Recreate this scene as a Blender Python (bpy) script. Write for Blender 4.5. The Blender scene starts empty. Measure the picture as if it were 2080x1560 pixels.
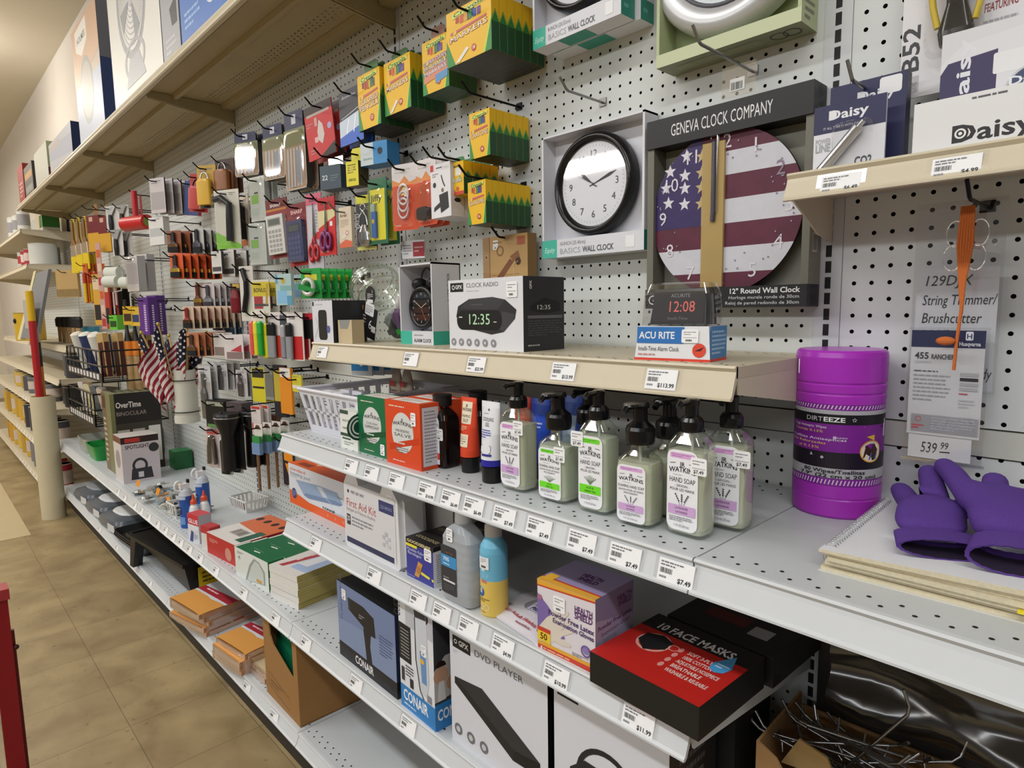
import bpy, random
from math import sin, cos, pi, radians, sqrt, atan2, degrees
from mathutils import Vector as V, Matrix

SC = bpy.context.scene
COL = SC.collection
RND = random.Random(7)

# ---------------------------------------------------------------- camera, light, exposure
def _cam():
    c = bpy.data.cameras.new('camera')
    c.sensor_width = 36.0
    c.lens = 1293.09 / 2080 * 36.0
    c.clip_start = 0.02
    c.clip_end = 60
    o = bpy.data.objects.new('camera', c)
    COL.objects.link(o)
    yaw, pit, rol = radians(46.5196), radians(-6.7016), radians(-0.8692)
    f = V((-sin(yaw) * cos(pit), cos(yaw) * cos(pit), sin(pit)))
    r = V((cos(yaw), sin(yaw), 0))
    u = r.cross(f)
    r2 = cos(rol) * r + sin(rol) * u
    u2 = -sin(rol) * r + cos(rol) * u
    m = Matrix((r2, u2, -f)).transposed().to_4x4()
    m.translation = V((0.4055, -1.0992, 1.3382))
    o.matrix_world = m
    SC.camera = o
_cam()

W = bpy.data.worlds.new('store_ambient')
SC.world = W
W.use_nodes = True
W.node_tree.nodes['Background'].inputs[0].default_value = (1.0, 0.96, 0.90, 1)
W.node_tree.nodes['Background'].inputs[1].default_value = 0.17
SC.view_settings.view_transform = 'Standard'
SC.view_settings.look = 'None'
SC.view_settings.exposure = 0.0
SC.view_settings.gamma = 1.0
SC.view_settings.use_curve_mapping = False
SC.cycles.use_denoising = True
SC.cycles.max_bounces = 8
SC.cycles.transparent_max_bounces = 16

def area(name, loc, sx, sy, power, col=(1, .97, .92), rot=(0, 0, 0)):
    l = bpy.data.lights.new(name, 'AREA')
    l.shape = 'RECTANGLE'; l.size = sx; l.size_y = sy; l.energy = power; l.color = col
    o = bpy.data.objects.new(name, l); o.location = loc; o.rotation_euler = rot
    COL.objects.link(o)
    return o
# rows of fluorescent tubes that hang over the aisle, along it
def bulb(name, loc, power, col, r=.2):
    l = bpy.data.lights.new(name, 'POINT'); l.energy = power; l.color = col; l.shadow_soft_size = r
    o = bpy.data.objects.new(name, l); o.location = loc; COL.objects.link(o)
for x, p, c in ((1.6, 52, (.95, .98, 1)), (-2.2, 52, (.96, .98, 1)), (-6.0, 52, (1, .96, .90)), (-9.8, 60, (1, .93, .82))):
    area('tube_light_over_aisle', (x, -2.15, 3.4), 3.0, .22, p, c)
    area('tube_light_up_glow', (x, -2.1, 3.3), 3.0, .22, p * .4, c, (pi, 0, 0))
for x, c in ((.5, (.96, .98, 1)), (-5.0, (1, .97, .93))):
    area('tube_light_over_next_aisle', (x, -6.4, 3.4), 5.0, .3, 100, c, (radians(28), 0, 0))
# bare lamp near the wall over the far shelves
bulb('bare_lamp_by_wall', (-6.6, -.95, 3.3), 26, (1, .95, .86), .12)

# ---------------------------------------------------------------- materials
def lin(h):
    h = h.lstrip('#')
    c = [int(h[i:i + 2], 16) / 255 for i in (0, 2, 4)]
    return tuple(x / 12.92 if x <= .04045 else ((x + .055) / 1.055) ** 2.4 for x in c) + (1,)
_M = {}
def mat(h, rough=.55, metal=0., trans=0., ior=1.45, noise=0., scale=60., spec=.5, emit=0., alpha=1., coat=0.):
    k = (h, rough, metal, trans, ior, noise, scale, spec, emit, alpha, coat)
    if k in _M: return _M[k]
    m = bpy.data.materials.new('m_' + h.lstrip('#'))
    m.use_nodes = True
    nt = m.node_tree; b = nt.nodes['Principled BSDF']
    b.inputs['Base Color'].default_value = lin(h)
    b.inputs['Roughness'].default_value = rough
    b.inputs['Metallic'].default_value = metal
    b.inputs['Transmission Weight'].default_value = trans
    b.inputs['IOR'].default_value = ior
    b.inputs['Specular IOR Level'].default_value = spec
    b.inputs['Alpha'].default_value = alpha
    b.inputs['Coat Weight'].default_value = coat
    if emit:
        b.inputs['Emission Color'].default_value = lin(h); b.inputs['Emission Strength'].default_value = emit
    if noise:
        g = nt.nodes.new('ShaderNodeNewGeometry')
        n = nt.nodes.new('ShaderNodeTexNoise'); n.inputs['Scale'].default_value = scale; n.inputs['Detail'].default_value = 4
        r = nt.nodes.new('ShaderNodeMapRange'); r.inputs[3].default_value = 1 - noise; r.inputs[4].default_value = 1 + noise
        x = nt.nodes.new('ShaderNodeVectorMath'); x.operation = 'SCALE'; x.inputs[0].default_value = lin(h)[:3]
        nt.links.new(g.outputs['Position'], n.inputs['Vector'])
        nt.links.new(n.outputs[0], r.inputs[0]); nt.links.new(r.outputs[0], x.inputs['Scale'])
        nt.links.new(x.outputs[0], b.inputs['Base Color'])
    _M[k] = m
    return m
def clear(h='f4f8f4', rough=.06, a=.22):
    """thin clear plastic: a see-through sheet with a gloss on it"""
    k = ('clear', h, rough, a)
    if k in _M: return _M[k]
    m = bpy.data.materials.new('clear_plastic'); m.use_nodes = True
    nt = m.node_tree; nt.nodes.clear()
    o = nt.nodes.new('ShaderNodeOutputMaterial'); mx = nt.nodes.new('ShaderNodeMixShader')
    t = nt.nodes.new('ShaderNodeBsdfTransparent'); t.inputs[0].default_value = lin(h)
    p = nt.nodes.new('ShaderNodeBsdfGlossy'); p.inputs['Color'].default_value = (1, 1, 1, 1); p.inputs['Roughness'].default_value = rough
    lw = nt.nodes.new('ShaderNodeLayerWeight'); lw.inputs[0].default_value = .25
    mr = nt.nodes.new('ShaderNodeMapRange'); mr.inputs[3].default_value = a * .7; mr.inputs[4].default_value = min(1, a + .4)
    nt.links.new(lw.outputs['Facing'], mr.inputs[0]); nt.links.new(mr.outputs[0], mx.inputs[0])
    nt.links.new(t.outputs[0], mx.inputs[1]); nt.links.new(p.outputs[0], mx.inputs[2]); nt.links.new(mx.outputs[0], o.inputs[0])
    _M[k] = m
    return m
def card(h): return mat(h, .42)
WHITE = 'e9e9ea'; BLACK = '17171a'; GREY = '8a8a8e'; DK = '2a2a2d'

# ---------------------------------------------------------------- glyphs of the built-in typeface
_G = {}
_fc = bpy.data.curves.new('glyph', 'FONT'); _fo = bpy.data.objects.new('glyph', _fc)
def _mesh(s, b):
    _fc.body = s; _fc.resolution_u = 2; _fc.offset = .022 * b; _fc.size = 1
    m = bpy.data.meshes.new_from_object(_fo)
    vs = [(v.co.x, v.co.y) for v in m.vertices]; fs = [tuple(p.vertices) for p in m.polygons]
    bpy.data.meshes.remove(m)
    return vs, fs
def glyph(ch, b):
    k = (ch, b)
    if k not in _G:
        if ('HH', b) not in _G: _G[('HH', b)] = max(x for x, y in _mesh('HH', b)[0])
        adv = max(x for x, y in _mesh('H' + ch + 'H', b)[0]) - _G[('HH', b)]
        vs, fs = _mesh(ch, b) if ch != ' ' else ([], [])
        _G[k] = (vs, fs, adv)
    return _G[k]

# ---------------------------------------------------------------- mesh builder
def sgn(x): return -1 if x < 0 else 1
class MB:
    def __init__(s): s.v = []; s.f = []; s.m = []; s.sm = []; s.mats = []
    def mi(s, m):
        if isinstance(m, str): m = card(m)
        if m not in s.mats: s.mats.append(m)
        return s.mats.index(m)
    def add(s, vs, fs, m, smooth=False):
        o = len(s.v); i = s.mi(m)
        s.v += [tuple(p) for p in vs]
        for f in fs: s.f.append(tuple(o + k for k in f)); s.m.append(i); s.sm.append(smooth)
    def poly(s, pts, m): s.add(pts, [tuple(range(len(pts)))], m)
    def box(s, x0, y0, z0, x1, y1, z1, m, front=None, right=None, top=None, left=None, back=None, bottom=None):
        p = [(x0, y0, z0), (x1, y0, z0), (x1, y1, z0), (x0, y1, z0), (x0, y0, z1), (x1, y0, z1), (x1, y1, z1), (x0, y1, z1)]
        for f, mm in (((0, 1, 5, 4), front), ((1, 2, 6, 5), right), ((4, 5, 6, 7), top), ((3, 0, 4, 7), left), ((2, 3, 7, 6), back), ((3, 2, 1, 0), bottom)):
            s.add([p[k] for k in f], [(0, 1, 2, 3)], mm or m)
        return s
    def hexa(s, b, t, m):
        """solid between two quads (lists of four points)"""
        p = list(b) + list(t)
        s.add(p, [(3, 2, 1, 0), (4, 5, 6, 7), (0, 1, 5, 4), (1, 2, 6, 5), (2, 3, 7, 6), (3, 0, 4, 7)], m)
        return s
    def loft(s, secs, m, n=24, cx=0, cy=0, caps=(1, 1), smooth=True):
        """stacked super-ellipses along z: (z, rx, ry[, e[, dx, dy]]); m may be a list, one material for each band"""
        rings = []
        for q in secs:
            z, rx, ry = q[:3]; e = q[3] if len(q) > 3 else 2; dx, dy = (q[4], q[5]) if len(q) > 5 else (0, 0)
            rg = []
            for k in range(n):
                a = 2 * pi * (k + .5) / n; c_, s_ = cos(a), sin(a)
                rg.append((cx + dx + rx * sgn(c_) * abs(c_) ** (2 / e), cy + dy + ry * sgn(s_) * abs(s_) ** (2 / e), z))
            rings.append(rg)
        for j in range(len(rings) - 1):
            mm = m[min(j, len(m) - 1)] if isinstance(m, (list, tuple)) else m
            s.add(rings[j] + rings[j + 1], [(k, (k + 1) % n, n + (k + 1) % n, n + k) for k in range(n)], mm, smooth)
        if caps[0]: s.add(rings[0], [tuple(range(n - 1, -1, -1))], m[0] if isinstance(m, (list, tuple)) else m)
        if caps[1]: s.add(rings[-1], [tuple(range(n))], m[-1] if isinstance(m, (list, tuple)) else m)
        return s
    def cyl(s, x, y, z0, z1, r, m, n=20, r1=None): return s.loft([(z0, r, r), (z1, r1 or r, r1 or r)], m, n, x, y)
    def rod(s, a, b, r, m, n=8, r1=None): return s.tube([a, b], r, m, n, r1)
    def tube(s, pts, r, m, n=8, r1=None, ry=None):
        pts = [V(p) for p in pts]; rings = []; up = None
        for i, p in enumerate(pts):
            t = (pts[min(i + 1, len(pts) - 1)] - pts[max(i - 1, 0)]).normalized()
            if up is None: up = V((0, 0, 1)) if abs(t.z) < .9 else V((1, 0, 0))
            a = t.cross(up).normalized(); b = a.cross(t).normalized(); up = b
            rr = r if r1 is None else r + (r1 - r) * i / (len(pts) - 1)
            rb = rr if ry is None else ry
            rings.append([tuple(p + a * rr * cos(2 * pi * k / n) + b * rb * sin(2 * pi * k / n)) for k in range(n)])
        for j in range(len(rings) - 1):
            s.add(rings[j] + rings[j + 1], [(k, (k + 1) % n, n + (k + 1) % n, n + k) for k in range(n)], m, True)
        s.add(rings[0], [tuple(range(n - 1, -1, -1))], m); s.add(rings[-1], [tuple(range(n))], m)
        return s
    def prism(s, prof, x0, x1, m):
        """(y, z) outline pulled along x"""
        n = len(prof)
        a = [(x0, y, z) for y, z in prof]; b = [(x1, y, z) for y, z in prof]
        s.add(a + b, [(k, (k + 1) % n, n + (k + 1) % n, n + k) for k in range(n)] + [tuple(range(n - 1, -1, -1)), tuple(range(n, 2 * n))], m)
        return s
    def ext(s, out, y0, y1, m, side=None):
        """(x, z) outline, front at y0, back at y1"""
        n = len(out)
        a = [(x, y0, z) for x, z in out]; b = [(x, y1, z) for x, z in out]
        s.add(a, [tuple(range(n))], m); s.add(b, [tuple(range(n - 1, -1, -1))], m)
        s.add(a + b, [(k, n + k, n + (k + 1) % n, (k + 1) % n) for k in range(n)], side or m)
        return s
    def ball(s, c, rx, ry, rz, m, n=14):
        k = max(6, n // 2)
        return s.loft([(c[2] - rz * cos(pi * (i + .02) / (k + .04)), rx * sin(pi * (i + .02) / (k + .04)), ry * sin(pi * (i + .02) / (k + .04))) for i in range(k + 1)], m, n, c[0], c[1])
    def torus(s, c, R_, r, m, ax='y', n=28, k=8, sx=1, sz=1):
        pts = []
        for i in range(n):
            a = 2 * pi * i / n
            for j in range(k):
                b = 2 * pi * j / k; q = R_ + r * cos(b)
                if ax == 'y': pts.append((c[0] + q * cos(a) * sx, c[1] + r * sin(b), c[2] + q * sin(a) * sz))
                elif ax == 'z': pts.append((c[0] + q * cos(a) * sx, c[1] + q * sin(a) * sz, c[2] + r * sin(b)))
                else: pts.append((c[0] + r * sin(b), c[1] + q * cos(a) * sx, c[2] + q * sin(a) * sz))
        s.add(pts, [(i * k + j, ((i + 1) % n) * k + j, ((i + 1) % n) * k + (j + 1) % k, i * k + (j + 1) % k) for i in range(n) for j in range(k)], m, True)
        return s
    def obj(s, name, parent=None, label=None, loc=None, rot=None, cat=None, group=None, kind=None):
        me = bpy.data.meshes.new(name)
        me.from_pydata(s.v, [], s.f)
        for m in s.mats: me.materials.append(m)
        me.polygons.foreach_set('material_index', s.m)
        me.polygons.foreach_set('use_smooth', s.sm)
        me.update()
        o = bpy.data.objects.new(name, me); COL.objects.link(o)
        if parent is not None: o.parent = parent
        if loc: o.location = loc
        if rot: o.rotation_euler = rot
        tag(o, label, cat, group, kind)
        return o

_L = {}
def tag(o, label=None, cat=None, group=None, kind=None):
    if label:
        o['label'] = label
        if cat:
            n = len(label.split())
            if label in _L: print('SAME LABEL', label)
            if n < 4 or n > 16: print('LABEL LENGTH', n, label)
            _L[label] = 1
    if cat: o['category'] = cat
    if group: o['group'] = group
    if kind: o['kind'] = kind
def thing(name, label, cat, loc=(0, 0, 0), rz=0, group=None, rx=0, ry=0):
    o = bpy.data.objects.new(name, None); COL.objects.link(o)
    o.empty_display_size = .02
    o.location = loc; o.rotation_euler = (radians(rx), radians(ry), radians(rz))
    tag(o, label, cat, group)
    return o
def dup(root, loc, label=None, rz=None):
    r = root.copy(); COL.objects.link(r); r.location = loc
    if rz is not None: r.rotation_euler = (r.rotation_euler[0], r.rotation_euler[1], radians(rz))
    if label: tag(r, label, root.get('category'))
    for ch in list(root.children):
        c = ch.copy(); COL.objects.link(c); c.parent = r
        for g in ch.children:
            d = g.copy(); COL.objects.link(d); d.parent = c
    return r
def struct(mb, name): return mb.obj(name, kind='structure')

# ---------------------------------------------------------------- printed artwork on a face
class Fr:
    def __init__(s, mb, o, ux, uy, nn, W_, H_, fn=None, off=.0003):
        s.mb = mb; s.o = V(o); s.ux = V(ux); s.uy = V(uy); s.n = V(nn); s.W = W_; s.H = H_; s.fn = fn; s.k = off
    def at(s, u, v):
        if s.fn: return s.fn(u, v, s.k)
        return s.o + s.ux * (u * s.W) + s.uy * (v * s.H) + s.n * s.k
    def up(s): s.k += .00004
    def raw(s, pts, fs, m): s.mb.add([s.at(u, v) for u, v in pts], fs, m); s.up(); return s
    def p(s, pts, m): return s.raw(pts, [tuple(range(len(pts)))], m)
    def r(s, u0, v0, u1, v1, m):
        n = max(4, int(abs(u1 - u0) * 44)) if s.fn else 1
        pts = [(u0 + (u1 - u0) * i / n, v0) for i in range(n + 1)] + [(u0 + (u1 - u0) * i / n, v1) for i in range(n + 1)]
        return s.raw(pts, [(i, i + 1, n + 2 + i, n + 1 + i) for i in range(n)], m)
    def d(s, u, v, rr, m, ry=1., a0=0, a1=360, n=26):
        """disc; radius as a share of the height"""
        rad = rr * s.H
        pts = [(u + rad * cos(radians(a0 + (a1 - a0) * i / n)) / s.W, v + rad * ry * sin(radians(a0 + (a1 - a0) * i / n)) / s.H) for i in range(n + (0 if a1 - a0 >= 360 else 1))]
        return s.p(pts, m)
    def ring(s, u, v, r0, r1, m, ry=1., n=30):
        pts = []
        for i in range(n):
            a = 2 * pi * i / n
            for q in (r0, r1): pts.append((u + q * s.H * cos(a) / s.W, v + q * ry * sin(a)))
        return s.raw(pts, [(2 * i, 2 * i + 1, (2 * i + 3) % (2 * n), (2 * i + 2) % (2 * n)) for i in range(n)], m)
    def ln(s, pts, wd, m):
        q = []; w2 = wd * s.H / 2
        P = [V((u * s.W, v * s.H)) for u, v in pts]
        for i, a in enumerate(P):
            t = (P[min(i + 1, len(P) - 1)] - P[max(i - 1, 0)]); t = t.normalized() if t.length else V((1, 0))
            nn = V((-t.y, t.x)) * w2
            q += [a + nn, a - nn]
        return s.raw([(x.x / s.W, x.y / s.H) for x in q], [(2 * i, 2 * i + 1, 2 * i + 3, 2 * i + 2) for i in range(len(P) - 1)], m)
    def mp(s, polys, m):
        pts = []; fs = []
        for q in polys: fs.append(tuple(range(len(pts), len(pts) + len(q)))); pts += q
        return s.raw(pts, fs, m)
    def star(s, u, v, rr, m):
        out = []
        for i in range(10):
            a = pi / 2 + pi * i / 5; q = rr * (1 if i % 2 == 0 else .42)
            out.append((u + q * s.H * cos(a) / s.W, v + q * sin(a)))
        return s.raw([(u, v)] + out, [(0, 1 + i, 1 + (i + 1) % 10) for i in range(10)], m)
    def t(s, txt, u, v, size, m, al='l', w=None, b=0, sl=0., rot=0., sp=0., curve=0.):
        """words; size = letter height as a share of the face height, w = width to squeeze or stretch into"""
        pts = []; fs = []; x = 0
        for ch in txt:
            vs, f, adv = glyph(ch, b)
            o = len(pts)
            pts += [(px + x + py * sl, py) for px, py in vs]; fs += [tuple(o + k for k in q) for q in f]
            x += adv + sp
        if not pts: return s
        sc = size * s.H / .7; sx = sc
        if w: sx = w * s.W / max(x, 1e-6)
        tw = x * sx; ox = {'l': 0, 'c': -tw / 2, 'r': -tw}[al]
        c_, s_ = cos(radians(rot)), sin(radians(rot)); out = []
        for px, py in pts:
            X = px * sx + ox; Y = py * sc
            if curve: Y += curve * s.H * (1 - (2 * (px * sx) / tw - 1) ** 2)
            out.append((u + (X * c_ - Y * s_) / s.W, v + (X * s_ + Y * c_) / s.H))
        return s.raw(out, fs, m)
    def lines(s, u0, v0, u1, v1, n, m, fill=.45):
        rr = random.Random(int((u0 + v0 * 7 + u1 * 13) * 997) + n)
        h = (v1 - v0) / n; pts = []; fs = []
        for i in range(n):
            y0 = v1 - (i + .5 + fill / 2) * h; u = u0; end = u0 + (u1 - u0) * (1 if i < n - 1 else .6) * (.85 + .15 * rr.random())
            while u < end:
                w = (u1 - u0) * (.06 + .14 * rr.random()); e = min(u + w, end); o = len(pts)
                pts += [(u, y0), (e, y0), (e, y0 + h * fill), (u, y0 + h * fill)]; fs.append((o, o + 1, o + 2, o + 3))
                u = e + (u1 - u0) * .025
        return s.raw(pts, fs, m)
    def bars(s, u0, v0, u1, v1, m='222222', n=22):
        rr = random.Random(n); pts = []; fs = []; w = (u1 - u0) / n
        for i in range(n):
            o = len(pts); q = w * (.25 + .5 * rr.random()); x = u0 + i * w
            pts += [(x, v0), (x + q, v0), (x + q, v1), (x, v1)]; fs.append((o, o + 1, o + 2, o + 3))
        return s.raw(pts, fs, m)
    def rr(s, u0, v0, u1, v1, rad, m, n=5):
        """rounded rectangle; rad as a share of the height"""
        ru = rad * s.H / s.W; pts = []
        for cx, cy, a in ((u1 - ru, v1 - rad, 0), (u0 + ru, v1 - rad, 90), (u0 + ru, v0 + rad, 180), (u1 - ru, v0 + rad, 270)):
            pts += [(cx + ru * cos(radians(a + 90 * i / n)), cy + rad * sin(radians(a + 90 * i / n))) for i in range(n + 1)]
        return s.p(pts, m)
def front(mb, w, h, x=0, y=0, z=0): return Fr(mb, (x, y, z), (1, 0, 0), (0, 0, 1), (0, -1, 0), w, h)
def right(mb, d, h, x=0, y=0, z=0): return Fr(mb, (x, y, z), (0, 1, 0), (0, 0, 1), (1, 0, 0), d, h)
def topf(mb, w, d, x=0, y=0, z=0): return Fr(mb, (x, y, z), (1, 0, 0), (0, 1, 0), (0, 0, 1), w, d)
def under(mb, w, d, x=0, y=0, z=0): return Fr(mb, (x, y + d, z), (1, 0, 0), (0, -1, 0), (0, 0, -1), w, d)
def wrap(mb, cx, cy, r, z, H_, a0, a1):
    """a band on an upright cylinder; a0..a1 in degrees, seen from outside left to right"""
    fn = lambda u, v, k: V((cx + (r + k) * cos(radians(a0 + (a1 - a0) * u)), cy + (r + k) * sin(radians(a0 + (a1 - a0) * u)), z + v * H_))
    return Fr(mb, (0, 0, 0), (1, 0, 0), (0, 0, 1), (0, -1, 0), r * radians(abs(a1 - a0)), H_, fn)
def sticker(parent, fr, u, v, w, h, price=None):
    """white shop price sticker, a part of its thing; centre at (u, v) of the face, w and h in metres"""
    mb = MB()
    g = Fr(mb, fr.at(u - w / 2 / fr.W, v - h / 2 / fr.H), fr.ux, fr.uy, fr.n, w, h, off=.0002)
    g.rr(0, 0, 1, 1, .12, 'f3f3f4'); g.lines(.12, .55, .88, .88, 2, '8d8d92', .4); g.r(.1, .36, .9, .42, 'b9b9bd')
    if price: g.t(price, .5, .1, .2, '3a3a3e', 'c', b=1)
    else: g.lines(.25, .08, .9, .3, 1, '55555a', .6)
    return mb.obj('price_sticker', parent, 'white price sticker')
def carton(name, label, cat, x, y, z, w, d, h, cols, art=None, rz=0, group=None, stk=None, part='carton', edge=None, pivot=(0, 0)):
    """cols: front, right side, top [, bottom]; art: {'f','r','t','b'} -> function of a face"""
    root = thing(name, label, cat, (x, y, z), rz, group)
    mb = MB()
    cb = cols[3] if len(cols) > 3 else cols[2]
    mb.box(0, 0, 0, w, d, h, cols[1], front=cols[0], right=cols[1], top=cols[2], left=cols[1], back=cols[1], bottom=cb)
    F = {'f': front(mb, w, h), 'r': right(mb, d, h, x=w), 't': topf(mb, w, d, z=h), 'b': under(mb, w, d)}
    for k, fn in (art or {}).items(): fn(F[k])
    mb.obj(part, root)
    if stk:
        f, u, v, sw, sh = stk[:5]
        sticker(root, F[f], u, v, sw, sh, stk[5] if len(stk) > 5 else None)
    return root

# ================================================================ the room
def holemat(h, ax, o0, o1, p0, p1, rad, bands=None, clr=False, stag=False, rough=.5, noise=.03):
    """painted sheet metal with a punched hole pattern: dark holes, or open ones when clr"""
    m = bpy.data.materials.new('perforated_metal'); m.use_nodes = True
    nt = m.node_tree; L = nt.links; b = nt.nodes['Principled BSDF']; b.inputs['Roughness'].default_value = rough
    def mth(op, a, c=None, d=None):
        n = nt.nodes.new('ShaderNodeMath'); n.operation = op
        for i, q in enumerate((a, c, d)):
            if q is None: continue
            if isinstance(q, (int, float)): n.inputs[i].default_value = q
            else: L.new(q, n.inputs[i])
        return n.outputs[0]
    g = nt.nodes.new('ShaderNodeNewGeometry'); sx = nt.nodes.new('ShaderNodeSeparateXYZ'); L.new(g.outputs['Position'], sx.inputs[0])
    P = {'x': sx.outputs[0], 'y': sx.outputs[1], 'z': sx.outputs[2]}
    B = mth('DIVIDE', mth('SUBTRACT', P[ax[1]], o1), p1)
    A = mth('DIVIDE', mth('SUBTRACT', P[ax[0]], o0), p0)
    if stag: A = mth('ADD', A, mth('MULTIPLY', mth('MODULO', mth('FLOOR', mth('ADD', B, 100.5)), 2.0), .5))
    fa = mth('MULTIPLY', mth('SUBTRACT', mth('FRACT', mth('ADD', A, 1000.5)), .5), p0)
    fb = mth('MULTIPLY', mth('SUBTRACT', mth('FRACT', mth('ADD', B, 1000.5)), .5), p1)
    hole = mth('LESS_THAN', mth('SQRT', mth('ADD', mth('MULTIPLY', fa, fa), mth('MULTIPLY', fb, fb))), rad)
    if bands:
        tot = None
        for lo, hi in bands:
            q = mth('MULTIPLY', mth('GREATER_THAN', P[ax[1]], lo), mth('LESS_THAN', P[ax[1]], hi))
            tot = q if tot is None else mth('MAXIMUM', tot, q)
        hole = mth('MULTIPLY', hole, tot)
    n = nt.nodes.new('ShaderNodeTexNoise'); n.inputs['Scale'].default_value = 9; n.inputs['Detail'].default_value = 6
    L.new(g.outputs['Position'], n.inputs['Vector'])
    r = nt.nodes.new('ShaderNodeMapRange'); r.inputs[3].default_value = 1 - noise; r.inputs[4].default_value = 1 + noise; L.new(n.outputs[0], r.inputs[0])
    v = nt.nodes.new('ShaderNodeVectorMath'); v.operation = 'SCALE'; v.inputs[0].default_value = lin(h)[:3]; L.new(r.outputs[0], v.inputs['Scale'])
    if clr:
        L.new(v.outputs[0], b.inputs['Base Color'])
        t = nt.nodes.new('ShaderNodeBsdfTransparent'); mx = nt.nodes.new('ShaderNodeMixShader')
        L.new(hole, mx.inputs[0]); L.new(b.outputs[0], mx.inputs[1]); L.new(t.outputs[0], mx.inputs[2])
        L.new(mx.outputs[0], nt.nodes['Material Output'].inputs[0])
    else:
        mx = nt.nodes.new('ShaderNodeMix'); mx.data_type = 'RGBA'
        L.new(hole, mx.inputs[0]); L.new(v.outputs[0], mx.inputs[6]); mx.inputs[7].default_value = (.004, .004, .004, 1)
        L.new(mx.outputs[2], b.inputs['Base Color'])
        L.new(mth('SUBTRACT', .5, mth('MULTIPLY', hole, .5)), b.inputs['Specular IOR Level'])
    return m

def floor_mat():
    m = bpy.data.materials.new('vinyl_tile_floor'); m.use_nodes = True
    nt = m.node_tree; L = nt.links; b = nt.nodes['Principled BSDF']
    g = nt.nodes.new('ShaderNodeNewGeometry')
    br = nt.nodes.new('ShaderNodeTexBrick'); br.offset = 0; br.inputs['Scale'].default_value = 1
    br.inputs['Brick Width'].default_value = .3048; br.inputs['Row Height'].default_value = .3048; br.inputs['Mortar Size'].default_value = .0012
    br.inputs['Color1'].default_value = lin('a08c66'); br.inputs['Color2'].default_value = lin('a8946d'); br.inputs['Mortar'].default_value = lin('75654a')
    mp = nt.nodes.new('ShaderNodeMapping'); mp.inputs['Location'].default_value = (.05, .073, 0)
    L.new(g.outputs['Position'], mp.inputs[0]); L.new(mp.outputs[0], br.inputs['Vector'])
    n = nt.nodes.new('ShaderNodeTexNoise'); n.inputs['Scale'].default_value = 5.5; n.inputs['Detail'].default_value = 9; n.inputs['Distortion'].default_value = .5
    L.new(g.outputs['Position'], n.inputs['Vector'])
    cr = nt.nodes.new('ShaderNodeValToRGB')
    cr.color_ramp.elements[0].position = .3; cr.color_ramp.elements[0].color = lin('c9c4bb'); cr.color_ramp.elements[1].position = .72; cr.color_ramp.elements[1].color = (1, 1, 1, 1)
    L.new(n.outputs[0], cr.inputs[0])
    x = nt.nodes.new('ShaderNodeMix'); x.data_type = 'RGBA'; x.blend_type = 'MULTIPLY'; x.inputs[0].default_value = 1
    L.new(br.outputs[0], x.inputs[6]); L.new(cr.outputs[0], x.inputs[7])
    # worn dark specks
    n2 = nt.nodes.new('ShaderNodeTexNoise'); n2.inputs['Scale'].default_value = 38; n2.inputs['Detail'].default_value = 5
    L.new(g.outputs['Position'], n2.inputs['Vector'])
    c2 = nt.nodes.new('ShaderNodeValToRGB'); c2.color_ramp.elements[0].position = .27; c2.color_ramp.elements[0].color = lin('8a8378'); c2.color_ramp.elements[1].position = .36; c2.color_ramp.elements[1].color = (1, 1, 1, 1)
    L.new(n2.outputs[0], c2.inputs[0])
    y = nt.nodes.new('ShaderNodeMix'); y.data_type = 'RGBA'; y.blend_type = 'MULTIPLY'; y.inputs[0].default_value = .5
    L.new(x.outputs[2], y.inputs[6]); L.new(c2.outputs[0], y.inputs[7]); L.new(y.outputs[2], b.inputs['Base Color'])
    b.inputs['Roughness'].default_value = .42
    return m
mb = MB(); mb.poly([(-13, -9, 0), (4, -9, 0), (4, .1, 0), (-13, .1, 0)], floor_mat()); struct(mb, 'floor')
# paler tiles along the middle of the aisle, from the far pillar on
mb = MB(); mb.box(-13, -1.86, 0, -4.4, -.65, .0015, mat('bfae8a', .4, noise=.06, scale=8)); struct(mb, 'floor_pale_tiles')
mb = MB(); mb.poly([(-13, .1, 3.62), (4, .1, 3.62), (4, -9, 3.62), (-13, -9, 3.62)], mat('d8d1c0', .8, noise=.04, scale=3)); struct(mb, 'ceiling')
mb = MB(); mb.box(-13, .08, 0, 4, .16, 3.62, mat('e2dcd6', .8, noise=.03, scale=4)); struct(mb, 'wall_back')
mb = MB(); mb.box(-13.1, -9, 0, -13, .1, 3.62, mat('ded6c6', .8, noise=.03, scale=4)); struct(mb, 'wall_left')

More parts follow.
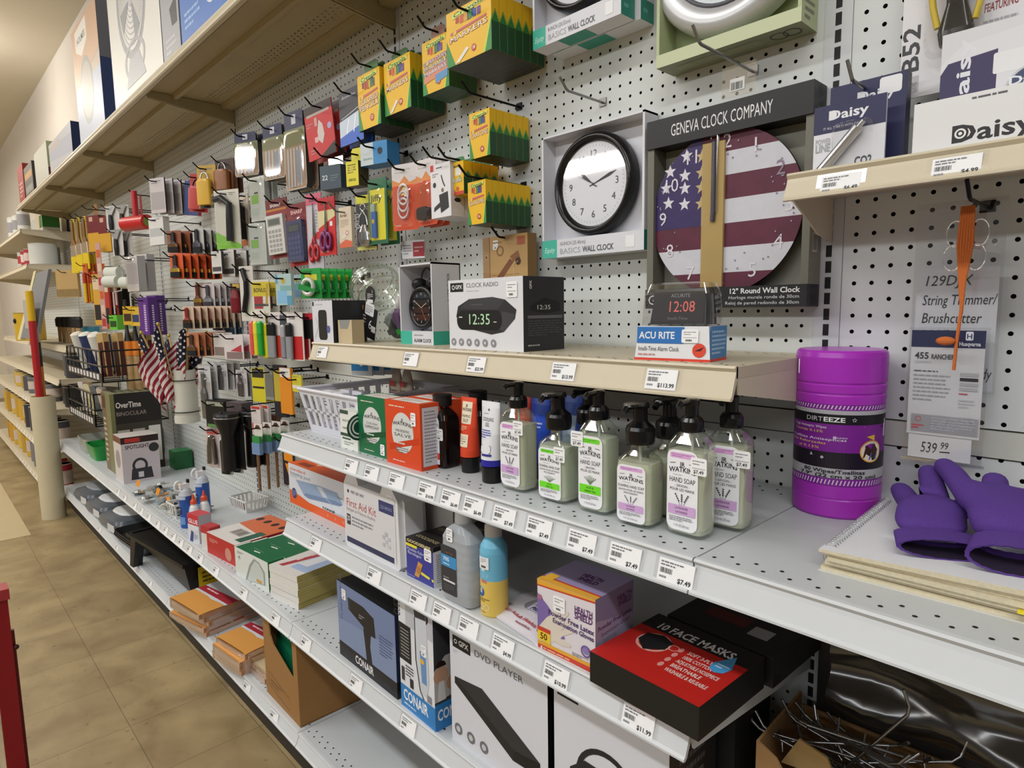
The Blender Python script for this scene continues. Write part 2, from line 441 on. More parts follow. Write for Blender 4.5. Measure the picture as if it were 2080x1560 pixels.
# ================================================================ gondola shelving
SECT = 1.2192
SH = mat('c9cccf', .38, noise=.03, scale=14)         # cool grey shelf paint
SHD = mat('bfc3c6', .4, noise=.05, scale=10)
CR = mat('cdc2ab', .4, noise=.03, scale=14)          # cream shelf paint
CRD = mat('c2b79f', .45, noise=.06, scale=8)
BLK = mat('0b0b0c', .6)
pegA = holemat('cfd2cf', 'xz', -.62436, 1.43, .0254, .0254, .0030)
pegB = holemat('d2d5d5', 'xz', .03932, 1.47225, .0254, .0254, .0033)
def panel(x0, x1, pm, label, z0=.19, z1=2.36):
    r = thing('pegboard_panel', label, 'pegboard', ((x0 + x1) / 2, 0, z0), 0, 'pegboard back panels')
    cx = (x0 + x1) / 2
    mb = MB(); mb.box(x0 + .021 - cx, 0, 0, x1 - .021 - cx, .012, 1.117 - z0, pm); mb.obj('lower_board', r)
    mb = MB(); mb.box(x0 + .021 - cx, 0, 1.16 - z0, x1 - .021 - cx, .012, z1 - z0, pm); mb.obj('upper_board', r)
    mb = MB(); t = mat('c8c8c0', .4)
    mb.box(x0 + .021 - cx, -.003, 1.1195 - z0, x1 - .021 - cx, .012, 1.1575 - z0, t)
    mb.obj('joint_strip', r)
panel(0, SECT, pegB, 'pegboard back panel behind the purple wipes tub and the hanging price cards')
panel(-SECT, 0, pegA, 'pegboard back panel behind the boxed wall clocks and the soap bottles')
panel(-2 * SECT, -SECT, pegA, 'pegboard back panel behind the calculators and the scissors')
panel(-3 * SECT, -2 * SECT, pegA, 'pegboard back panel behind the paint brush cards and the flags')
panel(-4 * SECT, -3 * SECT, pegA, 'pegboard back panel behind the red roller and the purple sleeves')
panel(-5 * SECT, -4 * SECT, pegA, 'pegboard back panel behind the yellow headed brushes')
panel(-7 * SECT, -5 * SECT, pegA, 'farthest pegboard back panel, beyond the yellow headed brushes')
def upright(x, label):
    r = thing('upright_post', label, 'upright post', (x, 0, .12), 0, 'slotted upright posts')
    mb = MB(); mb.box(-.0205, -.002, 0, .0205, .014, 2.26, SH); mb.obj('channel', r)
    mb = MB()
    for k in range(86):
        z = .05 + k * .0254
        mb.box(-.0045, -.0026, z, .0045, -.001, z + .0185, BLK)
    mb.obj('slots', r)
upright(0, 'slotted upright post between the purple tub and the flag wall clock')
upright(-SECT, 'slotted upright post behind the clear jar and the white basket')
upright(-2 * SECT, 'slotted upright post beside the black flashlight and the clear glove packs')
upright(-3 * SECT, 'slotted upright post behind the flag bundle and white tube')
upright(-4 * SECT, 'slotted upright post behind the white scrapers')
upright(-5 * SECT, 'slotted upright post behind the yellow headed brushes')
upright(SECT, 'slotted upright post at the right end, past the price cards')

def holes(mb, x0, x1, y, z, r=.0027, p=.0318, ph=0, n=8, ry=None):
    x = x0 + p * (.5 + ph)
    while x < x1 - .008:
        mb.poly([(x + r * cos(2 * pi * k / n), y + (ry or r) * sin(2 * pi * k / n), z) for k in range(n)], BLK); x += p
def lip(x0, x1, z, yf, m, h=.04, sl=.012):
    mb = MB()
    mb.prism([(yf + .004, z + .0012), (yf - .003, z + .0012), (yf - .005, z - .002), (yf - .0015, z - .007), (yf - .003, z - .012), (yf - sl, z - h + .004), (yf - sl - .004, z - h + .001),
              (yf - sl - .004, z - h - .002), (yf - sl, z - h - .003), (yf - sl + .004, z - h), (yf + .004, z - .014)], x0, x1, m)
    return mb
def shelf(name, label, x0, x1, z, yf, m, md, h=.04, brk=True, group='gondola shelves', rows=True, t=.016, ext=0):
    r = thing(name, label, 'shelf', ((x0 + x1) / 2, 0, z), 0, group)
    cx = (x0 + x1) / 2; g = .0012
    mb = MB(); mb.box(x0 + g - cx, yf, -t, x1 - g - cx, -.004, 0, md, top=md)
    if rows:
        holes(mb, x0 - cx, x1 - cx, yf + .020, .0003); holes(mb, x0 - cx, x1 - cx, yf + .036, .0003, ph=.5)
        holes(mb, x0 - cx, x1 - cx, -.03, .0003); holes(mb, x0 - cx, x1 - cx, -.052, .0003, ph=.5)
    mb.obj('deck', r)
    lip(x0 + g - cx, x1 - g - cx, 0, yf, m, h).obj('price_rail', r)
    if brk:
        for s_ in (x0 + .003, x1 - .003):
            mb = MB(); e = 1 if s_ > cx else -1
            mb.prism([(-.003, -t), (-.003, -.085), (-.06, -.075), (yf + .01, -h + .004), (yf + .004, -t)], s_ - cx - .0015, s_ - cx + .0015, m)
            mb.obj('bracket', r)
    return r
ZS, Z3, Z4, ZB, ZC, ZR = 1.021, .79, .4945, .169, 1.257, 1.522
shelf('gondola_shelf', 'grey shelf on the right carrying the purple tub, notebook and gloves', 0, SECT, ZS, -.40, SH, SHD)
shelf('gondola_shelf', 'grey shelf carrying the soap bottles and the white basket', -SECT, 0, ZS, -.40, SH, SHD)
shelf('gondola_shelf', 'grey shelf carrying the first aid kit and the red mask box', -SECT, 0, Z3, -.40, SH, SHD)
shelf('gondola_shelf', 'grey shelf carrying the hair dryer, clipper and disc player boxes', -SECT, 0, Z4, -.40, SH, SHD)
shelf('gondola_shelf', 'grey shelf carrying the glue, staples and stacked legal pads', -2 * SECT, -SECT, Z4, -.40, SH, SHD)
shelf('gondola_shelf', 'grey shelf carrying the spotlight boxes and the green tray', -3 * SECT, -2 * SECT, Z4, -.40, SH, SHD)
shelf('gondola_shelf', 'cream shelf carrying the clock radio and alarm clock boxes', -SECT, 0, ZC, -.30, CR, CRD, h=.043)
shelf('gondola_shelf', 'cream shelf on the right under the pellet and cartridge packs', 0, SECT, ZR, -.168, CR, CRD, h=.036, rows=False)
for i, lb in enumerate(('grey base shelf below the disc player and boombox boxes', 'grey base shelf with the envelopes and the brown carton',
                        'grey base shelf with the black paint tray and the drop cloths')):
    shelf('base_shelf', lb, -SECT * (i + 1), -SECT * i, ZB, -.40, SH, SHD, h=.036, brk=False, group='base shelves')
shelf('base_shelf', 'grey base shelf at the right under the box of hooks', 0, SECT, ZB, -.40, SH, SHD, h=.036, brk=False, group='base shelves')
KICK = mat('2b2723', .6)
for i in range(-1, 4):
    mb = MB(); mb.box(-SECT * (i + 1) + .001, -.365, 0, -SECT * i - .001, -.35, ZB - .018, KICK)
    mb.obj('kick_plate', label='dark kick plate under the base shelf, ' + ('right of the boombox box', 'below the disc player box', 'below the brown carton', 'below the paint tray', 'behind the pale standing tube', 'below the red spray cans', 'below the farthest paint cans')[i + 1], cat='kick plate', group='kick plates')
    
# upper shelf, one deck for each section
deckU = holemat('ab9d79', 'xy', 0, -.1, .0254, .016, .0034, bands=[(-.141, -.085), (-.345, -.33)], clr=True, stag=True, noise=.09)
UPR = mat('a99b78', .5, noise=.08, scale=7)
for i, lb in enumerate(('cream top shelf over the coloured pencils and the wall clocks', 'cream top shelf over the calculators, with the fan boxes on it',
                        'cream top shelf over the padlocks, with the tall fan box', 'cream top shelf over the red lint roller',
                        'cream top shelf at the far end over the paint brushes')):
    x1, x0 = -SECT * i, -SECT * (i + 1); cx = (x0 + x1) / 2
    r = thing('top_shelf', lb, 'shelf', (cx, 0, 2.205), 0, 'top shelves')
    mb = MB(); mb.box(x0 + .001 - cx, -.348, -.002, x1 - .001 - cx, -.003, 0, deckU); mb.obj('deck', r)
    mb = MB(); mb.prism([(-.347, .012), (-.353, .012), (-.356, .004), (-.353, -.004), (-.362, -.022), (-.366, -.025), (-.362, -.029), (-.347, -.028)], x0 + .001 - cx, x1 - .001 - cx, CR); mb.obj('price_rail', r)
    for y, q in ((-.235, .024), (-.035, .05), (-.335, .01)):
        mb = MB(); mb.prism([(y - q / 2, -.003), (y - q / 2 + .004, -.018), (y + q / 2 - .004, -.018), (y + q / 2, -.003)], x0 + .012 - cx, x1 - .012 - cx, UPR); mb.obj('stiffener', r)
    for s_ in (x0 + .006, x1 - .006):
        mb = MB(); mb.prism([(-.003, -.004), (-.003, -.066), (-.05, -.062), (-.33, -.028), (-.34, -.004)], s_ - cx - .002, s_ - cx + .002, UPR); mb.obj('bracket', r)

# lower shelves of the far paint section, beyond the standing tube
for k, (z, yf, x1, lb) in enumerate(((.10, -.44, -4.88, 'lowest far shelf with the red spray cans'), (.40, -.44, -4.88, 'far shelf with the dark grey cans'), (.70, -.42, -4.88, 'far shelf with the grey ribbed tins'),
                                     (.905, -.36, -4.88, 'far shelf behind the red pole with the charcoal bucket'), (1.13, -.30, -4.88, 'far shelf with the yellow can'), (1.765, -.33, -6.1, 'far shelf with the white paper rolls'), (2.04, -.35, -6.1, 'far shelf below the end of the top shelf'))):
    m1, m2 = (CR, CRD)
    shelf('paint_shelf', 'cream ' + lb, -8.6, x1, z, yf, m1, m2, h=.04, rows=False, group='far paint shelves')

# ---------------------------------------------------------------- price tags on the shelf rails
def ptag(x, z, yf, label, price=None, w=.052, h=.03, group='shelf price tags', tilt=16.5, sk=0):
    r = thing('price_tag', label, 'price tag', (x, yf - .0075, z - .024), sk, group, rx=-tilt)
    mb = MB(); mb.box(-w / 2, -.0018, -h / 2, w / 2, 0, h / 2, 'eeeef0')
    f = front(mb, w, h, -w / 2, -.0018, -h / 2)
    f.lines(.06, .66, .8, .92, 2, '77777c', .5); f.bars(.06, .38, .42, .6, n=14); f.lines(.06, .12, .4, .3, 1, '8a8a90', .5)
    if price: f.t(price, .95, .12, .2, '2a2a2e', 'r', b=1)
    mb.obj('paper', r)
    mb = MB(); mb.box(-w / 2 - .006, -.0012, -h / 2 - .002, w / 2 + .006, .0012, h / 2 + .003, clear('ffffff', .12, .12)); mb.obj('clear_holder', r)
TAGS = [  # rail height, rail front, price, words, x
 (ZS, -.4, None, 'under the white basket', -0.8456,1.0521), (ZS, -.4, None, 'under the green salve box', -0.7605,1.0356), (ZS, -.4, None, 'under the orange salve box', -0.6654,1.0315),
 (ZS, -.4, '$14.99', 'under the liniment bottle', -0.562,1.029), (ZS, -.4, '$6.49', 'under the orange balm tube', -0.4899,1.0238), (ZS, -.4, '$6.49', 'under the white gel tube', -0.425,1.0215),
 (ZS, -.4, '$7.49', 'under the leftmost lavender soap', -0.3469,1.0207), (ZS, -.4, '$7.49', 'under the green foaming soap', -0.2668,1.0174), (ZS, -.4, '$7.49', 'under the green hand soap', -0.1797,1.0159),
 (ZS, -.4, '$7.49', 'under the lavender foaming soap', -0.1022,1.017), (ZS, -.4, '$7.49', 'under the large lavender hand soap', -0.0217,1.0139),
 (Z3, -.4, None, 'under the heating pad box', -1.039,0.7762), (Z3, -.4, None, 'under the first aid kit', -0.7684,0.778), (Z3, -.4, None, 'under the bandage box', -0.6035,0.7711),
 (Z3, -.4, None, 'under the alcohol bottle', -0.5265,0.7702), (Z3, -.4, None, 'under the sunscreen bottle', -0.4474,0.7735), (Z3, -.4, '$4.99', 'under the glove packet', -0.3556,0.768),
 (Z3, -.4, '$10.99', 'under the latex glove box', -0.2328,0.7647), (Z3, -.4, '$11.99', 'under the red mask box', -0.0778,0.7624),
 (Z4, -.4, None, 'under the hair dryer box', -0.8697,0.4711), (Z4, -.4, None, 'under the clipper box', -0.6559,0.4685), (Z4, -.4, None, 'above the brown carton', -1.1272,0.479),
 (Z4, -.4, None, 'under the legal pads', -1.3177,0.4826), (Z4, -.4, None, 'under the green staple boxes', -1.5511,0.4806), (Z4, -.4, None, 'under the red lamp box', -1.7974,0.485),
 (Z4, -.4, None, 'under the glue box', -1.9547,0.4937), (Z4, -.4, None, 'under the glue bottles', -2.0731,0.499), (Z4, -.4, None, 'under the air duster can', -2.1763,0.505),
 (Z4, -.4, None, 'under the small white bin of bits', -2.267,0.512), (Z4, -.4, None, 'under the right half of the hook packets', -2.3709,0.5133), (Z4, -.4, None, 'under the middle of the hook packets', -2.48,0.5193),
 (Z4, -.4, None, 'under the left half of the hook packets', -2.6142,0.515), (Z4, -.4, None, 'between hook packets and spotlight box', -2.7339,0.5113), (Z4, -.4, None, 'under the spotlight box', -2.8445,0.5061), (Z4, -.4, None, 'left of the spotlight box', -3.0258,0.502), (Z4, -.4, None, 'under the tall camouflage box', -3.1597,0.5075),
 (ZB, -.4, None, 'under the upper envelope stack', -2.6903,0.1772), (ZB, -.4, None, 'under the lower envelope stack', -1.873,0.1506), (ZB, -.4, None, 'under the yellow envelope packs', -1.5805,0.1573), (ZB, -.4, None, 'under the brown carton', -1.3737,0.155),
 (ZB, -.4, None, 'under the drop cloths', -3.3044,0.1934), (ZB, -.4, None, 'under the left drop cloth', -3.7073,0.1892),
 (ZC, -.3, None, 'under the small speaker box', -1.1517,1.2495), (ZC, -.3, None, 'under the twin bell clock box', -0.7463,1.2473), (ZC, -.3, '$22.99', 'under the clock radio box', -0.5275,1.2426),
 (ZC, -.3, '$13.99', 'on the empty middle of the rail', -0.3033,1.2416), (ZC, -.3, '$113.99', 'under the red digit clock', -0.1128,1.2384)]
SN = {ZS: 'soap shelf', Z3: 'first aid shelf', Z4: 'shelf', ZB: 'base shelf', ZC: 'cream clock shelf'}
for z, yf, pr_, wd, x, _z in TAGS:
    ptag(x, z, yf, 'white price tag on the %s rail %s' % (SN[z], wd), pr_)
ptag(.075, ZR, -.168, 'white price tag reading 6.49 on the right cream shelf', '$6.49', w=.05, h=.026)
ptag(.205, ZR, -.168, 'white price tag reading 4.99 on the right cream shelf', '$4.99', w=.05, h=.026)

# ================================================================ goods on the near shelves
YEL = 'e2b520'
def fit(q, zs):
    x0, z0, x1, z1 = q
    return x0, x1, z1 - zs
# ---- clock radio box
def a(f):
    f.r(.03, .83, .22, .96, '141416'); f.ring(.075, .895, .022, .034, WHITE); f.t('GPX', .105, .872, .055, WHITE, b=1)
    f.t('CLOCK RADIO', .26, .885, .062, '77777c', w=.44); f.lines(.26, .82, .62, .85, 1, 'c5c5c9')
    f.p([(.14, .62), (.3, .72), (.62, .74), (.78, .7), (.92, .56), (.9, .44), (.76, .26), (.6, .22), (.36, .28), (.18, .36), (.11, .47)], '2b2b2e')
    f.p([(.3, .72), (.62, .74), (.78, .7), (.68, .56), (.3, .58), (.18, .6)], '3a3a3d'); f.p([(.74, .54), (.9, .5), (.88, .42), (.76, .26), (.7, .3)], '404044')
    f.rr(.12, .28, .74, .56, .13, '101012')
    f.t('12:35', .27, .36, .15, 'b9e6bd', w=.32); f.r(.15, .455, .2, .47, 'dfe9df'); f.r(.63, .39, .67, .4, 'dfe9df'); f.lines(.33, .62, .6, .66, 1, '54545a')
    for i in range(6): f.d(.065 + i * .112, .1, .055, '8b8b90'); f.d(.065 + i * .112, .1, .02, 'd4d4d8')
def b(f):
    f.t('GPX', .2, .83, .04, WHITE, rot=90, b=1); f.p([(.15, .6), (.5, .72), (.88, .66), (.9, .54), (.55, .5), (.2, .54)], '18181a'); f.t('12:35', .3, .56, .06, 'd9ddd9', w=.36)
    f.r(.1, .44, .95, .48, '6a6a6e'); f.lines(.1, .2, .95, .42, 7, '4c4c52'); f.lines(.1, .06, .6, .1, 1, 'b0b0b4')
x0, x1, h = fit((-0.6802,1.2603,-0.4541,1.4001), ZC)
carton('clock_radio_box', 'white and charcoal carton with a black clock radio on it', 'box', x0, -.252, ZC, x1 - x0, .115, h, ('dedee3', '2c2c30', 'c9c9ce'), {'f': a, 'r': b}, stk=('f', .87, .83, .03, .03))
# ---- twin bell alarm clock box (open fronted)
x0, x1, h = fit((-0.9367,1.2583,-0.8019,1.4493), ZC)
w = x1 - x0; d = .085
r = thing('alarm_clock_box', 'white open front carton holding a black twin bell clock', 'box', (x0, -.205, ZC), 0)
mb = MB(); m1 = card('d8d8de')
mb.box(0, 0, 0, w, d, .032, m1, right='3fb59d'); mb.box(0, 0, .032, .004, d, h, m1); mb.box(w - .004, 0, .032, w, d, h, m1); mb.box(0, d - .003, .032, w, d, h, m1); mb.box(0, 0, h - .004, w, d, h, m1)
f = front(mb, w, .032); f.r(0, 0, .36, 1, '3fb59d'); f.lines(.42, .6, .9, .8, 1, '9a9a9e'); f.t('ALARM CLOCK', .42, .18, .26, '4d4d52', w=.52, b=1)
f = right(mb, d, h, x=w); f.t('ALARM CLOCK', .6, .52, .036, '55555b', rot=90, b=1); f.t('METAL TWINBELL', .6, .18, .032, '8a8a90', rot=90)
mb.obj('carton', r)
mb = MB(); k = mat('111113', .3); cx, cz, R0 = w / 2, .032 + .056, .046
mb.torus((cx, .02, cz), R0, .007, k); mb.ext([(cx + R0 * cos(i * pi / 14), cz + R0 * sin(i * pi / 14)) for i in range(28)], .018, .06, k)
for s_ in (-1, 1): mb.ball((cx + s_ * .03, .035, cz + R0 + .011), .022, .02, .016, k); mb.rod((cx + s_ * .02, .04, cz - R0 * .95), (cx + s_ * .032, .04, .033), .004, k)
mb.tube([(cx - .022 * cos(t * pi / 8), .035, cz + R0 + .02 + .03 * sin(t * pi / 8)) for t in range(9)], .0022, mat('2a2a2c', .3), 8)
mb.obj('twin_bell_clock', r, 'black twin bell clock')
mb = MB(); f = front(mb, 2 * R0, 2 * R0, cx - R0, .0165, cz - R0)
for i, cc in enumerate(('20242f', '171719', '2d1512', '38160f')): f.r(.12, .74 - i * .19, .88, .9 - i * .19, cc)
for i in range(12): f.t(str(i or 12), .5 + .36 * sin(i * pi / 6), .47 + .36 * cos(i * pi / 6), .06, 'c9c9c9', 'c')
f.ln([(.5, .5), (.24, .66)], .02, 'c9a48c'); f.ln([(.5, .5), (.74, .62)], .02, 'c9a48c'); f.ln([(.5, .5), (.68, .18)], .014, 'b8673d')
mb.obj('dial', r)
# ---- red digit alarm clock in clear cover on its blue and white carton
x0, z0_, x1, _q = -0.1864,1.2583,-0.0644,1.2949
w = x1 - x0; d = .065
r = thing('alarm_clock_pack', 'clear covered black alarm clock on a blue and white carton', 'alarm clock', (x0, -.272, ZC), 8)
mb = MB(); mb.hexa([(0, 0, 0), (w, 0, 0), (w, d, 0), (0, d, 0)], [(.006, .004, .052), (w - .004, .004, .052), (w - .004, d, .052), (.006, d, .052)], card('e2e2e5'))
f = Fr(mb, (0, 0, 0), (1, 0, 0), (0, .07, 1), (0, -1, 0), w, .052, off=.0006); f.r(.03, .5, .66, .98, '2a6fb8'); f.t('ACU RITE', .06, .64, .2, WHITE, w=.48, b=1); f.r(0, 0, 1, .07, 'd8402c')
f.t('Intelli-Time Alarm Clock', .05, .28, .13, '44444a', w=.55); f.lines(.05, .12, .5, .22, 1, 'c28a88'); f.d(.86, .32, .2, 'd9482f'); f.p([(.8, .3), (.92, .42), (.88, .3)], '3a1512')
f = right(mb, d, .052, x=w); f.r(0, .08, 1, 1, '3d86c6'); f.lines(.08, .18, .95, .9, 6, 'a9cbe6'); f.r(0, 0, 1, .08, 'd8402c')
mb.obj('carton', r)
sticker(r, Fr(mb, (0, -.001, 0), (1, 0, 0), (0, .07, 1), (0, -1, 0), w, .052), .74, .72, .026, .02)
mb = MB(); k = mat('18181b', .18)
mb.hexa([(.02, .012, .054), (w - .012, .012, .054), (w - .012, d - .01, .054), (.02, d - .01, .054)], [(.026, .02, .108), (w - .016, .02, .108), (w - .016, d - .01, .108), (.026, d - .01, .108)], k)
f = Fr(mb, (.02, .012, .054), (1, 0, 0), (0, .15, 1), (0, -1, .15), w - .032, .054, off=.0008)
f.r(.04, .08, .96, .92, '1c1416'); f.t('12:08', .3, .36, .3, mat('e06a62', .5, emit=.15), w=.5); f.t('ACURITE', .36, .76, .1, '97979b', w=.34); f.t('Intelli-Time', .32, .14, .08, '77777b', w=.36)
mb.obj('clock', r, 'black clock with red digits')
mb = MB(); cl = clear('ffffff', .05, .14)
mb.loft([(.053, w / 2 - .004, d / 2 - .002, 7), (.1, w / 2 - .007, d / 2 - .004, 7), (.116, w / 2 - .012, d / 2 - .008, 6), (.118, w / 2 - .03, d / 2 - .02, 5)], cl, 32, w / 2 + .002, d / 2 + .002, caps=(0, 1))
mb.obj('clear_cover', r)
# ---- little speaker box, wooden box and the clear jar at the left end of the cream shelf
x0, x1, h = fit((-1.2445,1.2684,-1.1313,1.3683), ZC)
def a(f):
    f.rr(.3, .06, .72, .78, .1, '1d1d1f'); f.d(.78, .32, .09, '5d5f9a'); f.lines(.2, .88, .85, .94, 1, 'b9b9c6'); f.ln([(.1, .1), (.3, .4), (.15, .6)], .02, 'a9b0c0'); f.r(.02, .88, .1, .98, '333336')
carton('speaker_box', 'small white box with a black oval gadget pictured on it', 'box', x0, -.285, ZC, x1 - x0, .1, h, ('d7d7de', '232326', '2a2a2d'), {'f': a})
x0, x1, h = fit((-1.123,1.2654,-1.0522,1.3171), ZC)
carton('cream_card_box', 'small open cream card box in front of the clear jar', 'box', x0, -.275, ZC, x1 - x0, .035, h, ('c9b795', 'b8a582', '7c7c78'), {'f': lambda f: f.p([(.1, 1), (.18, .62), (.7, .62), (.9, 1)], '8f918f')})
jx, jy = -1.0871,-0.1829
r = thing('clear_jar', 'big clear plastic candy jar of small gadgets, mouth tilted left', 'jar', (jx, jy + .075, ZC), 0)
mb = MB(); cl = clear('fcfefc', .05, .1)
mb.loft([(.001, .085, .07, 4), (.01, .098, .082, 4), (.07, .104, .085, 3.2), (.12, .103, .085, 3), (.15, .09, .08, 2.6), (.165, .07, .07, 2.4)], cl, 30, caps=(1, 1))
mb.obj('body', r)
A = Matrix.Translation((-.055, -.02, .128)) @ Matrix.Rotation(radians(-52), 4, 'Y')
mb = MB(); t = MB(); t.loft([(0, .062, .068), (.018, .062, .068), (.03, .066, .072), (.04, .066, .072), (.046, .058, .064), (.06, .058, .064)], cl, 30, caps=(0, 0))
for zz, rr in ((.002, .062), (.032, .067), (.042, .067), (.06, .06)): t.torus((0, 0, zz), rr, .003, clear('f4faf4', .04, .4), 'z', 30, 6, 1, 1.1)
mb.mats = t.mats; mb.v = [tuple(A @ V(p)) for p in t.v]; mb.f, mb.m, mb.sm = t.f, t.m, t.sm
mb.obj('mouth', r)
mb = MB(); f = Fr(mb, (-.09, -.0868, .03), (1, 0, -.28), (.28, 0, 1), (0, -1, 0), .1, .08)
f.rr(0, 0, 1, 1, .05, '232022'); f.t('6', .62, .3, .3, 'e8e8e8'); f.lines(.08, .3, .5, .7, 4, 'b5a9a4'); f.r(.78, .24, .97, .44, 'dcdcd8'); f.r(.1, .8, .3, .95, 'b87a3a'); f.rr(.4, .72, .82, 1.12, .06, 'e0dfe0'); f.lines(.44, .78, .78, 1.05, 4, '8a8488')
mb.obj('label', r, 'black label on the jar')
mb = MB(); f = Fr(mb, (-.03, -.0868, .1), (1, 0, -.1), (.1, 0, 1), (0, -1, 0), .05, .05); f.d(.5, .5, .5, '1c1a1c'); f.t('3', .62, .66, .14, 'dddddd'); f.lines(.2, .34, .8, .62, 3, 'cfcfcf'); f.r(.18, .12, .76, .3, 'dcdcdc'); mb.obj('round_label', r, 'round black label with a bar code')
for i, (px, pz, c_, rr) in enumerate(((.035, .03, '2fae3e', .026), (.05, .02, '39498a', .022), (.03, .06, '7c5a86', .024), (.0, .045, '3f4440', .026), (-.03, .03, '6d6f6b', .026), (.055, .075, 'cfd6cf', .02), (.02, .1, 'd8cfd2', .02), (.06, .05, '2b2b2c', .02), (-.05, .055, 'a9aeaa', .02), (.045, .125, 'c98a92', .018), (-.005, .08, 'bfc4be', .02))):
    mb = MB(); mb.torus((0, 0, 0), rr * .7, rr * .4, mat(c_, .35), 'y', 14, 8); mb.box(-rr * .3, -rr * .5, -rr, rr * .3, rr * .5, rr, mat(c_, .4))
    o = mb.obj('key_gadget', None, 'small %s gadget inside the clear jar, %s' % (('green', 'blue', 'purple', 'dark green', 'grey', 'pale', 'pinkish white', 'black', 'silver', 'pink', 'light grey')[i], ('low right', 'lowest right', 'mid right', 'centre', 'low left', 'upper right', 'high centre', 'right edge', 'left edge', 'topmost', 'mid height')[i]), (jx + px, jy + .075 + RND.uniform(-.02, .03), ZC + pz), (RND.random(), RND.random() * 2, RND.random() * 3), 'gadget', 'gadgets in the clear jar')

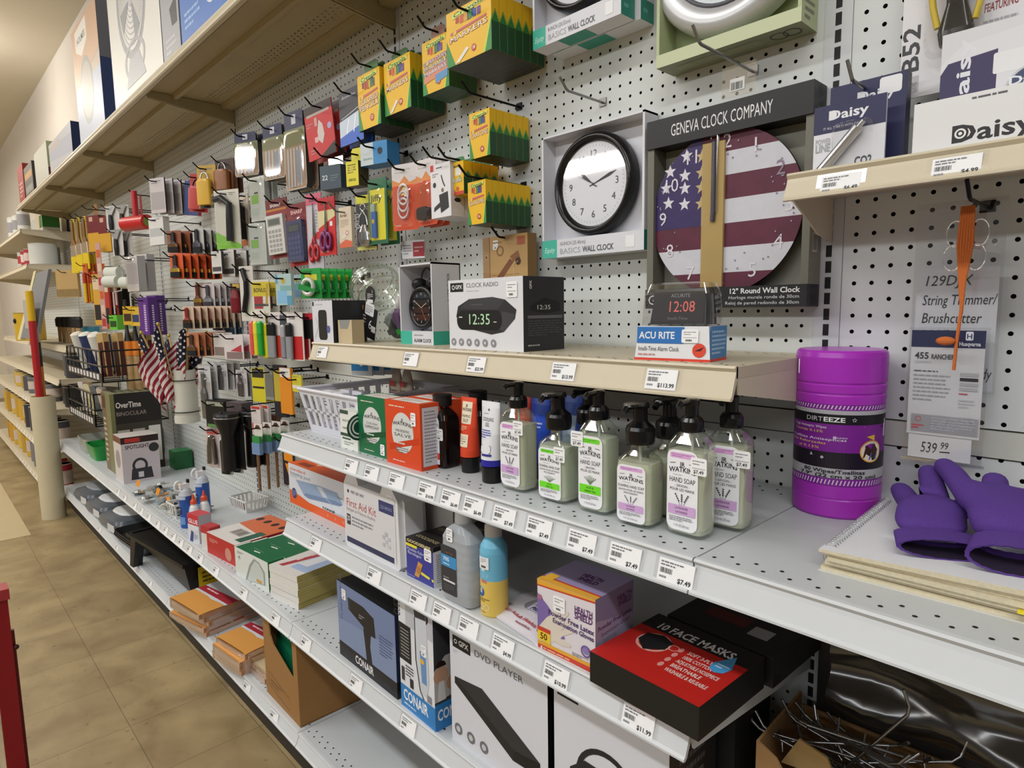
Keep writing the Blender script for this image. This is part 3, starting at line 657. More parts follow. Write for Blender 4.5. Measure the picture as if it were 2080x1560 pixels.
# ================================================================ soap shelf
SOAP = mat('d6d8bd', .12, trans=.72, ior=1.3, spec=.5)
CLR = clear('eef2ee', .04, .12)
PB = mat('0d0d0f', .22)
def soap(x0, y0, x1, y1, kind, tint, label, stk=None, lab=True, w=None):
    """kind h: tall hand soap; f: foaming soap with the big domed pump"""
    foam = kind == 'f'
    w = w or max(.05, sqrt((x1 - x0) ** 2 + (y1 - y0) ** 2)); d = .045 if foam else .042
    r = thing('soap_bottle', label, 'soap bottle', (x0, y0, ZS), degrees(atan2(y1 - y0, x1 - x0)), 'hand soap bottles')
    cx, cy = w / 2, d / 2; rx, ry = w / 2, d / 2
    H = .105 if foam else .141
    liq = mat({'v': 'f4f1dc', 'g': 'f1f4e2', 'c': 'f2f3e6'}[tint], .15, trans=.22, ior=1.28)
    mb = MB()
    mb.loft([(.0, rx * .8, ry * .7, 4), (.004, rx * .97, ry * .95, 5), (.012, rx, ry, 6), (H * .86, rx, ry, 6), (H * .93, rx * .96, ry * .95, 5), (H, rx * .72, ry * .82, 3.4), (H + .007, rx * .42, ry * .62, 2.5), (H + .0105, .0135, .0135), (H + (.022 if foam else .014), .0135, .0135)], CLR, 32, cx, cy)
    mb.obj('bottle', r)
    mb = MB(); k = .965; lv = H * (.9 if foam else .85)
    mb.loft([(.006, rx * .9, ry * .86, 5), (.014, rx * k, ry * k, 6), (H * .8, rx * k, ry * k, 6), (lv, rx * k * .97, ry * k * .95, 5)], liq, 32, cx, cy); mb.obj('soap', r, 'pale soap')
    mb = MB(); z = H + (.02 if foam else .012)
    if foam:
        mb.loft([(z - .004, .0205, .0205), (z, .0215, .0215), (z + .016, .0215, .0215), (z + .021, .02, .02), (z + .026, .0135, .0135), (z + .029, .0105, .0105), (z + .05, .0105, .0105)], PB, 24, cx, cy)
        mb.loft([(z + .048, .012, .016, 2.2, 0, -.002), (z + .053, .014, .026, 2.4, 0, -.012), (z + .0565, .012, .024, 2.4, 0, -.012)], PB, 24, cx, cy)
        mb.tube([(cx, cy - .02, z + .052), (cx, cy - .036, z + .051), (cx, cy - .043, z + .046)], .0045, PB, 8)
    else:
        mb.loft([(z - .006, .016, .016), (z - .002, .0165, .0165), (z + .008, .0165, .0165), (z + .013, .0135, .0135), (z + .016, .009, .009), (z + .03, .009, .009)], PB, 24, cx, cy)
        mb.loft([(z + .03, .0095, .0095), (z + .037, .0098, .0105), (z + .039, .0075, .008)], PB, 20, cx, cy)
        mb.tube([(cx, cy - .006, z + .035), (cx, cy - .028, z + .0345), (cx, cy - .034, z + .03)], .0042, PB, 8)
    mb.obj('pump', r, 'black pump top')
    mb = MB(); mb.tube([(cx, cy, H + .015), (cx + .004, cy, H * .5), (cx + .012, cy + .004, .01)], .0022, mat('e6e8e2', .3, trans=.4), 6); mb.obj('dip_tube', r)
    if lab:
        lw, lh = w * .8, H * .8; mb = MB(); f = Fr(mb, (cx - lw / 2, -.0006, H * .07), (1, 0, 0), (0, 0, 1), (0, -1, 0), lw, lh)
        tc, bc = {'v': ('d9a9d8', 'cfa6d6'), 'g': ('78d83c', '72dc2a'), 'c': ('d9a9d8', 'cfa6d6')}[tint]
        f.rr(0, 0, 1, 1, .1, 'ececf0'); f.rr(.1, .9, .9, .965, .02, tc); f.lines(.16, .91, .84, .955, 2, 'b06ab0' if tint != 'g' else '3c9a18', .4)
        K = '2e2e33'
        f.t('JR', .5, .8, .055, K, 'c', b=1); f.t('WATKINS', .5, .715, .062, K, 'c', w=.86, b=1, curve=.018); f.lines(.2, .685, .8, .7, 1, '8c8c90'); f.ln([(.1, .83), (.28, .84)], .008, K); f.ln([(.72, .84), (.9, .83)], .008, K)
        if foam: f.t('FOAMING HAND SOAP', .5, .605, .05, K, 'c', w=.92); f.t('SAVON POUR LES MAINS', .5, .545, .034, K, 'c', w=.88); f.t('MOUSSANT', .5, .495, .032, K, 'c', w=.5)
        else: f.t('HAND SOAP', .5, .6, .062, K, 'c', w=.84); f.t('- SAVON -', .5, .545, .032, K, 'c'); f.t('POUR LES MAINS', .5, .495, .034, K, 'c', w=.8)
        if tint == 'g':
            for s_ in (-3, -2, -1, 0, 1, 2, 3): f.ln([(.5, .33), (.5 + s_ * .05, .39), (.5 + s_ * .085, .46 - abs(s_) * .012)], .009, '6d7f63')
        else:
            for s_ in (-1, 0, 1):
                f.ln([(.5 + s_ * .05, .31), (.5 + s_ * .2, .45)], .006, '7a7a80')
                for q in range(4): f.d(.5 + s_ * (.1 + q * .035), .37 + q * .026, .012, '55505e', n=8)
        f.r(.06, .2, .94, .32, bc); f.t('LAVENDER' if tint != 'g' else 'ALOE &', .5, .27, .026, '5c4a66' if tint != 'g' else '2c4a18', 'c', b=1); f.t('LAVANDE' if tint != 'g' else 'GREEN TEA', .5, .22, .026, '5c4a66' if tint != 'g' else '2c4a18', 'c', b=1)
        f.lines(.1, .11, .9, .18, 3, '8a8a90'); f.t('9 FL OZ (255 mL)' if foam else '11 FL OZ (325 mL)', .5, .05, .028, K, 'c', w=.5)
        mb.obj('label', r, 'white printed label')
    if stk: sticker(r, Fr(mb, (0, -.0014, 0), (1, 0, 0), (0, 0, 1), (0, -1, 0), w, H), stk[0], stk[1], .024, .024, '$7.49')
    return r
soap(-0.4175,-0.3543, -0.3565,-0.355, 'h', 'v', 'lavender hand soap bottle next to the white gel tube', (.86, .82))
soap(-0.3234,-0.3551, -0.2613,-0.3552, 'f', 'g', 'green label foaming soap bottle, front one of its pair', (.86, .8))
soap(-0.236,-0.3555, -0.1788,-0.3535, 'h', 'g', 'tall green label hand soap bottle without domed pump', (.06, .82))
soap(-0.1573,-0.361, -0.0973,-0.3587, 'f', 'v', 'lavender label foaming soap bottle, front one of its pair')
soap(-0.0817,-0.3464, -0.0219,-0.3469, 'h', 'v', 'lavender hand soap bottle at the right end, front one', (.92, .74))
bx_, by_ = -0.0817,-0.3464
soap(bx_ + .028, by_ + .062, bx_ + .085, by_ + .066, 'h', 'v', 'lavender hand soap bottle hidden behind the rightmost one', (.95, .76))
bx_, by_ = -0.3234,-0.3551
soap(bx_ + .01, by_ + .07, bx_ + .065, by_ + .072, 'f', 'g', 'foaming soap bottle with only its domed pump showing behind the green pair', lab=False)
bx_, by_ = -0.1573,-0.361
soap(bx_ + .012, by_ + .062, bx_ + .067, by_ + .065, 'f', 'v', 'foaming soap bottle with domed pump behind the lavender foaming soap', lab=False)
# ---- liniment bottles
def liniment(x0, y0, w, label, lab):
    r = thing('liniment_bottle', label, 'bottle', (x0, y0, ZS), 4, 'liniment bottles'); d = w * .8; cx, cy = w / 2, d / 2; k = mat('140a08', .12)
    mb = MB(); mb.loft([(0, w * .47, d * .46, 5), (.004, w / 2, d / 2, 6), (.098, w / 2, d / 2, 6), (.108, w * .46, d * .46, 4), (.118, w * .3, d * .36, 2.5), (.122, .015, .015), (.128, .015, .015)], k, 28, cx, cy); mb.obj('bottle', r)
    mb = MB(); mb.loft([(.125, .0185, .0185), (.127, .0195, .0195), (.144, .0195, .0195), (.146, .0205, .0205), (.1475, .018, .018)], mat('0f0f10', .45), 28, cx, cy); mb.obj('cap', r)
    if lab:
        mb = MB(); f = Fr(mb, (w * .06, -.0006, .008), (1, 0, 0), (0, 0, 1), (0, -1, 0), w * .7, .098)
        f.rr(0, 0, 1, 1, .12, 'e4e4ec'); f.r(0, .02, 1, .24, 'd9482f'); f.r(0, 0, 1, .1, 'e4e4ec'); f.t('JR', .5, .85, .05, '2c2c30', 'c', b=1); f.t('WATKINS', .5, .79, .055, '2c2c30', 'c', w=.84, b=1, curve=.015)
        f.lines(.14, .7, .86, .73, 1, '6a6a70'); f.t('LINIMENT', .5, .61, .075, '2c2c30', 'c', w=.86); f.lines(.14, .56, .86, .59, 1, '6a6a70'); f.lines(.12, .28, .88, .46, 4, '6a6a78'); f.lines(.14, .13, .86, .21, 3, 'f0b9a8')
        mb.obj('label', r, 'white and red label'); sticker(r, Fr(mb, (0, -.0014, 0), (1, 0, 0), (0, 0, 1), (0, -1, 0), w, .14), .78, .5, .022, .024)
xa, ya = -0.651,-0.3446
liniment(xa, ya, .058, 'black liniment bottle with a white and red label, front one', 1)
liniment(xa + .012, ya + .085, .058, 'black capped bottle standing behind the labelled liniment bottle', 0)
# ---- squeeze tubes
def tube_(x0, y0, w, h, col, label, art=None, cap='101012', band=None, rz=0):
    r = thing('squeeze_tube', label, 'tube', (x0, y0, ZS), rz, 'squeeze tubes'); cx = w / 2; cc = .032
    mb = MB(); mb.loft([(0, w * .36, w * .36), (.002, w * .38, w * .38), (cc - .002, w * .39, w * .39)], mat(cap, .35), 26, cx, .02); mb.obj('cap', r)
    mb = MB(); S = [(cc, w * .42, w * .42), (cc + .012, w * .43, w * .4), (cc + (h - cc) * .5, w * .46, w * .26), (h * .93, w * .495, .004, 2.5), (h, w * .5, .0015, 3)]
    mm = [mat(band or col, .3), mat(col, .3), mat(col, .3), mat(col, .3)]
    mb.loft(S, mm, 30, cx, .02)
    def fn(u, v, k):
        z = cc + .014 + v * (h - cc - .014); i = 1
        while i < 3 and z > S[i + 1][0]: i += 1
        a_, b_ = S[i], S[i + 1]; q = (z - a_[0]) / (b_[0] - a_[0]); rx = a_[1] + (b_[1] - a_[1]) * q; ry = a_[2] + (b_[2] - a_[2]) * q
        X = (u - .5) * 1.7; return V((cx + rx * X, .02 - ry * sqrt(max(.02, 1 - min(.98, X * X))) - k - .0004, z))
    if art: art(Fr(mb, (0, 0, 0), (1, 0, 0), (0, 0, 1), (0, -1, 0), w * .85, h - cc - .014, fn))
    mb.obj('body', r)
    return r
def a(f):
    f.r(.12, .5, .88, .92, 'e8dcc4'); f.t('JR', .5, .82, .05, '3a2a22', 'c', b=1); f.t('WATKINS', .5, .74, .06, '3a2a22', 'c', w=.7, b=1); f.t('WARMING', .5, .62, .055, '3a2a22', 'c', w=.66); f.t('BALM', .5, .53, .07, '3a2a22', 'c', w=.4)
    f.lines(.14, .36, .7, .46, 3, 'f3c0a4'); f.r(.12, .06, .8, .3, 'e8dcc4'); f.lines(.18, .1, .74, .27, 4, '6a5648')
tube_(-0.5688,-0.3337, .047, .148, 'd8482a', 'orange warming balm squeeze tube in the front row', a)
def a(f):
    f.d(.5, .86, .02, '55555a'); f.lines(.2, .78, .8, .8, 1, '77777c'); f.t('COOLING', .5, .66, .065, '38383d', 'c', w=.72); f.t('GEL', .5, .57, .065, '38383d', 'c', w=.3); f.lines(.14, .36, .8, .52, 4, '4b55a8'); f.rr(.14, .1, .84, .24, .03, '55555c'); f.rr(.155, .112, .825, .228, .02, 'e9e9ee'); f.r(.3, .05, .9, .09, '33338a')
tube_(-0.4837,-0.3535, .05, .15, 'e3e3e8', 'white cooling gel squeeze tube with a blue band', a, band='2d2a9a')
xa, ya = -0.4837,-0.3535
tube_(xa + .0, ya + .085, .045, .15, 'd9482a', 'orange squeeze tube peeping out behind the white gel tube')
tube_(xa + .045, ya + .085, .05, .15, '2f55c8', 'bright blue squeeze tube behind the leftmost lavender soap', lambda f: f.lines(.2, .4, .8, .6, 3, 'cfd6ee'))
tube_(xa + .105, ya + .1, .055, .16, '24479c', 'darker blue pack standing behind the green foaming soap', lambda f: f.r(.3, .2, .9, .7, '8ea2b8'), cap='24479c')
# ---- salve boxes
def jr(dark, tilt, word):
    def a(f):
        f.lines(.12, .9, .88, .935, 1, 'e9d9cc'); f.d(.5, .52, .29, 'd4d6d4', ry=1.08)
        f.p([(.1, .36 - tilt), (.95, .44 + tilt), (.95, .35 + tilt), (.1, .27 - tilt)], dark); f.lines(.3, .33, .75, .38, 1, 'cfd8cf')
        f.t('JR', .5, .7, .04, '3a3a3a', 'c', b=1); f.t('WATKINS', .5, .62, .055, '3a3a3a', 'c', w=.55, b=1, curve=.02); f.t(word[0], .5, .53, .04, '3a3a3a', 'c', w=.4); f.t(word[1], .5, .46, .05, '3a3a3a', 'c', w=.5)
        f.lines(.28, .2, .72, .3, 3, '7a7a78'); f.lines(.2, .06, .8, .09, 1, 'e9d9cc')
    return a
def tp(f): f.r(.1, .12, .9, .88, 'e6e2de'); f.lines(.2, .3, .8, .7, 3, 'b98a84')
x0, x1, h = fit((-0.8701,1.037,-0.7531,1.151), ZS)
carton('salve_box', 'green salve carton with a pale oval label', 'box', x0, -.372, ZS, x1 - x0, .055, h, ('0d6b40', '0b5a36', '1d7a50'), {'f': jr('0c4f30', .02, ('COUGH', 'SUPPRESSANT')), 't': tp}, stk=('f', .84, .14, .017, .024), group='salve cartons')
x0, x1, h = fit((-0.7383,1.0334,-0.6138,1.1554), ZS)
carton('salve_box', 'orange salve carton with a pale oval label, front one', 'box', x0, -.383, ZS, x1 - x0, .05, h, ('d9481f', 'd24a24', 'd9552e'), {'f': jr('c93a16', .05, ('PAIN RELIEVING', 'SALVE')), 't': tp, 'r': lambda f: (f.r(.1, .06, .9, .94, 'cfcdd4'), f.lines(.2, .1, .8, .9, 16, '8a8a94'))}, stk=('f', .82, .76, .017, .027), group='salve cartons')
carton('salve_box', 'orange salve carton with a white top, directly behind the front one', 'box', x0 + .004, -.383 + .056, ZS, x1 - x0, .05, h, ('d9481f', 'd24a24', 'd9552e'), {'t': tp}, group='salve cartons')
carton('salve_box', 'rearmost orange salve carton, third from the shelf edge', 'box', x0 + .006, -.383 + .112, ZS, x1 - x0, .05, h, ('d9481f', 'd24a24', 'd9552e'), {'t': tp}, group='salve cartons')
x0, x1, h = fit((-0.9487,1.0331,-0.8717,1.111), ZS)
def a(f): f.r(0, .9, .5, 1, '3a5248'); f.t('WATKINS', .46, .7, .06, '4a5248', 'c', w=.66); f.t('VAPOR RUB', .46, .5, .06, '3a4a42', 'c', w=.66); f.r(0, .32, 1, .4, '2c4d3f'); f.r(.1, .24, .6, .28, '2c4d3f'); f.lines(.2, .08, .8, .2, 2, '9aa49c')
def b(f): f.d(.1, .62, .34, '25483b', a0=0, a1=360); f.ring(.1, .62, .24, .28, 'e0e4de'); f.ring(.1, .62, .15, .19, 'e0e4de')
carton('apothecary_box', 'small white and dark green carton beside the white basket', 'box', x0, -.375, ZS, x1 - x0, .045, h, ('e3e5df', 'd6d9d2', 'd9dbd6'), {'f': a, 'r': b})
# ---- white plastic basket with flat packs in it
r = thing('plastic_basket', 'white slotted plastic basket on the soap shelf', 'basket', (-1.06, -.2, ZS), 0)
BX = [(0, .125, .125), (.11, .15, .152)]
WP = mat('d4d4dc', .35)
def bwall(mb, p00, p10, p01, p11, cols, rows, m, bot=.14, topm=.12):
    """slotted wall between two lower and two upper corners"""
    L = lambda u, v: tuple((V(p00) * (1 - u) + V(p10) * u) * (1 - v) + (V(p01) * (1 - u) + V(p11) * u) * v)
    q = lambda u0, v0, u1, v1: mb.poly([L(u0, v0), L(u1, v0), L(u1, v1), L(u0, v1)], m)
    q(0, 0, 1, bot); q(0, 1 - topm, 1, 1)
    hh = (1 - bot - topm) / rows
    for j in range(1, rows): q(0, bot + j * hh - .03, 1, bot + j * hh + .03)
    e = .06; cw = (1 - 2 * e) / cols
    q(0, bot, e, 1 - topm); q(1 - e, bot, 1, 1 - topm)
    for i in range(1, cols): q(e + i * cw - cw * .24, bot, e + i * cw + cw * .24, 1 - topm)
def basket(r, wx, dy, h, m, fl=.8, cols=(7, 9), rows=2, rimr=.005):
    mb = MB(); a0, b0, a1, b1 = wx / 2 * fl, dy / 2 * fl, wx / 2, dy / 2
    lo = [(-a0, -b0, .004), (a0, -b0, .004), (a0, b0, .004), (-a0, b0, .004)]; hi = [(-a1, -b1, h), (a1, -b1, h), (a1, b1, h), (-a1, b1, h)]
    for i in range(4): bwall(mb, lo[i], lo[(i + 1) % 4], hi[i], hi[(i + 1) % 4], cols[i % 2], rows, m)
    o = mb.obj('walls', r); s_ = o.modifiers.new('thick', 'SOLIDIFY'); s_.thickness = .0025; s_.offset = 0
    mb = MB(); mb.box(-a0, -b0, .0, a0, b0, .004, m); mb.obj('base', r)
    mb = MB()
    for i in range(4): mb.rod(hi[i], hi[(i + 1) % 4], rimr, m, 10); mb.ball(hi[i], rimr, rimr, rimr, m, 8)
    mb.obj('rim', r)
basket(r, .31, .30, .115, WP, .86, (8, 7))
for i, (dx, dy, c_, lb) in enumerate(((-.1, -.1, 'e0e0e6', 'front left'), (-.045, -.098, 'e0e0e6', 'front, second from the left'), (-.085, -.055, 'd8d8e0', 'second row left'), (-.03, -.05, 'd8d8e0', 'second row, right of another'), (.03, -.095, 'd9c9dc', 'front right, pinkish'), (.08, -.09, 'd9c9dc', 'front corner near the salve boxes, pinkish'))):
    carton('flat_pack', 'flat pale pack standing in the white basket, ' + lb, 'pack', -1.06 + dx - .02, -.2 + dy, ZS + .005, .047, .02, .103 if i < 4 else .085, (c_, c_, c_), {'f': lambda f: (f.lines(.12, .6, .88, .92, 4, '6a6a72'), f.lines(.12, .1, .8, .4, 3, 'a48fb0'))}, group='flat packs in the basket')
for i, (px, py) in enumerate(((-1.145, -.085), (-1.1, -.08))):
    r = thing('spout_pouch', 'brown stand-up pouch at the back of the white basket, %s one' % ('taller left' if i == 0 else 'smaller right'), 'pouch', (px, py, ZS + .006), 8)
    mb = MB(); k = mat('b5a592', .35); mb.loft([(0, .024, .016, 3), (.05, .025, .014, 3), (.11, .022, .008, 2.5), (.145 - .006 * i, .016, .0025, 2.5), (.155 - .006 * i, .012, .001, 2.5)], k, 22)
    f = front(mb, .04, .1, -.02, -.0165, .04); f.r(.15, .58, .6, .74, 'b03a38'); f.lines(.15, .2, .8, .5, 4, '6a5a4c'); mb.obj('pouch', r)

# ---- right hand part of the soap shelf: wipes tub, notebook, gloves
tx, ty = .049, -.068
r = thing('wipes_tub', 'tall purple plastic tub of wipes by the pegboard', 'tub', (tx, ty, ZS), 0)
PU = mat('a42fb4', .3); R0 = .0625
mb = MB(); mb.loft([(0, R0 * .93, R0 * .93), (.004, R0 * .985, R0 * .985), (.028, R0, R0), (.03, R0 * .985, R0 * .985), (.032, R0, R0), (.05, R0, R0), (.05, R0 * .985, R0 * .985), (.172, R0 * .985, R0 * .985)], PU, 48); mb.obj('body', r)
mb = MB(); mb.loft([(.172, R0, R0), (.184, R0 * 1.005, R0 * 1.005), (.186, R0 * .985, R0 * .985), (.189, R0 * 1.005, R0 * 1.005), (.199, R0 * 1.01, R0 * 1.01), (.201, R0 * .985, R0 * .985), (.204, R0 * 1.01, R0 * 1.01), (.24, R0 * 1.015, R0 * 1.015), (.247, R0 * .99, R0 * .99), (.25, R0 * .94, R0 * .94), (.25, R0 * .8, R0 * .8)], mat('a830b8', .26), 48); mb.obj('lid', r, 'purple screw lid')
mb = MB(); f = wrap(mb, 0, 0, R0 * .985, .05, .122, -190, 20); f.k = .0006
SV = mat('b0aeb4', .3)
f.r(0, 0, 1, 1, '7a1f8e'); f.r(0, .1, 1, .22, SV); f.r(0, .88, 1, .93, SV)
f.mp([[(i / 44 + .004, a_), (i / 44 + .014, b_), (i / 44 + .006, b_), (i / 44 - .004, a_)] for i in range(44) for a_, b_ in ((.02, .08), (.945, .99))], 'd9bfe0')
f.r(0, .76, 1, .88, '141016'); f.r(0, .22, 1, .42, '1a1220'); f.p([(0, .42), (.75, .42), (.6, .5), (0, .52)], '3a1448')
f.t('DIRT', .36, .79, .055, 'c9c4cc', w=.115); f.t('EEZE', .477, .79, .055, WHITE, w=.13, b=1); f.star(.66, .82, .028, WHITE); f.d(.66, .82, .012, '141016')
f.p([(.72, .74), (.92, .82), (.92, .6)], 'e9e9ec'); f.star(.88, .73, .03, '33203a')
f.t('Tough Antiseptic Wipes', .24, .705, .032, 'e9dcec', w=.26); f.t('Chloride 0.13%', .24, .65, .03, 'e6c060', w=.24); f.t('Toallitas Antisepticas', .22, .56, .03, 'e9dcec', w=.4); f.t('Mas Reforzadas', .22, .51, .03, 'e6c060', w=.28); f.t('al 0.13%', .3, .45, .03, 'e6c060', w=.16)
f.d(.78, .44, .15, 'e0a030', ry=.9); f.d(.78, .44, .135, 'e8dcc8', ry=.9); f.p([(.72, .36), (.74, .52), (.78, .46), (.8, .54), (.83, .46), (.86, .5), (.86, .38), (.8, .33)], '3a1f14'); f.p([(.76, .34), (.78, .43), (.83, .42), (.82, .34)], '4a6aa8'); f.p([(.74, .62), (.8, .64), (.8, .57)], 'e0b030')
f.t('80 Wipes/Toallitas', .36, .165, .042, '26262a', w=.38, b=1); f.t('7.9" (22 cm x 20 cm)', .33, .108, .042, '26262a', w=.5, b=1); f.d(.55, .6, .02, 'c9b0d2'); f.lines(.56, .58, .68, .62, 1, 'b48fc0'); f.p([(.4, .36), (.42, .36), (.41, .4)], 'b9b0bf'); f.d(.48, .35, .018, 'b9b0bf')
mb.obj('label', r, 'black and purple printed label')
sticker(r, wrap(mb, 0, 0, R0 * 1.02, .2, .04, -170, -30), .3, .62, .014, .024)
# spiral notebook
r = thing('spiral_notebook', 'worn spiral notebook with curled pages under the purple gloves', 'notebook', (.128, -.325, ZS), 2)
PG = mat('d9dade', .6); ED = mat('cfc4a8', .7, noise=.2, scale=220)
n = 14
for i in range(6):
    mb = MB(); z0 = .001 + i * .0046; z1 = z0 + .0042
    o0 = RND.uniform(-.006, .006); o1 = RND.uniform(-.004, .006); T = []; Bt = []
    for j in range(n):
        u = j / (n - 1); wv = .0015 * sin(u * 5 + i) * (i / 6) + .0018 * u * i; wz = .0015 * sin(u * 5 + i - 1) * ((i - 1) / 6) * (i > 0) + .0018 * u * max(0, i - 1) + (.001 if i else 0)
        for yy in (o1 - .004 * i * .3, .25): T.append((o0 + u * .36, yy, z1 + wv)); Bt.append((o0 + u * .36, yy, z0 + wz - (.001 if i else 0)))
    m_ = [(2 * j, 2 * j + 2, 2 * j + 3, 2 * j + 1) for j in range(n - 1)]
    mb.add(T, m_, PG if i == 5 else ED); mb.add(Bt, m_, ED)
    mb.add(T[0::2] + Bt[0::2], [(j, n + j, n + j + 1, j + 1) for j in range(n - 1)], ED); mb.add([T[0], T[1], Bt[1], Bt[0]], [(0, 1, 2, 3)], ED)
    if i == 5:
        f = topf(mb, .3, .24, o0 + .02, .01, z1 + .005)
        mb.poly([(.22, .0, z1 + .0085), (.3, .0, z1 + .0105), (.3, .05, z1 + .0105), (.25, .02, z1 + .0095)], 'd98a4a')
    mb.obj('page_block', r)
mb = MB(); mb.box(-.004, -.004, -.0005, .36, .252, .001, mat('d6d2c4', .5)); mb.obj('back_cover', r)
mb = MB()
for k in range(30): mb.torus((.004, .012 + k * .0082, .017), .0155, .0008, mat('b9bbc0', .25, metal=1), 'y', 14, 5, .55, 1)
mb.obj('wire_spiral', r)
mb = MB(); mb.box(.185, -.012, .012, .206, .004, .014, mat('ecd92a', .5)); mb.obj('page_tab', r, 'bright yellow page tab')
# a pair of knitted gloves
GL = mat('563b86', .95, noise=.16, scale=420, spec=.2)
GD = mat('21142e', .95)
def glove(label, loc, rz, P, fingers, cuff, palm):
    """P: palm chain; fingers: chains from the knuckles; all in metres, lying flat"""
    r = thing('knit_glove', label, 'glove', loc, rz, 'purple knit gloves')
    mb = MB()
    me = bpy.data.meshes.new('hand'); vs = []; es = []; rad = []
    for i, (p, q) in enumerate(palm):
        vs.append(p); rad.append(q)
        if i: es.append((i - 1, i))
    for root, ch in fingers:
        prev = root
        for p, q in ch:
            vs.append(p); rad.append(q); es.append((prev, len(vs) - 1)); prev = len(vs) - 1
    me.from_pydata(vs, es, [])
    o = bpy.data.objects.new('hand', me); COL.objects.link(o); o.parent = r
    sk = o.modifiers.new('skin', 'SKIN'); sk.use_smooth_shade = True
    for i, q in enumerate(rad): me.skin_vertices[0].data[i].radius = q
    me.skin_vertices[0].data[0].use_root = True
    sb = o.modifiers.new('smooth', 'SUBSURF'); sb.levels = 2; sb.render_levels = 2
    me.materials.append(GL)
    # ribbed cuff, an open flattened sleeve
    mb = MB(); (ax, ay, az), (bx, by, bz), w0, w1, hh = cuff
    dv = V((bx - ax, by - ay, 0)).normalized(); nv = V((-dv.y, dv.x, 0)); N = 40; S = []
    for k in range(7):
        u = k / 6; c = V((ax, ay, az)) * (1 - u) + V((bx, by, bz)) * u; ww = w0 + (w1 - w0) * u
        S.append([tuple(c + nv * ww * cos(2 * pi * i / N) * (1 + .02 * (i % 2)) + V((0, 0, hh * (.8 + .3 * u) * sin(2 * pi * i / N) * (1 + .05 * (i % 2))))) for i in range(N)])
    for k in range(6): mb.add(S[k] + S[k + 1], [(i, (i + 1) % N, N + (i + 1) % N, N + i) for i in range(N)], GL, True)
    inn = [[tuple(V(p) * .9 + (sum((V(q) for q in ring), V()) / N) * .1 - V((dv.x, dv.y, 0)) * .001) for p in ring] for ring in S[2:]]
    for k in range(len(inn) - 1): mb.add(inn[k] + inn[k + 1], [(N + i, N + (i + 1) % N, (i + 1) % N, i) for i in range(N)], GD, True)
    mb.add(S[-1] + inn[-1], [(i, (i + 1) % N, N + (i + 1) % N, N + i) for i in range(N)], GL, True)
    mb.obj('cuff', r, 'ribbed open cuff')
    return r
s_ = .016
glove('purple knit glove lying left, fingers toward the wipes tub', (.18, -.262, ZS + .031), 0, None,
      [(2, [((-.002, .098, .022), (.017, .012)), ((-.022, .135, .026), (.0155, .012)), ((-.036, .165, .026), (.013, .011))]),
       (2, [((.022, .105, .034), (.017, .013)), ((.008, .145, .044), (.016, .013)), ((-.006, .185, .05), (.0145, .0125)), ((-.01, .195, .05), (.011, .01))]),
       (2, [((.045, .1, .022), (.016, .012)), ((.052, .14, .03), (.014, .012)), ((.05, .18, .03), (.012, .01))])],
      ((.042, .018, .015), (.06, -.02, .012), .042, .046, .010),
      [((.04, .022, .016), (.040, .012)), ((.028, .05, .02), (.041, .016)), ((.018, .08, .022), (.036, .016))])
glove('purple knit glove lying right, on top of the other, dark open cuff', (.245, -.25, ZS + .036), 0, None,
      [(2, [((-.012, .085, .05), (.017, .013)), ((-.032, .125, .058), (.0155, .013)), ((-.05, .16, .06), (.0145, .0125)), ((-.054, .168, .06), (.011, .01))]),
       (2, [((.015, .1, .05), (.017, .014)), ((.01, .14, .054), (.015, .013)), ((.0, .175, .046), (.012, .011))]),
       (2, [((.045, .1, .044), (.017, .014)), ((.06, .14, .046), (.015, .013)), ((.06, .17, .036), (.012, .011))]),
       (1, [((.085, .05, .026), (.02, .015)), ((.115, .055, .02), (.018, .013)), ((.145, .05, .016), (.013, .011))])],
      ((.05, .0, .022), (.058, -.04, .014), .035, .042, .014),
      [((.05, .004, .024), (.034, .015)), ((.04, .04, .036), (.042, .02)), ((.024, .075, .044), (.038, .019))])

# ================================================================ first aid shelf
# ---- heating pad box
x0, x1, h = fit((-1.3526,0.7327,-1.0055,0.9077), Z3)
def a(f):
    f.r(0, 0, 1, .2, 'dd5a24'); f.p([(0, .2), (.35, .2), (.2, .27), (0, .34)], 'dd5a24'); f.t('standard', .03, .85, .075, 'd8643a', w=.28); f.t('heating pad', .03, .74, .08, '8797ab', w=.36); f.lines(.03, .69, .25, .72, 1, '9aa2ac')
    f.p([(.13, .64), (.55, .72), (.82, .72), (.9, .5), (.86, .44), (.35, .3), (.27, .33)], '8fa5c4'); f.p([(.27, .33), (.35, .3), (.86, .44), (.9, .5), (.8, .52), (.3, .4)], '7188ac'); f.p([(.5, .68), (.58, .7), (.67, .52), (.6, .48)], 'c4cad6'); f.ln([(.63, .5), (.72, .42), (.74, .34)], .015, 'b9c4d6')
    f.d(.09, .28, .13, '27356e'); f.lines(.04, .2, .14, .36, 4, '8a94bd'); f.t('CONAIR', .58, .215, .055, '2c2c30', w=.2, b=1); f.t('comfort', .79, .215, .045, '9a9aa2', w=.14)
    for i in range(3): f.ring(.66 + i * .12, .1, .02, .03, 'f0b48c')
    f.lines(.82, .6, .96, .65, 1, '8a8a90')
def b(f): f.r(0, 0, 1, 1, 'dd5a24'); f.d(.3, .5, .16, 'e9b08c'); f.r(.1, .1, .3, .3, '8a3414')
carton('heating_pad_box', 'white and orange box picturing a folded blue pad', 'box', x0, -.33, Z3, x1 - x0, .11, h, ('d2d5de', 'd0d2d8', 'dd5a24'), {'f': a, 't': b}, rz=0)
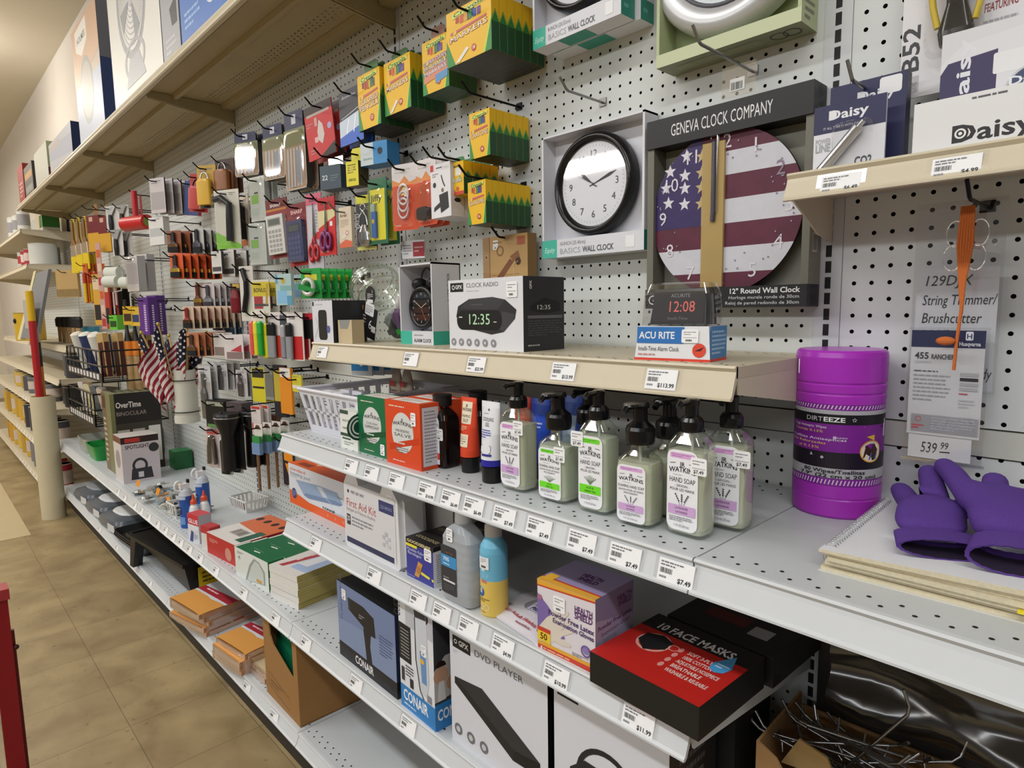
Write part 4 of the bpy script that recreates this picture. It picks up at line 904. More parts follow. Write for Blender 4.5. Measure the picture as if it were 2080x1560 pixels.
# ---- first aid kit, a white plastic case
xa, ya = -0.927,-0.3799
xb, yb = -0.6855,-0.3963
w = .232; d = .07
r = thing('first_aid_kit', 'white plastic first aid case with a carry handle and printed front', 'first aid kit', (xa, -.387, Z3), 0)
mb = MB(); m1 = mat('dcdcdf', .35); hh = .182
mb.ext([(.008, 0), (w - .008, 0), (w, .008), (w - .004, hh - .03), (w - .024, hh - .008), (w * .74, hh - .006), (w * .7, hh - .026), (w * .3, hh - .026), (w * .26, hh - .006), (.02, hh - .006), (.004, hh - .03), (0, .008)], 0, d, m1)
mb.ext([(w - .004, .006), (w + .006, .01), (w + .004, hh - .034), (w - .006, hh - .028)], .012, d - .012, m1)
mb.obj('case', r)
mb = MB(); k = mat('a89c92', .2, trans=.3); mb.tube([(w * .3, d / 2, hh - .028), (w * .3, d / 2, hh - .006), (w * .36, d / 2, hh), (w * .64, d / 2, hh), (w * .7, d / 2, hh - .006), (w * .7, d / 2, hh - .028)], .008, k, 10); mb.obj('handle', r, 'smoky translucent carry handle')
mb = MB(); f = front(mb, w * .9, hh * .78, w * .04, -.0004, .012)
f.r(0, 0, 1, 1, 'd7d6da'); f.r(0, 0, .96, .09, '2f3458'); f.d(.07, .87, .03, '2a2a2e'); f.t('FIRST AID ONLY', .13, .85, .045, '2f2f34', w=.28, b=1); f.t('First Aid Kit', .02, .62, .13, 'b23c38', w=.62); f.t('Botiquin de Primeros Auxilios', .02, .54, .06, '9a8a8a', w=.6)
f.r(.02, .3, .1, .48, '35373f'); f.t('25', .03, .37, .08, 'd9d9dd', w=.06, b=1); f.lines(.13, .3, .58, .48, 3, '8a8a92'); f.r(.7, .74, .98, .92, '3a3f6e'); f.t('223-EMAO', .73, .8, .05, '9aa0c4', w=.22)
for i, (u, v) in enumerate(((.75, .2), (.8, .26), (.75, .32), (.85, .32), (.8, .38), (.85, .2))): f.r(u, v, u + .05, v + .06, ('b9b9c2', 'c4c4cc')[i % 2])
mb.obj('printed_panel', r, 'printed paper front'); sticker(r, front(mb, w, hh), .86, .82, .022, .02)
# ---- white box and brown cartons behind them, in the shade
carton('white_box', 'plain white box standing behind the first aid case', 'box', xa + .1, -.29, Z3, .19, .1, .17, ('b9b4ae', 'b3aea6', 'bdb9b4'), {'r': lambda f: f.r(.6, .1, .98, .5, '2f2f31')})
carton('brown_carton', 'brown carton at the back behind the heating pad box', 'carton', -1.16, -.1, Z3, .3, .08, .16, ('a8866a', 'a17f62', 'b08e70'), {'f': lambda f: (f.r(.42, .3, .5, 1, 'c9b9a2'), f.r(.1, .1, .3, .25, 'c4b0a0'))})
carton('snack_pack', 'dark red pack leaning behind the heating pad box', 'pack', -1.205, -.2, Z3, .05, .03, .15, ('8f1f28', '5a1418', '7a1a20'), {'f': lambda f: f.lines(.1, .6, .9, .72, 1, 'e0c4c4')})
# ---- bandage cartons
x0, x1, h = fit((-0.675,0.7606,-0.5817,0.8736), Z3)
def a(f):
    f.r(0, .86, 1, 1, '1e1a1a'); f.t('GOODSENSE', .04, .9, .075, 'dccf9a', w=.88, b=1); f.r(0, .79, .42, .86, 'e6dc3a'); f.t('Flexible Fabric', .04, .69, .075, 'd4d6ea', w=.7); f.t('Bandages', .06, .6, .075, 'd4d6ea', w=.52)
    f.p([(.3, .1), (.46, .08), (.62, .46), (.46, .5)], 'c9934e'); f.p([(.37, .2), (.52, .18), (.58, .36), (.42, .38)], 'b57c38'); f.p([(.55, .2), (1, .14), (1, .2), (.56, .27)], 'e6dc3a'); f.d(.9, .17, .05, '35389a'); f.lines(.04, .04, .5, .07, 1, 'b9bce0')
def b(f): f.r(0, 0, 1, .88, 'd6d6dc'); f.lines(.15, .08, .85, .8, 14, '7a7a82'); f.r(0, .88, 1, 1, '1e1a1a')
def c(f): f.t('GOODSENSE', .1, .3, .2, 'b9ae80', w=.8)
for i in range(3):
    carton('bandage_box', ('blue and black bandage carton at the shelf edge, front one', 'bandage carton with a black top, second from the shelf edge', 'bandage carton with a black top, rearmost of three')[i], 'box', x0 + .004 * i, -.385 + i * .056, Z3, x1 - x0, .053, h, ('3a3d93', 'd3d3d9', '241f1f'), {'f': a, 'r': b, 't': c}, group='bandage cartons', stk=('f', .82, .76, .024, .026) if i == 0 else None)
# ---- alcohol bottle
xa, ya = -0.5395,-0.403
r = thing('alcohol_bottle', 'clear grey ribbed bottle of rubbing alcohol with a dark label', 'bottle', (xa, ya, Z3), 0)
w = .085; d = .05; cx, cy = w / 2, d / 2 + .004; k = mat('cfd4da', .14, trans=.45, ior=1.25)
mb = MB(); S = [(0, w * .44, d * .44, 4), (.004, w / 2, d / 2, 5)]
for i in range(7): S += [(.012 + i * .016, w / 2, d / 2, 5), (.02 + i * .016, w * .494, d * .494, 5)]
S += [(.124, w / 2, d / 2, 5), (.138, w * .42, d * .45, 3.5), (.15, w * .24, d * .36, 2.4), (.156, .0145, .0145)]
mb.loft(S, k, 32, cx, cy); mb.obj('bottle', r)
mb = MB(); mb.loft([(.154, .016, .016), (.157, .0165, .0165), (.173, .0155, .0155), (.176, .0125, .0125)], mat('d4d6da', .4), 24, cx, cy); mb.obj('cap', r, 'white screw cap')
mb = MB(); f = Fr(mb, (.004, -.0005 + .004, .016), (1, 0, 0), (0, 0, 1), (0, -1, 0), .046, .094)
f.rr(0, 0, 1, 1, .05, '39393d'); f.r(0, .56, 1, .8, '3f8fc9'); f.t('70%', .14, .68, .075, 'dfe9f4', w=.4, b=1); f.lines(.14, .59, .9, .64, 1, 'cfe0ee'); f.t('FIRST AID', .3, .84, .03, 'a86a66', w=.5); f.lines(.14, .3, .8, .36, 1, '8a8a90'); f.r(.14, .25, .9, .29, 'd9d9dc'); f.lines(.14, .06, .86, .2, 3, '5c5c62')
mb.obj('label', r, 'dark label with a blue band'); sticker(r, Fr(mb, (0, .0032, 0), (1, 0, 0), (0, 0, 1), (0, -1, 0), w, .17), .38, .78, .018, .026)
# ---- sunscreen bottle
xa, ya = -0.4226,-0.3898
r = thing('sunscreen_bottle', 'blue and yellow sunscreen spray bottle with a clear cap', 'bottle', (xa, ya + .024, Z3), 0); R0 = .0255
BL = mat('6fb6d4', .35); YE = mat('dfbf5e', .4)
mb = MB(); mb.loft([(0, R0 * .93, R0 * .93), (.003, R0, R0), (.068, R0, R0), (.069, R0, R0), (.118, R0, R0), (.128, R0 * .93, R0 * .93), (.136, R0 * .76, R0 * .76), (.141, R0 * .62, R0 * .62), (.149, R0 * .6, R0 * .6)], [YE, YE, BL], 36); mb.obj('can', r)
mb = MB(); mb.loft([(.146, R0 * .64, R0 * .64), (.164, R0 * .62, R0 * .62), (.169, R0 * .5, R0 * .5)], mat('d9d2cc', .2, trans=.35), 28); mb.obj('cap', r, 'clear cap')
mb = MB(); f = wrap(mb, 0, 0, R0, .004, .12, -150, -30); f.k = .0004
f.lines(.3, .4, .7, .44, 1, 'a5d4e6'); f.p([(.34, .76), (.4, .68), (.55, .68), (.6, .76), (.53, .72), (.47, .78), (.41, .72)], 'cfe4ec'); f.t('BLUE-UP', .5, .58, .06, 'a9d6e6', 'c', w=.44); f.t('KIDS', .52, .5, .05, 'd2578c', 'c', w=.24, b=1); f.d(.36, .55 - .2, .075, '2a5f9c'); f.t('50', .36, .33, .05, 'dfeaf4', 'c', b=1)
f.lines(.3, .2, .75, .26, 2, '6a5a2c'); f.ring(.4, .12, .035, .045, 'e9e2c9'); f.ring(.62, .12, .035, .045, 'e9e2c9'); f.lines(.36, .03, .7, .06, 1, '8a7a3a')
mb.obj('label', r); g = wrap(MB(), 0, 0, R0, .004, .12, -150, -30); g.k = .0008
mb = MB(); f = wrap(mb, 0, 0, R0 + .0012, .09, .022, -112, -62); f.r(0, 0, 1, 1, 'ececee'); f.lines(.2, .5, .8, .9, 3, '8a8a90'); f.r(.25, .12, .75, .3, '55555a'); mb.obj('price_sticker', r, 'white price sticker')
# ---- glove packet and latex glove box
xa, ya = -0.3965,-0.3895
r = thing('glove_packet', 'flat white packet of powder free gloves lying beside the glove box', 'packet', (-.44, -.375, Z3), -8)
mb = MB(); n = 9; P = []
for j in range(n):
    for i in range(n):
        u, v = i / (n - 1), j / (n - 1); P.append((u * .17, v * .12, .006 + .012 * sin(pi * u) * sin(pi * v) ** .5 + .0016 * sin(u * 19 + v * 11)))
mb.add(P, [(j * n + i, j * n + i + 1, (j + 1) * n + i + 1, (j + 1) * n + i) for j in range(n - 1) for i in range(n - 1)], mat('d6d0d6', .3), True)
P2 = [(x, y, .0012) for x, y, z in P]; mb.add(P2, [(j * n + i, (j + 1) * n + i, (j + 1) * n + i + 1, j * n + i + 1) for j in range(n - 1) for i in range(n - 1)], mat('d6d0d6', .3))
E_ = [i for i in range(n)] + [j * n + n - 1 for j in range(1, n)] + [n * n - 2 - i for i in range(n - 1)] + [(n - 2 - j) * n for j in range(n - 2)]
mb.add([P[k] for k in E_] + [P2[k] for k in E_], [(k, len(E_) + k, len(E_) + (k + 1) % len(E_), (k + 1) % len(E_)) for k in range(len(E_))], mat('d6d0d6', .3))
fn = lambda u, v, k: V((u * .17, v * .12, .0075 + .012 * sin(pi * min(1, max(0, u))) * max(0, sin(pi * min(1, max(0, v)))) ** .5 + .0016 * sin(u * 19 + v * 11) + k))
f = Fr(mb, (0, 0, 0), (1, 0, 0), (0, 1, 0), (0, 0, 1), .17, .12, fn)
f.t('Ideal for Adult Health Care', .06, .14, .06, 'b03a48', w=.86, b=1, sl=.2); f.d(.62, .62, .26, '77727a'); f.d(.42, .56, .2, '8a868c'); f.r(.4, .36, .96, .5, 'c9c4d6'); f.t('POWDER FREE', .44, .39, .07, '34346a', w=.48, b=1, sl=.2); f.lines(.08, .28, .34, .34, 1, '8a8a90'); f.ring(.6, .82, .07, .09, 'a03a48'); f.lines(.5, .04, .9, .1, 1, '9a6a70')
mb.obj('packet', r)
def hand(f, cu, cv, s, m, ang=0):
    c_, s_ = cos(radians(ang)), sin(radians(ang)); T = lambda x, y: (cu + s * (x * c_ - y * s_) * f.H / f.W, cv + s * (x * s_ + y * c_))
    f.p([T(x, y) for x, y in ((-.2, -.5), (.2, -.5), (.26, -.1), (.24, .12), (-.24, .12), (-.26, -.1))], m)
    for x, l in ((-.19, .4), (-.065, .52), (.065, .5), (.19, .36)):
        f.p([T(x - .055, .05), T(x + .055, .05), T(x * 1.35 + .05, .05 + l * .9), T(x * 1.35, .05 + l), T(x * 1.35 - .05, .05 + l * .9)], m)
    f.p([T(.2, -.3), T(.25, -.05), T(.48, .14), T(.52, .08), T(.4, -.12)], m)
x0, x1, h = fit((-0.2816,0.7957,-0.1656,0.9079), Z3)
def a(f):
    f.r(0, 0, 1, .1, 'c7402f'); f.r(0, .07, 1, .12, 'dfa63a'); f.p([(0, .9), (1, .95), (1, 1), (0, 1)], 'c7402f'); f.p([(0, .92), (1, .975), (1, 1), (0, 1)], 'dfa63a'); f.lines(.1, .02, .9, .05, 1, 'f0c9a0')
    f.p([(0, .25), (0, .8), (.2, .66), (.5, .3), (.2, .2)], '7a67a4'); hand(f, .33, .42, .62, 'd9cfc2', -48)
    f.t('HEALTH', .66, .74, .085, '5d2a6c', w=.3, b=1); f.t('SHIELD', .66, .65, .085, '5d2a6c', w=.3, b=1); f.r(.66, .735, .96, .745, '5d2a6c'); f.t('Powder Free Latex', .2, .56, .07, '4a2f6a', w=.78, b=1, rot=-3); f.t('Examination Gloves', .28, .47, .065, '4a2f6a', w=.7, b=1, rot=-3)
    f.p([(.0, .14), (.24, .12), (.24, .28), (0, .3)], 'e6c63a'); f.r(0, .27, .24, .33, 'c7402f'); f.t('50', .05, .16, .09, '5a2014', w=.13, b=1); f.ring(.85, .26, .06, .08, '6d4f9a'); f.d(.85, .27, .05, '8d78b4'); f.lines(.62, .13, .94, .18, 2, '7a7a8a'); f.d(.05, .75, .04, 'a86a8a')
def b(f): f.r(0, 0, 1, 1, '8f86a8'); f.p([(0, .25), (1, .1), (1, .55), (0, .7)], 'a79fbc'); f.t('Powder Free Latex', .06, .55, .06, '4a2f6a', w=.88, b=1, rot=2); f.t('Examination Gloves', .14, .46, .05, '4a2f6a', w=.76, rot=2); f.t('HEALTH', .55, .82, .07, '5d2a6c', w=.4, b=1); f.t('SHIELD', .58, .74, .07, '5d2a6c', w=.36, b=1); f.ring(.74, .26, .05, .07, '8a3f5a'); f.r(.5, .0, .98, .12, 'b9b0bf'); f.lines(.2, .3, .55, .42, 4, '9a7f9a')
def c(f): f.r(0, 0, 1, .14, 'dfa63a'); f.r(0, .12, 1, .16, 'c7402f'); f.t('HEALTH', .4, .55, .12, '5d2a6c', w=.34, b=1); f.t('SHIELD', .42, .4, .12, '5d2a6c', w=.32, b=1); f.r(.04, .05, .2, .3, 'e6b03a')
carton('latex_glove_box', 'lilac and white box of latex gloves picturing a gloved hand', 'box', x0, -.398, Z3, x1 - x0, .1, h, ('dcd6dc', '8f86a8', '9a90b6'), {'f': a, 'r': b, 't': c}, rz=2, stk=('f', .4, .75, .024, .026))
# ---- face mask boxes
def mask(f):
    f.r(0, .72, 1, 1, '1b1b1d'); f.r(0, .0, 1, .72, 'b8221c')
    f.t('10 FACE MASKS', .12, .76, .11, 'e0e0e2', w=.72, b=1)
    f.ring(.27, .52, .13, .155, 'd8a49a', ry=1.05); f.p([(.14, .62), (.27, .68), (.4, .62), (.4, .48), (.27, .36), (.14, .48)], '1b1b1d'); f.ring(.44, .56, .04, .05, 'd8a49a')
    for i, q in enumerate(('SOFT 3-PLY', '100% COTTON', 'ADJUSTABLE NOSEPIECE', 'BREATHABLE', 'WASHABLE & REUSABLE')): f.t(q, .56, .56 - i * .085, .052, 'e6c9c4', w=(.22, .26, .36, .26, .36)[i], b=1)
    f.mp([[(.5 + .022 * cos(k * pi / 5), .575 - i * .1 + .04 * sin(k * pi / 5)) for k in range(10)] for i in range(4)], 'd8908a')
    f.p([(.86, .82), (.92, .62), (.9, .52), (.84, .48), (.78, .52), (.77, .62)], '4a9ad0'); f.lines(.8, .56, .9, .64, 2, 'cfe4f0')
xa, ya = -0.1632,-0.4043
r = carton('face_mask_box', 'red and black box of face masks lying at the shelf edge', 'box', xa + .002, -.412, Z3, .182, .17, .047, ('161617', '141415', 'b8221c'), {'t': mask}, rz=-2, group='face mask boxes')
carton('face_mask_box', 'black box of face masks lying behind the red topped one', 'box', xa + .02, -.235, Z3, .18, .16, .047, ('161617', '141415', '1a1a1b'), {'t': lambda f: (f.t('10 FACE MASKS', .12, .6, .09, '3a3a3d', w=.6), f.r(.2, .3, .6, .5, '4a1412'), f.r(.66, .22, .84, .42, '8a8a88'))}, rz=-2, group='face mask boxes')

# ================================================================ hair dryer shelf
x0, x1, h = fit((-0.9795,0.5016,-0.7177,0.6869), Z4)
def a(f):
    f.r(0, 0, 1, .2, '1a1b22'); f.r(0, .2, 1, 1, '7282a8'); f.p([(0, .2), (1, .2), (1, .6), (0, .5)], '7f8fb2')
    K = '1c1c20'
    f.p([(.2, .86), (.48, .86), (.66, .8), (.68, .56), (.58, .55), (.48, .6), (.22, .7)], K); f.p([(.48, .62), (.6, .56), (.58, .4), (.62, .1), (.52, .1), (.49, .4), (.47, .56)], K); f.p([(.2, .86), (.24, .86), (.25, .7), (.21, .7)], '303036')
    f.t('TURBO DRYER', .09, .5, .045, '4c5878', rot=90, w=.46); f.t('CONAIR', .3, .06, .1, 'e6e6ea', w=.32, b=1); f.lines(.74, .4, .96, .66, 7, '4d5a80'); f.lines(.4, .68, .5, .74, 2, '9a9aa0')
carton('hair_dryer_box', 'blue grey box picturing a black hair dryer', 'box', x0, -.388, Z4, x1 - x0, .06, h, ('7282a8', '2a3350', '0f1016'), {'f': a, 'r': lambda f: (f.r(0, 0, 1, .2, '1a1b22'), f.lines(.2, .3, .8, .8, 8, '4d5a80'))}, stk=('f', .13, .86, .02, .026), rz=-1)
xa, ya = -0.6989,-0.3948
xb, yb = -0.5708,-0.3983
w = xb - xa; h = .258
def a(f):
    f.r(0, 0, 1, .2, '2f7fc4'); f.t('CONAIR', .08, .08, .09, 'f0f0f4', w=.72, b=1); f.lines(.1, .03, .7, .06, 1, 'cfe0f0'); f.r(0, .42, .36, .74, '16161a'); f.mp([[(.05, .46 + i * .028), (.3, .46 + i * .028), (.3, .47 + i * .028), (.05, .47 + i * .028)] for i in range(9)], '8d8d90')
    f.t('CUSTOM', .06, .78, .1, '2c2c30', rot=90, w=.46); f.r(.22, .74, .98, 1, 'b9bcc4'); f.d(.75, .9, .07, '2a2a2e', ry=.8)
    f.p([(.48, .9), (.82, .92), (.86, .4), (.8, .24), (.66, .24), (.56, .4)], 'c9ced6'); f.p([(.62, .6), (.8, .62), (.8, .34), (.66, .34)], '6a8fc0'); f.p([(.48, .92), (.8, .95), (.82, .88), (.5, .86)], '3a3a40'); f.d(.68, .52, .03, 'e0b43a', ry=.7)
    f.ln([(.5, .86), (.5, .5), (.6, .26), (.7, .2)], .012, '2a2a2e'); f.r(.05, .24, .14, .36, '3a3a3e'); f.r(.3, .22, .4, .3, '2a2a2e'); f.lines(.18, .3, .44, .4, 4, '4a4a50'); f.r(.8, .21, .92, .27, '8a8a94')
def b(f): f.r(0, 0, 1, .22, '2f7fc4'); f.t('CON', .1, .08, .09, 'f0f0f4', w=.8, b=1); f.p([(.0, .24), (1, .26), (1, .8), (.5, .6), (0, .5)], 'b9b4b2'); f.d(.3, .45, .07, 'c49a80'); f.p([(.12, .24), (.5, .24), (.42, .4), (.2, .4)], 'e0dedf'); f.d(.8, .36, .06, 'b98f76'); f.d(.3, .52, .05, '2a1c16', a0=0, a1=180); f.r(.5, .6, .95, .74, '3a3a40')
carton('clipper_box', 'white and blue box picturing a hair clipper', 'box', xa, ya, Z4, w, .055, h, ('dcdee4', '3a3a40', '1a1a1e'), {'f': a, 'r': b}, rz=-2, stk=('f', .74, .62, .018, .024))
x0, x1, h = fit((-0.5349,0.5007,-0.2737,0.7268), Z4)
def gpx(f, word, fit_w): f.r(.035, .85, .24, .955, '161618'); f.ring(.07, .905, .012, .02, WHITE); f.t('GPX', .105, .885, .045, WHITE, w=.11, b=1); f.t(word, .28, .875, .055, '6a6a70', w=fit_w)
def a(f):
    gpx(f, 'DVD PLAYER', .5); f.lines(.04, .8, .1, .83, 2, 'b9b9be')
    K = '202023'
    f.p([(.05, .59), (.36, .63), (.93, .33), (.93, .22), (.67, .2), (.05, .53)], K); f.p([(.05, .59), (.36, .63), (.93, .33), (.68, .29)], '2e2e31'); f.p([(.68, .29), (.93, .33), (.93, .22), (.67, .2)], '141416')
    for i in range(3): f.d(.08 + i * .145, .13 - 0.0 * i, .05, '6d6d72'); f.d(.08 + i * .145, .13, .026, 'c4c4c8')
carton('disc_player_box', 'white box picturing a black disc player', 'box', x0, -.385, Z4, x1 - x0, .07, h, ('d5d6de', '161618', 'c9cad2'), {'f': a}, rz=0)
x0b = -0.2592,0.6346,-0.0418,0.7239
def a(f):
    gpx(f, 'CD BOOMBOX', .62)
    K = '222226'
    f.ring(.5, .42, .2, .235, K, ry=1.0); f.p([(.16, .42), (.3, .52), (.7, .52), (.86, .42), (.9, .2), (.8, .08), (.2, .08), (.1, .2)], K); f.d(.28, .26, .12, '35353a'); f.d(.72, .26, .12, '35353a'); f.p([(.32, .4), (.68, .4), (.64, .5), (.36, .5)], '303035')
    f.mp([[(.26 + .05 * i + .014 * cos(k * pi / 4), .36 + .014 * sin(k * pi / 4)) for k in range(8)] for i in range(3)], 'c9c9cc')
    f.lines(.8, .38, .95, .44, 2, '8a8a90')
carton('boombox_box', 'white box picturing a black boombox', 'box', x0b[0], -.385, Z4, x0b[2] - x0b[0], .13, .262, ('d5d6de', '1a1a1c', 'c9cad2'), {'f': a, 'r': lambda f: f.lines(.2, .2, .8, .8, 8, '4a4a4e')})
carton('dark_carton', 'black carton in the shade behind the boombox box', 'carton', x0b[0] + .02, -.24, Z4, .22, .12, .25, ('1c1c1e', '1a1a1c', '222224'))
# ---- the box of loose pegboard hooks at the right
shelf('gondola_shelf', 'low grey shelf at the right under the carton of hooks', 0, SECT, Z4, -.36, SH, SHD)
r = thing('hook_carton', 'torn open brown carton full of loose metal hooks', 'carton', (.012, -.235, Z4), 2)
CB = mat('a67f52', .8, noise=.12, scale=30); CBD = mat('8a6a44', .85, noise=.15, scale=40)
w, d, h, t = .235, .17, .2, .004
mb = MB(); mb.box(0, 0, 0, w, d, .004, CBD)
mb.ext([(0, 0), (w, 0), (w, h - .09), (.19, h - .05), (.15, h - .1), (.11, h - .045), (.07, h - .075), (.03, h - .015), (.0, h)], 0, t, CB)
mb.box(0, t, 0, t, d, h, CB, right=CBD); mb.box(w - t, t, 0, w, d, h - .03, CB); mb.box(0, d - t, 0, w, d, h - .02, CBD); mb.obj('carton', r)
mb = MB(); mb.ext([(.02, h - .05), (.1, h - .04), (.085, h - .01), (.045, h + .0)], .045, .049, mat('b79660', .8, noise=.1)); mb.ext([(.1, h - .06), (.17, h - .05), (.16, h - .02), (.12, h - .028)], .03, .034, mat('b08c58', .8, noise=.1)); mb.obj('torn_flap', r, 'torn card flap')
ST = mat('9c9c9e', .28, metal=1)
rr = random.Random(11)
WHERE = ('standing up at the left corner', 'across the middle', 'bent end rising at the front', 'on the right half', 'near the back wall', 'by the torn flap', 'at the far right end', 'lying lengthwise', 'under the others at left', 'crossing the tall one', 'poking over the right edge', 'at the back left', 'tangled at the centre', 'low at the front right', 'leaning on the back', 'topmost of the heap', 'beside the torn edge', 'at the right front corner')
for i in range(18):
    mb = MB(); L = rr.uniform(.12, .2); a_ = rr.uniform(-22, 22) + (180 if i % 2 else 0); el = rr.uniform(-6, 18) if i else 58
    mb.tube([(0, 0, .028), (.006, 0, .008), (.018, 0, 0), (L, 0, 0), (L + .012, 0, .006), (L + .026, 0, .024)], .0024, ST, 8); mb.tube([(.002, -.014, -.004), (.004, 0, 0), (.002, .014, -.004), (-.006, .016, .012)], .0022, ST, 6)
    cx_, cy_ = .012 + w * (.3 + .4 * rr.random()), -.235 + d * (.4 + .3 * rr.random())
    cc = V((cx_ - cos(radians(a_)) * L / 2 * .9, cy_ - sin(radians(a_)) * L / 2 * .5, Z4 + h - .055 + .003 * i))
    mb.obj('loose_hook', None, 'loose steel peg hook in the torn carton, ' + WHERE[i], tuple(cc), (rr.uniform(-1, 1), radians(-el), radians(a_)), 'hook', 'loose hooks in the carton')
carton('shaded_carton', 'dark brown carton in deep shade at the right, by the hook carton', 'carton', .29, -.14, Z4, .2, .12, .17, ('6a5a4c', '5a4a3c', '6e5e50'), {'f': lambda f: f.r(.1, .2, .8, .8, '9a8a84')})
carton('shade_box', 'added dark box standing in for deep shade behind the hook carton', 'carton', .03, -.055, Z4, .33, .05, .42, ('262422', '242220', '2a2826'))  # added box, its dark colour stands in for the shade behind the hooks
r = thing('plastic_bag', 'crumpled clear plastic bag in the shade above the hook carton', 'bag', (.2, -.085, Z4 + .21), 0)
mb = MB(); n = 12; P = []
for j in range(n):
    for i in range(n):
        u, v = i / (n - 1), j / (n - 1); P.append((-.14 + .3 * u, -.012 * sin(u * 9 + v * 5) - .012 * sin(v * 11), .0 + .16 * v * (1 - .3 * abs(u - .45))))
mb.add(P, [(j * n + i, j * n + i + 1, (j + 1) * n + i + 1, (j + 1) * n + i) for j in range(n - 1) for i in range(n - 1)], clear('d9d4cc', .2, .12), True); mb.obj('bag', r)

# ================================================================ next section: pads, staples, glue
# ---- legal pads, one stack of wrapped packs
x0, y0 = -1.4258,-0.3809
for i in range(5):
    dx, dy = RND.uniform(-.004, .004), RND.uniform(-.004, .004); W_ = .145; D_ = .19
    r = thing('pad_pack', 'wrapped pack of yellow legal pads, %s of the stack' % ('lowest', 'second from the bottom', 'middle', 'second from the top', 'topmost, with a printed cover')[i], 'paper pad', (x0 + .01 + dx, y0 + .002 + dy, Z4 + i * .0205), 8, 'legal pads')
    mb = MB(); mb.box(0, 0, 0, W_, D_, .0195, mat('c3b269', .7, noise=.1, scale=300), front=mat('dcdad6', .3, noise=.12, scale=300), top=card('d9d6cc'))
    f = right(mb, D_, .0195, x=W_); f.mp([[(0, q), (1, q), (1, q + .1), (0, q + .1)] for q in (.12, .42, .74)], '9a8a48')
    if i == 4:
        f = topf(mb, W_, D_, z=.0195); f.r(0, 0, 1, 1, 'd2cfcc'); f.r(.45, .15, 1, .85, '9fb3d4'); f.p([(.4, .9), (.55, .9), (.3, .1), (.15, .1)], 'a83a44'); f.p([(.5, .7), (.8, .8), (.75, .3), (.45, .3)], 'd6d9de'); f.lines(.22, .3, .36, .8, 2, 'e0c4c6')
    mb.obj('pads', r)
    mb = MB(); mb.loft([(.0, .004, D_ / 2), (.0195, .004, D_ / 2)], clear('ffffff', .1, .3), 8, 0, D_ / 2); mb.obj('wrap', r)
# ---- green staple boxes in a row
x0, y0 = -1.6656,-0.3909
xb, yb = -1.4388,-0.389
def a(f): f.p([(.3, 0), (.36, .0), (.9, .15), (.9, .6), (.75, .85), (.6, .9), (.45, .6)], '8f9a96'); f.p([(.36, .02), (.86, .17), (.86, .56), (.74, .8), (.62, .84), (.5, .56)], 'c4cac6'); f.r(.64, .14, .8, .24, 'c9953a'); f.t('45', .1, .62, .12, '5a6a62'); f.lines(.08, .8, .3, .9, 2, '7a8a82')
def c(f): f.r(.06, 0, .94, 1, '16633c'); f.p([(.4, .42), (.55, .5), (.6, .42), (.45, .34)], 'd9dcd6'); f.lines(.3, .6, .8, .64, 1, 'a9c4b2'); f.r(0, 0, .04, 1, 'cfd8d0')
for i in range(5):
    carton('staple_box', 'green and white staple box lying on the shelf, %s of the row' % ('front one', 'second from the front', 'middle', 'fourth from the front', 'rearmost')[i], 'box', x0 + .004 * i, y0 + .003 + i * .054, Z4, xb - x0 - .01, .053, .094, ('d9ddd8', '1d6a42', '1a6a40'), {'f': a if i == 0 else (lambda f: None), 't': c, 'r': lambda f: (f.lines(.1, .1, .4, .9, 4, '0f4a2c'), f.d(.6, .3, .08, 'd9dcd6'))}, rz=5, group='staple boxes')
# ---- red and white lamp box
x0, y0 = -1.932,-0.3907
xb, yb = -1.7109,-0.3742
def c(f): f.r(0, 0, 1, 1, 'd9d4d0'); f.p([(0, .5), (1, .4), (1, 1), (0, 1)], 'd06a40'); f.r(.3, .2, .7, .4, 'b9b4ae'); f.bars(.34, .22, .66, .38, n=12); f.r(.75, .1, .95, .5, '2a5a48'); f.mp([[(.1 + i * .25 + .07 * cos(k * pi / 5), .8 + .07 * sin(k * pi / 5)) for k in range(10)] for i in range(4)], '3a1a14')
carton('lamp_box', 'red and white box lying behind the glue, next to the staple boxes', 'box', x0, y0 + .002, Z4, xb - x0 - .01, .24, .075, ('b92a2a', 'a82428', 'd0c9c4'), {'f': lambda f: (f.d(.75, .4, .3, 'c98a7a'), f.lines(.1, .6, .4, .8, 3, 'e0a49c')), 't': c, 'r': lambda f: f.t('EL', .02, .3, .3, 'e6d0cc', w=.1, b=1)}, rz=6)
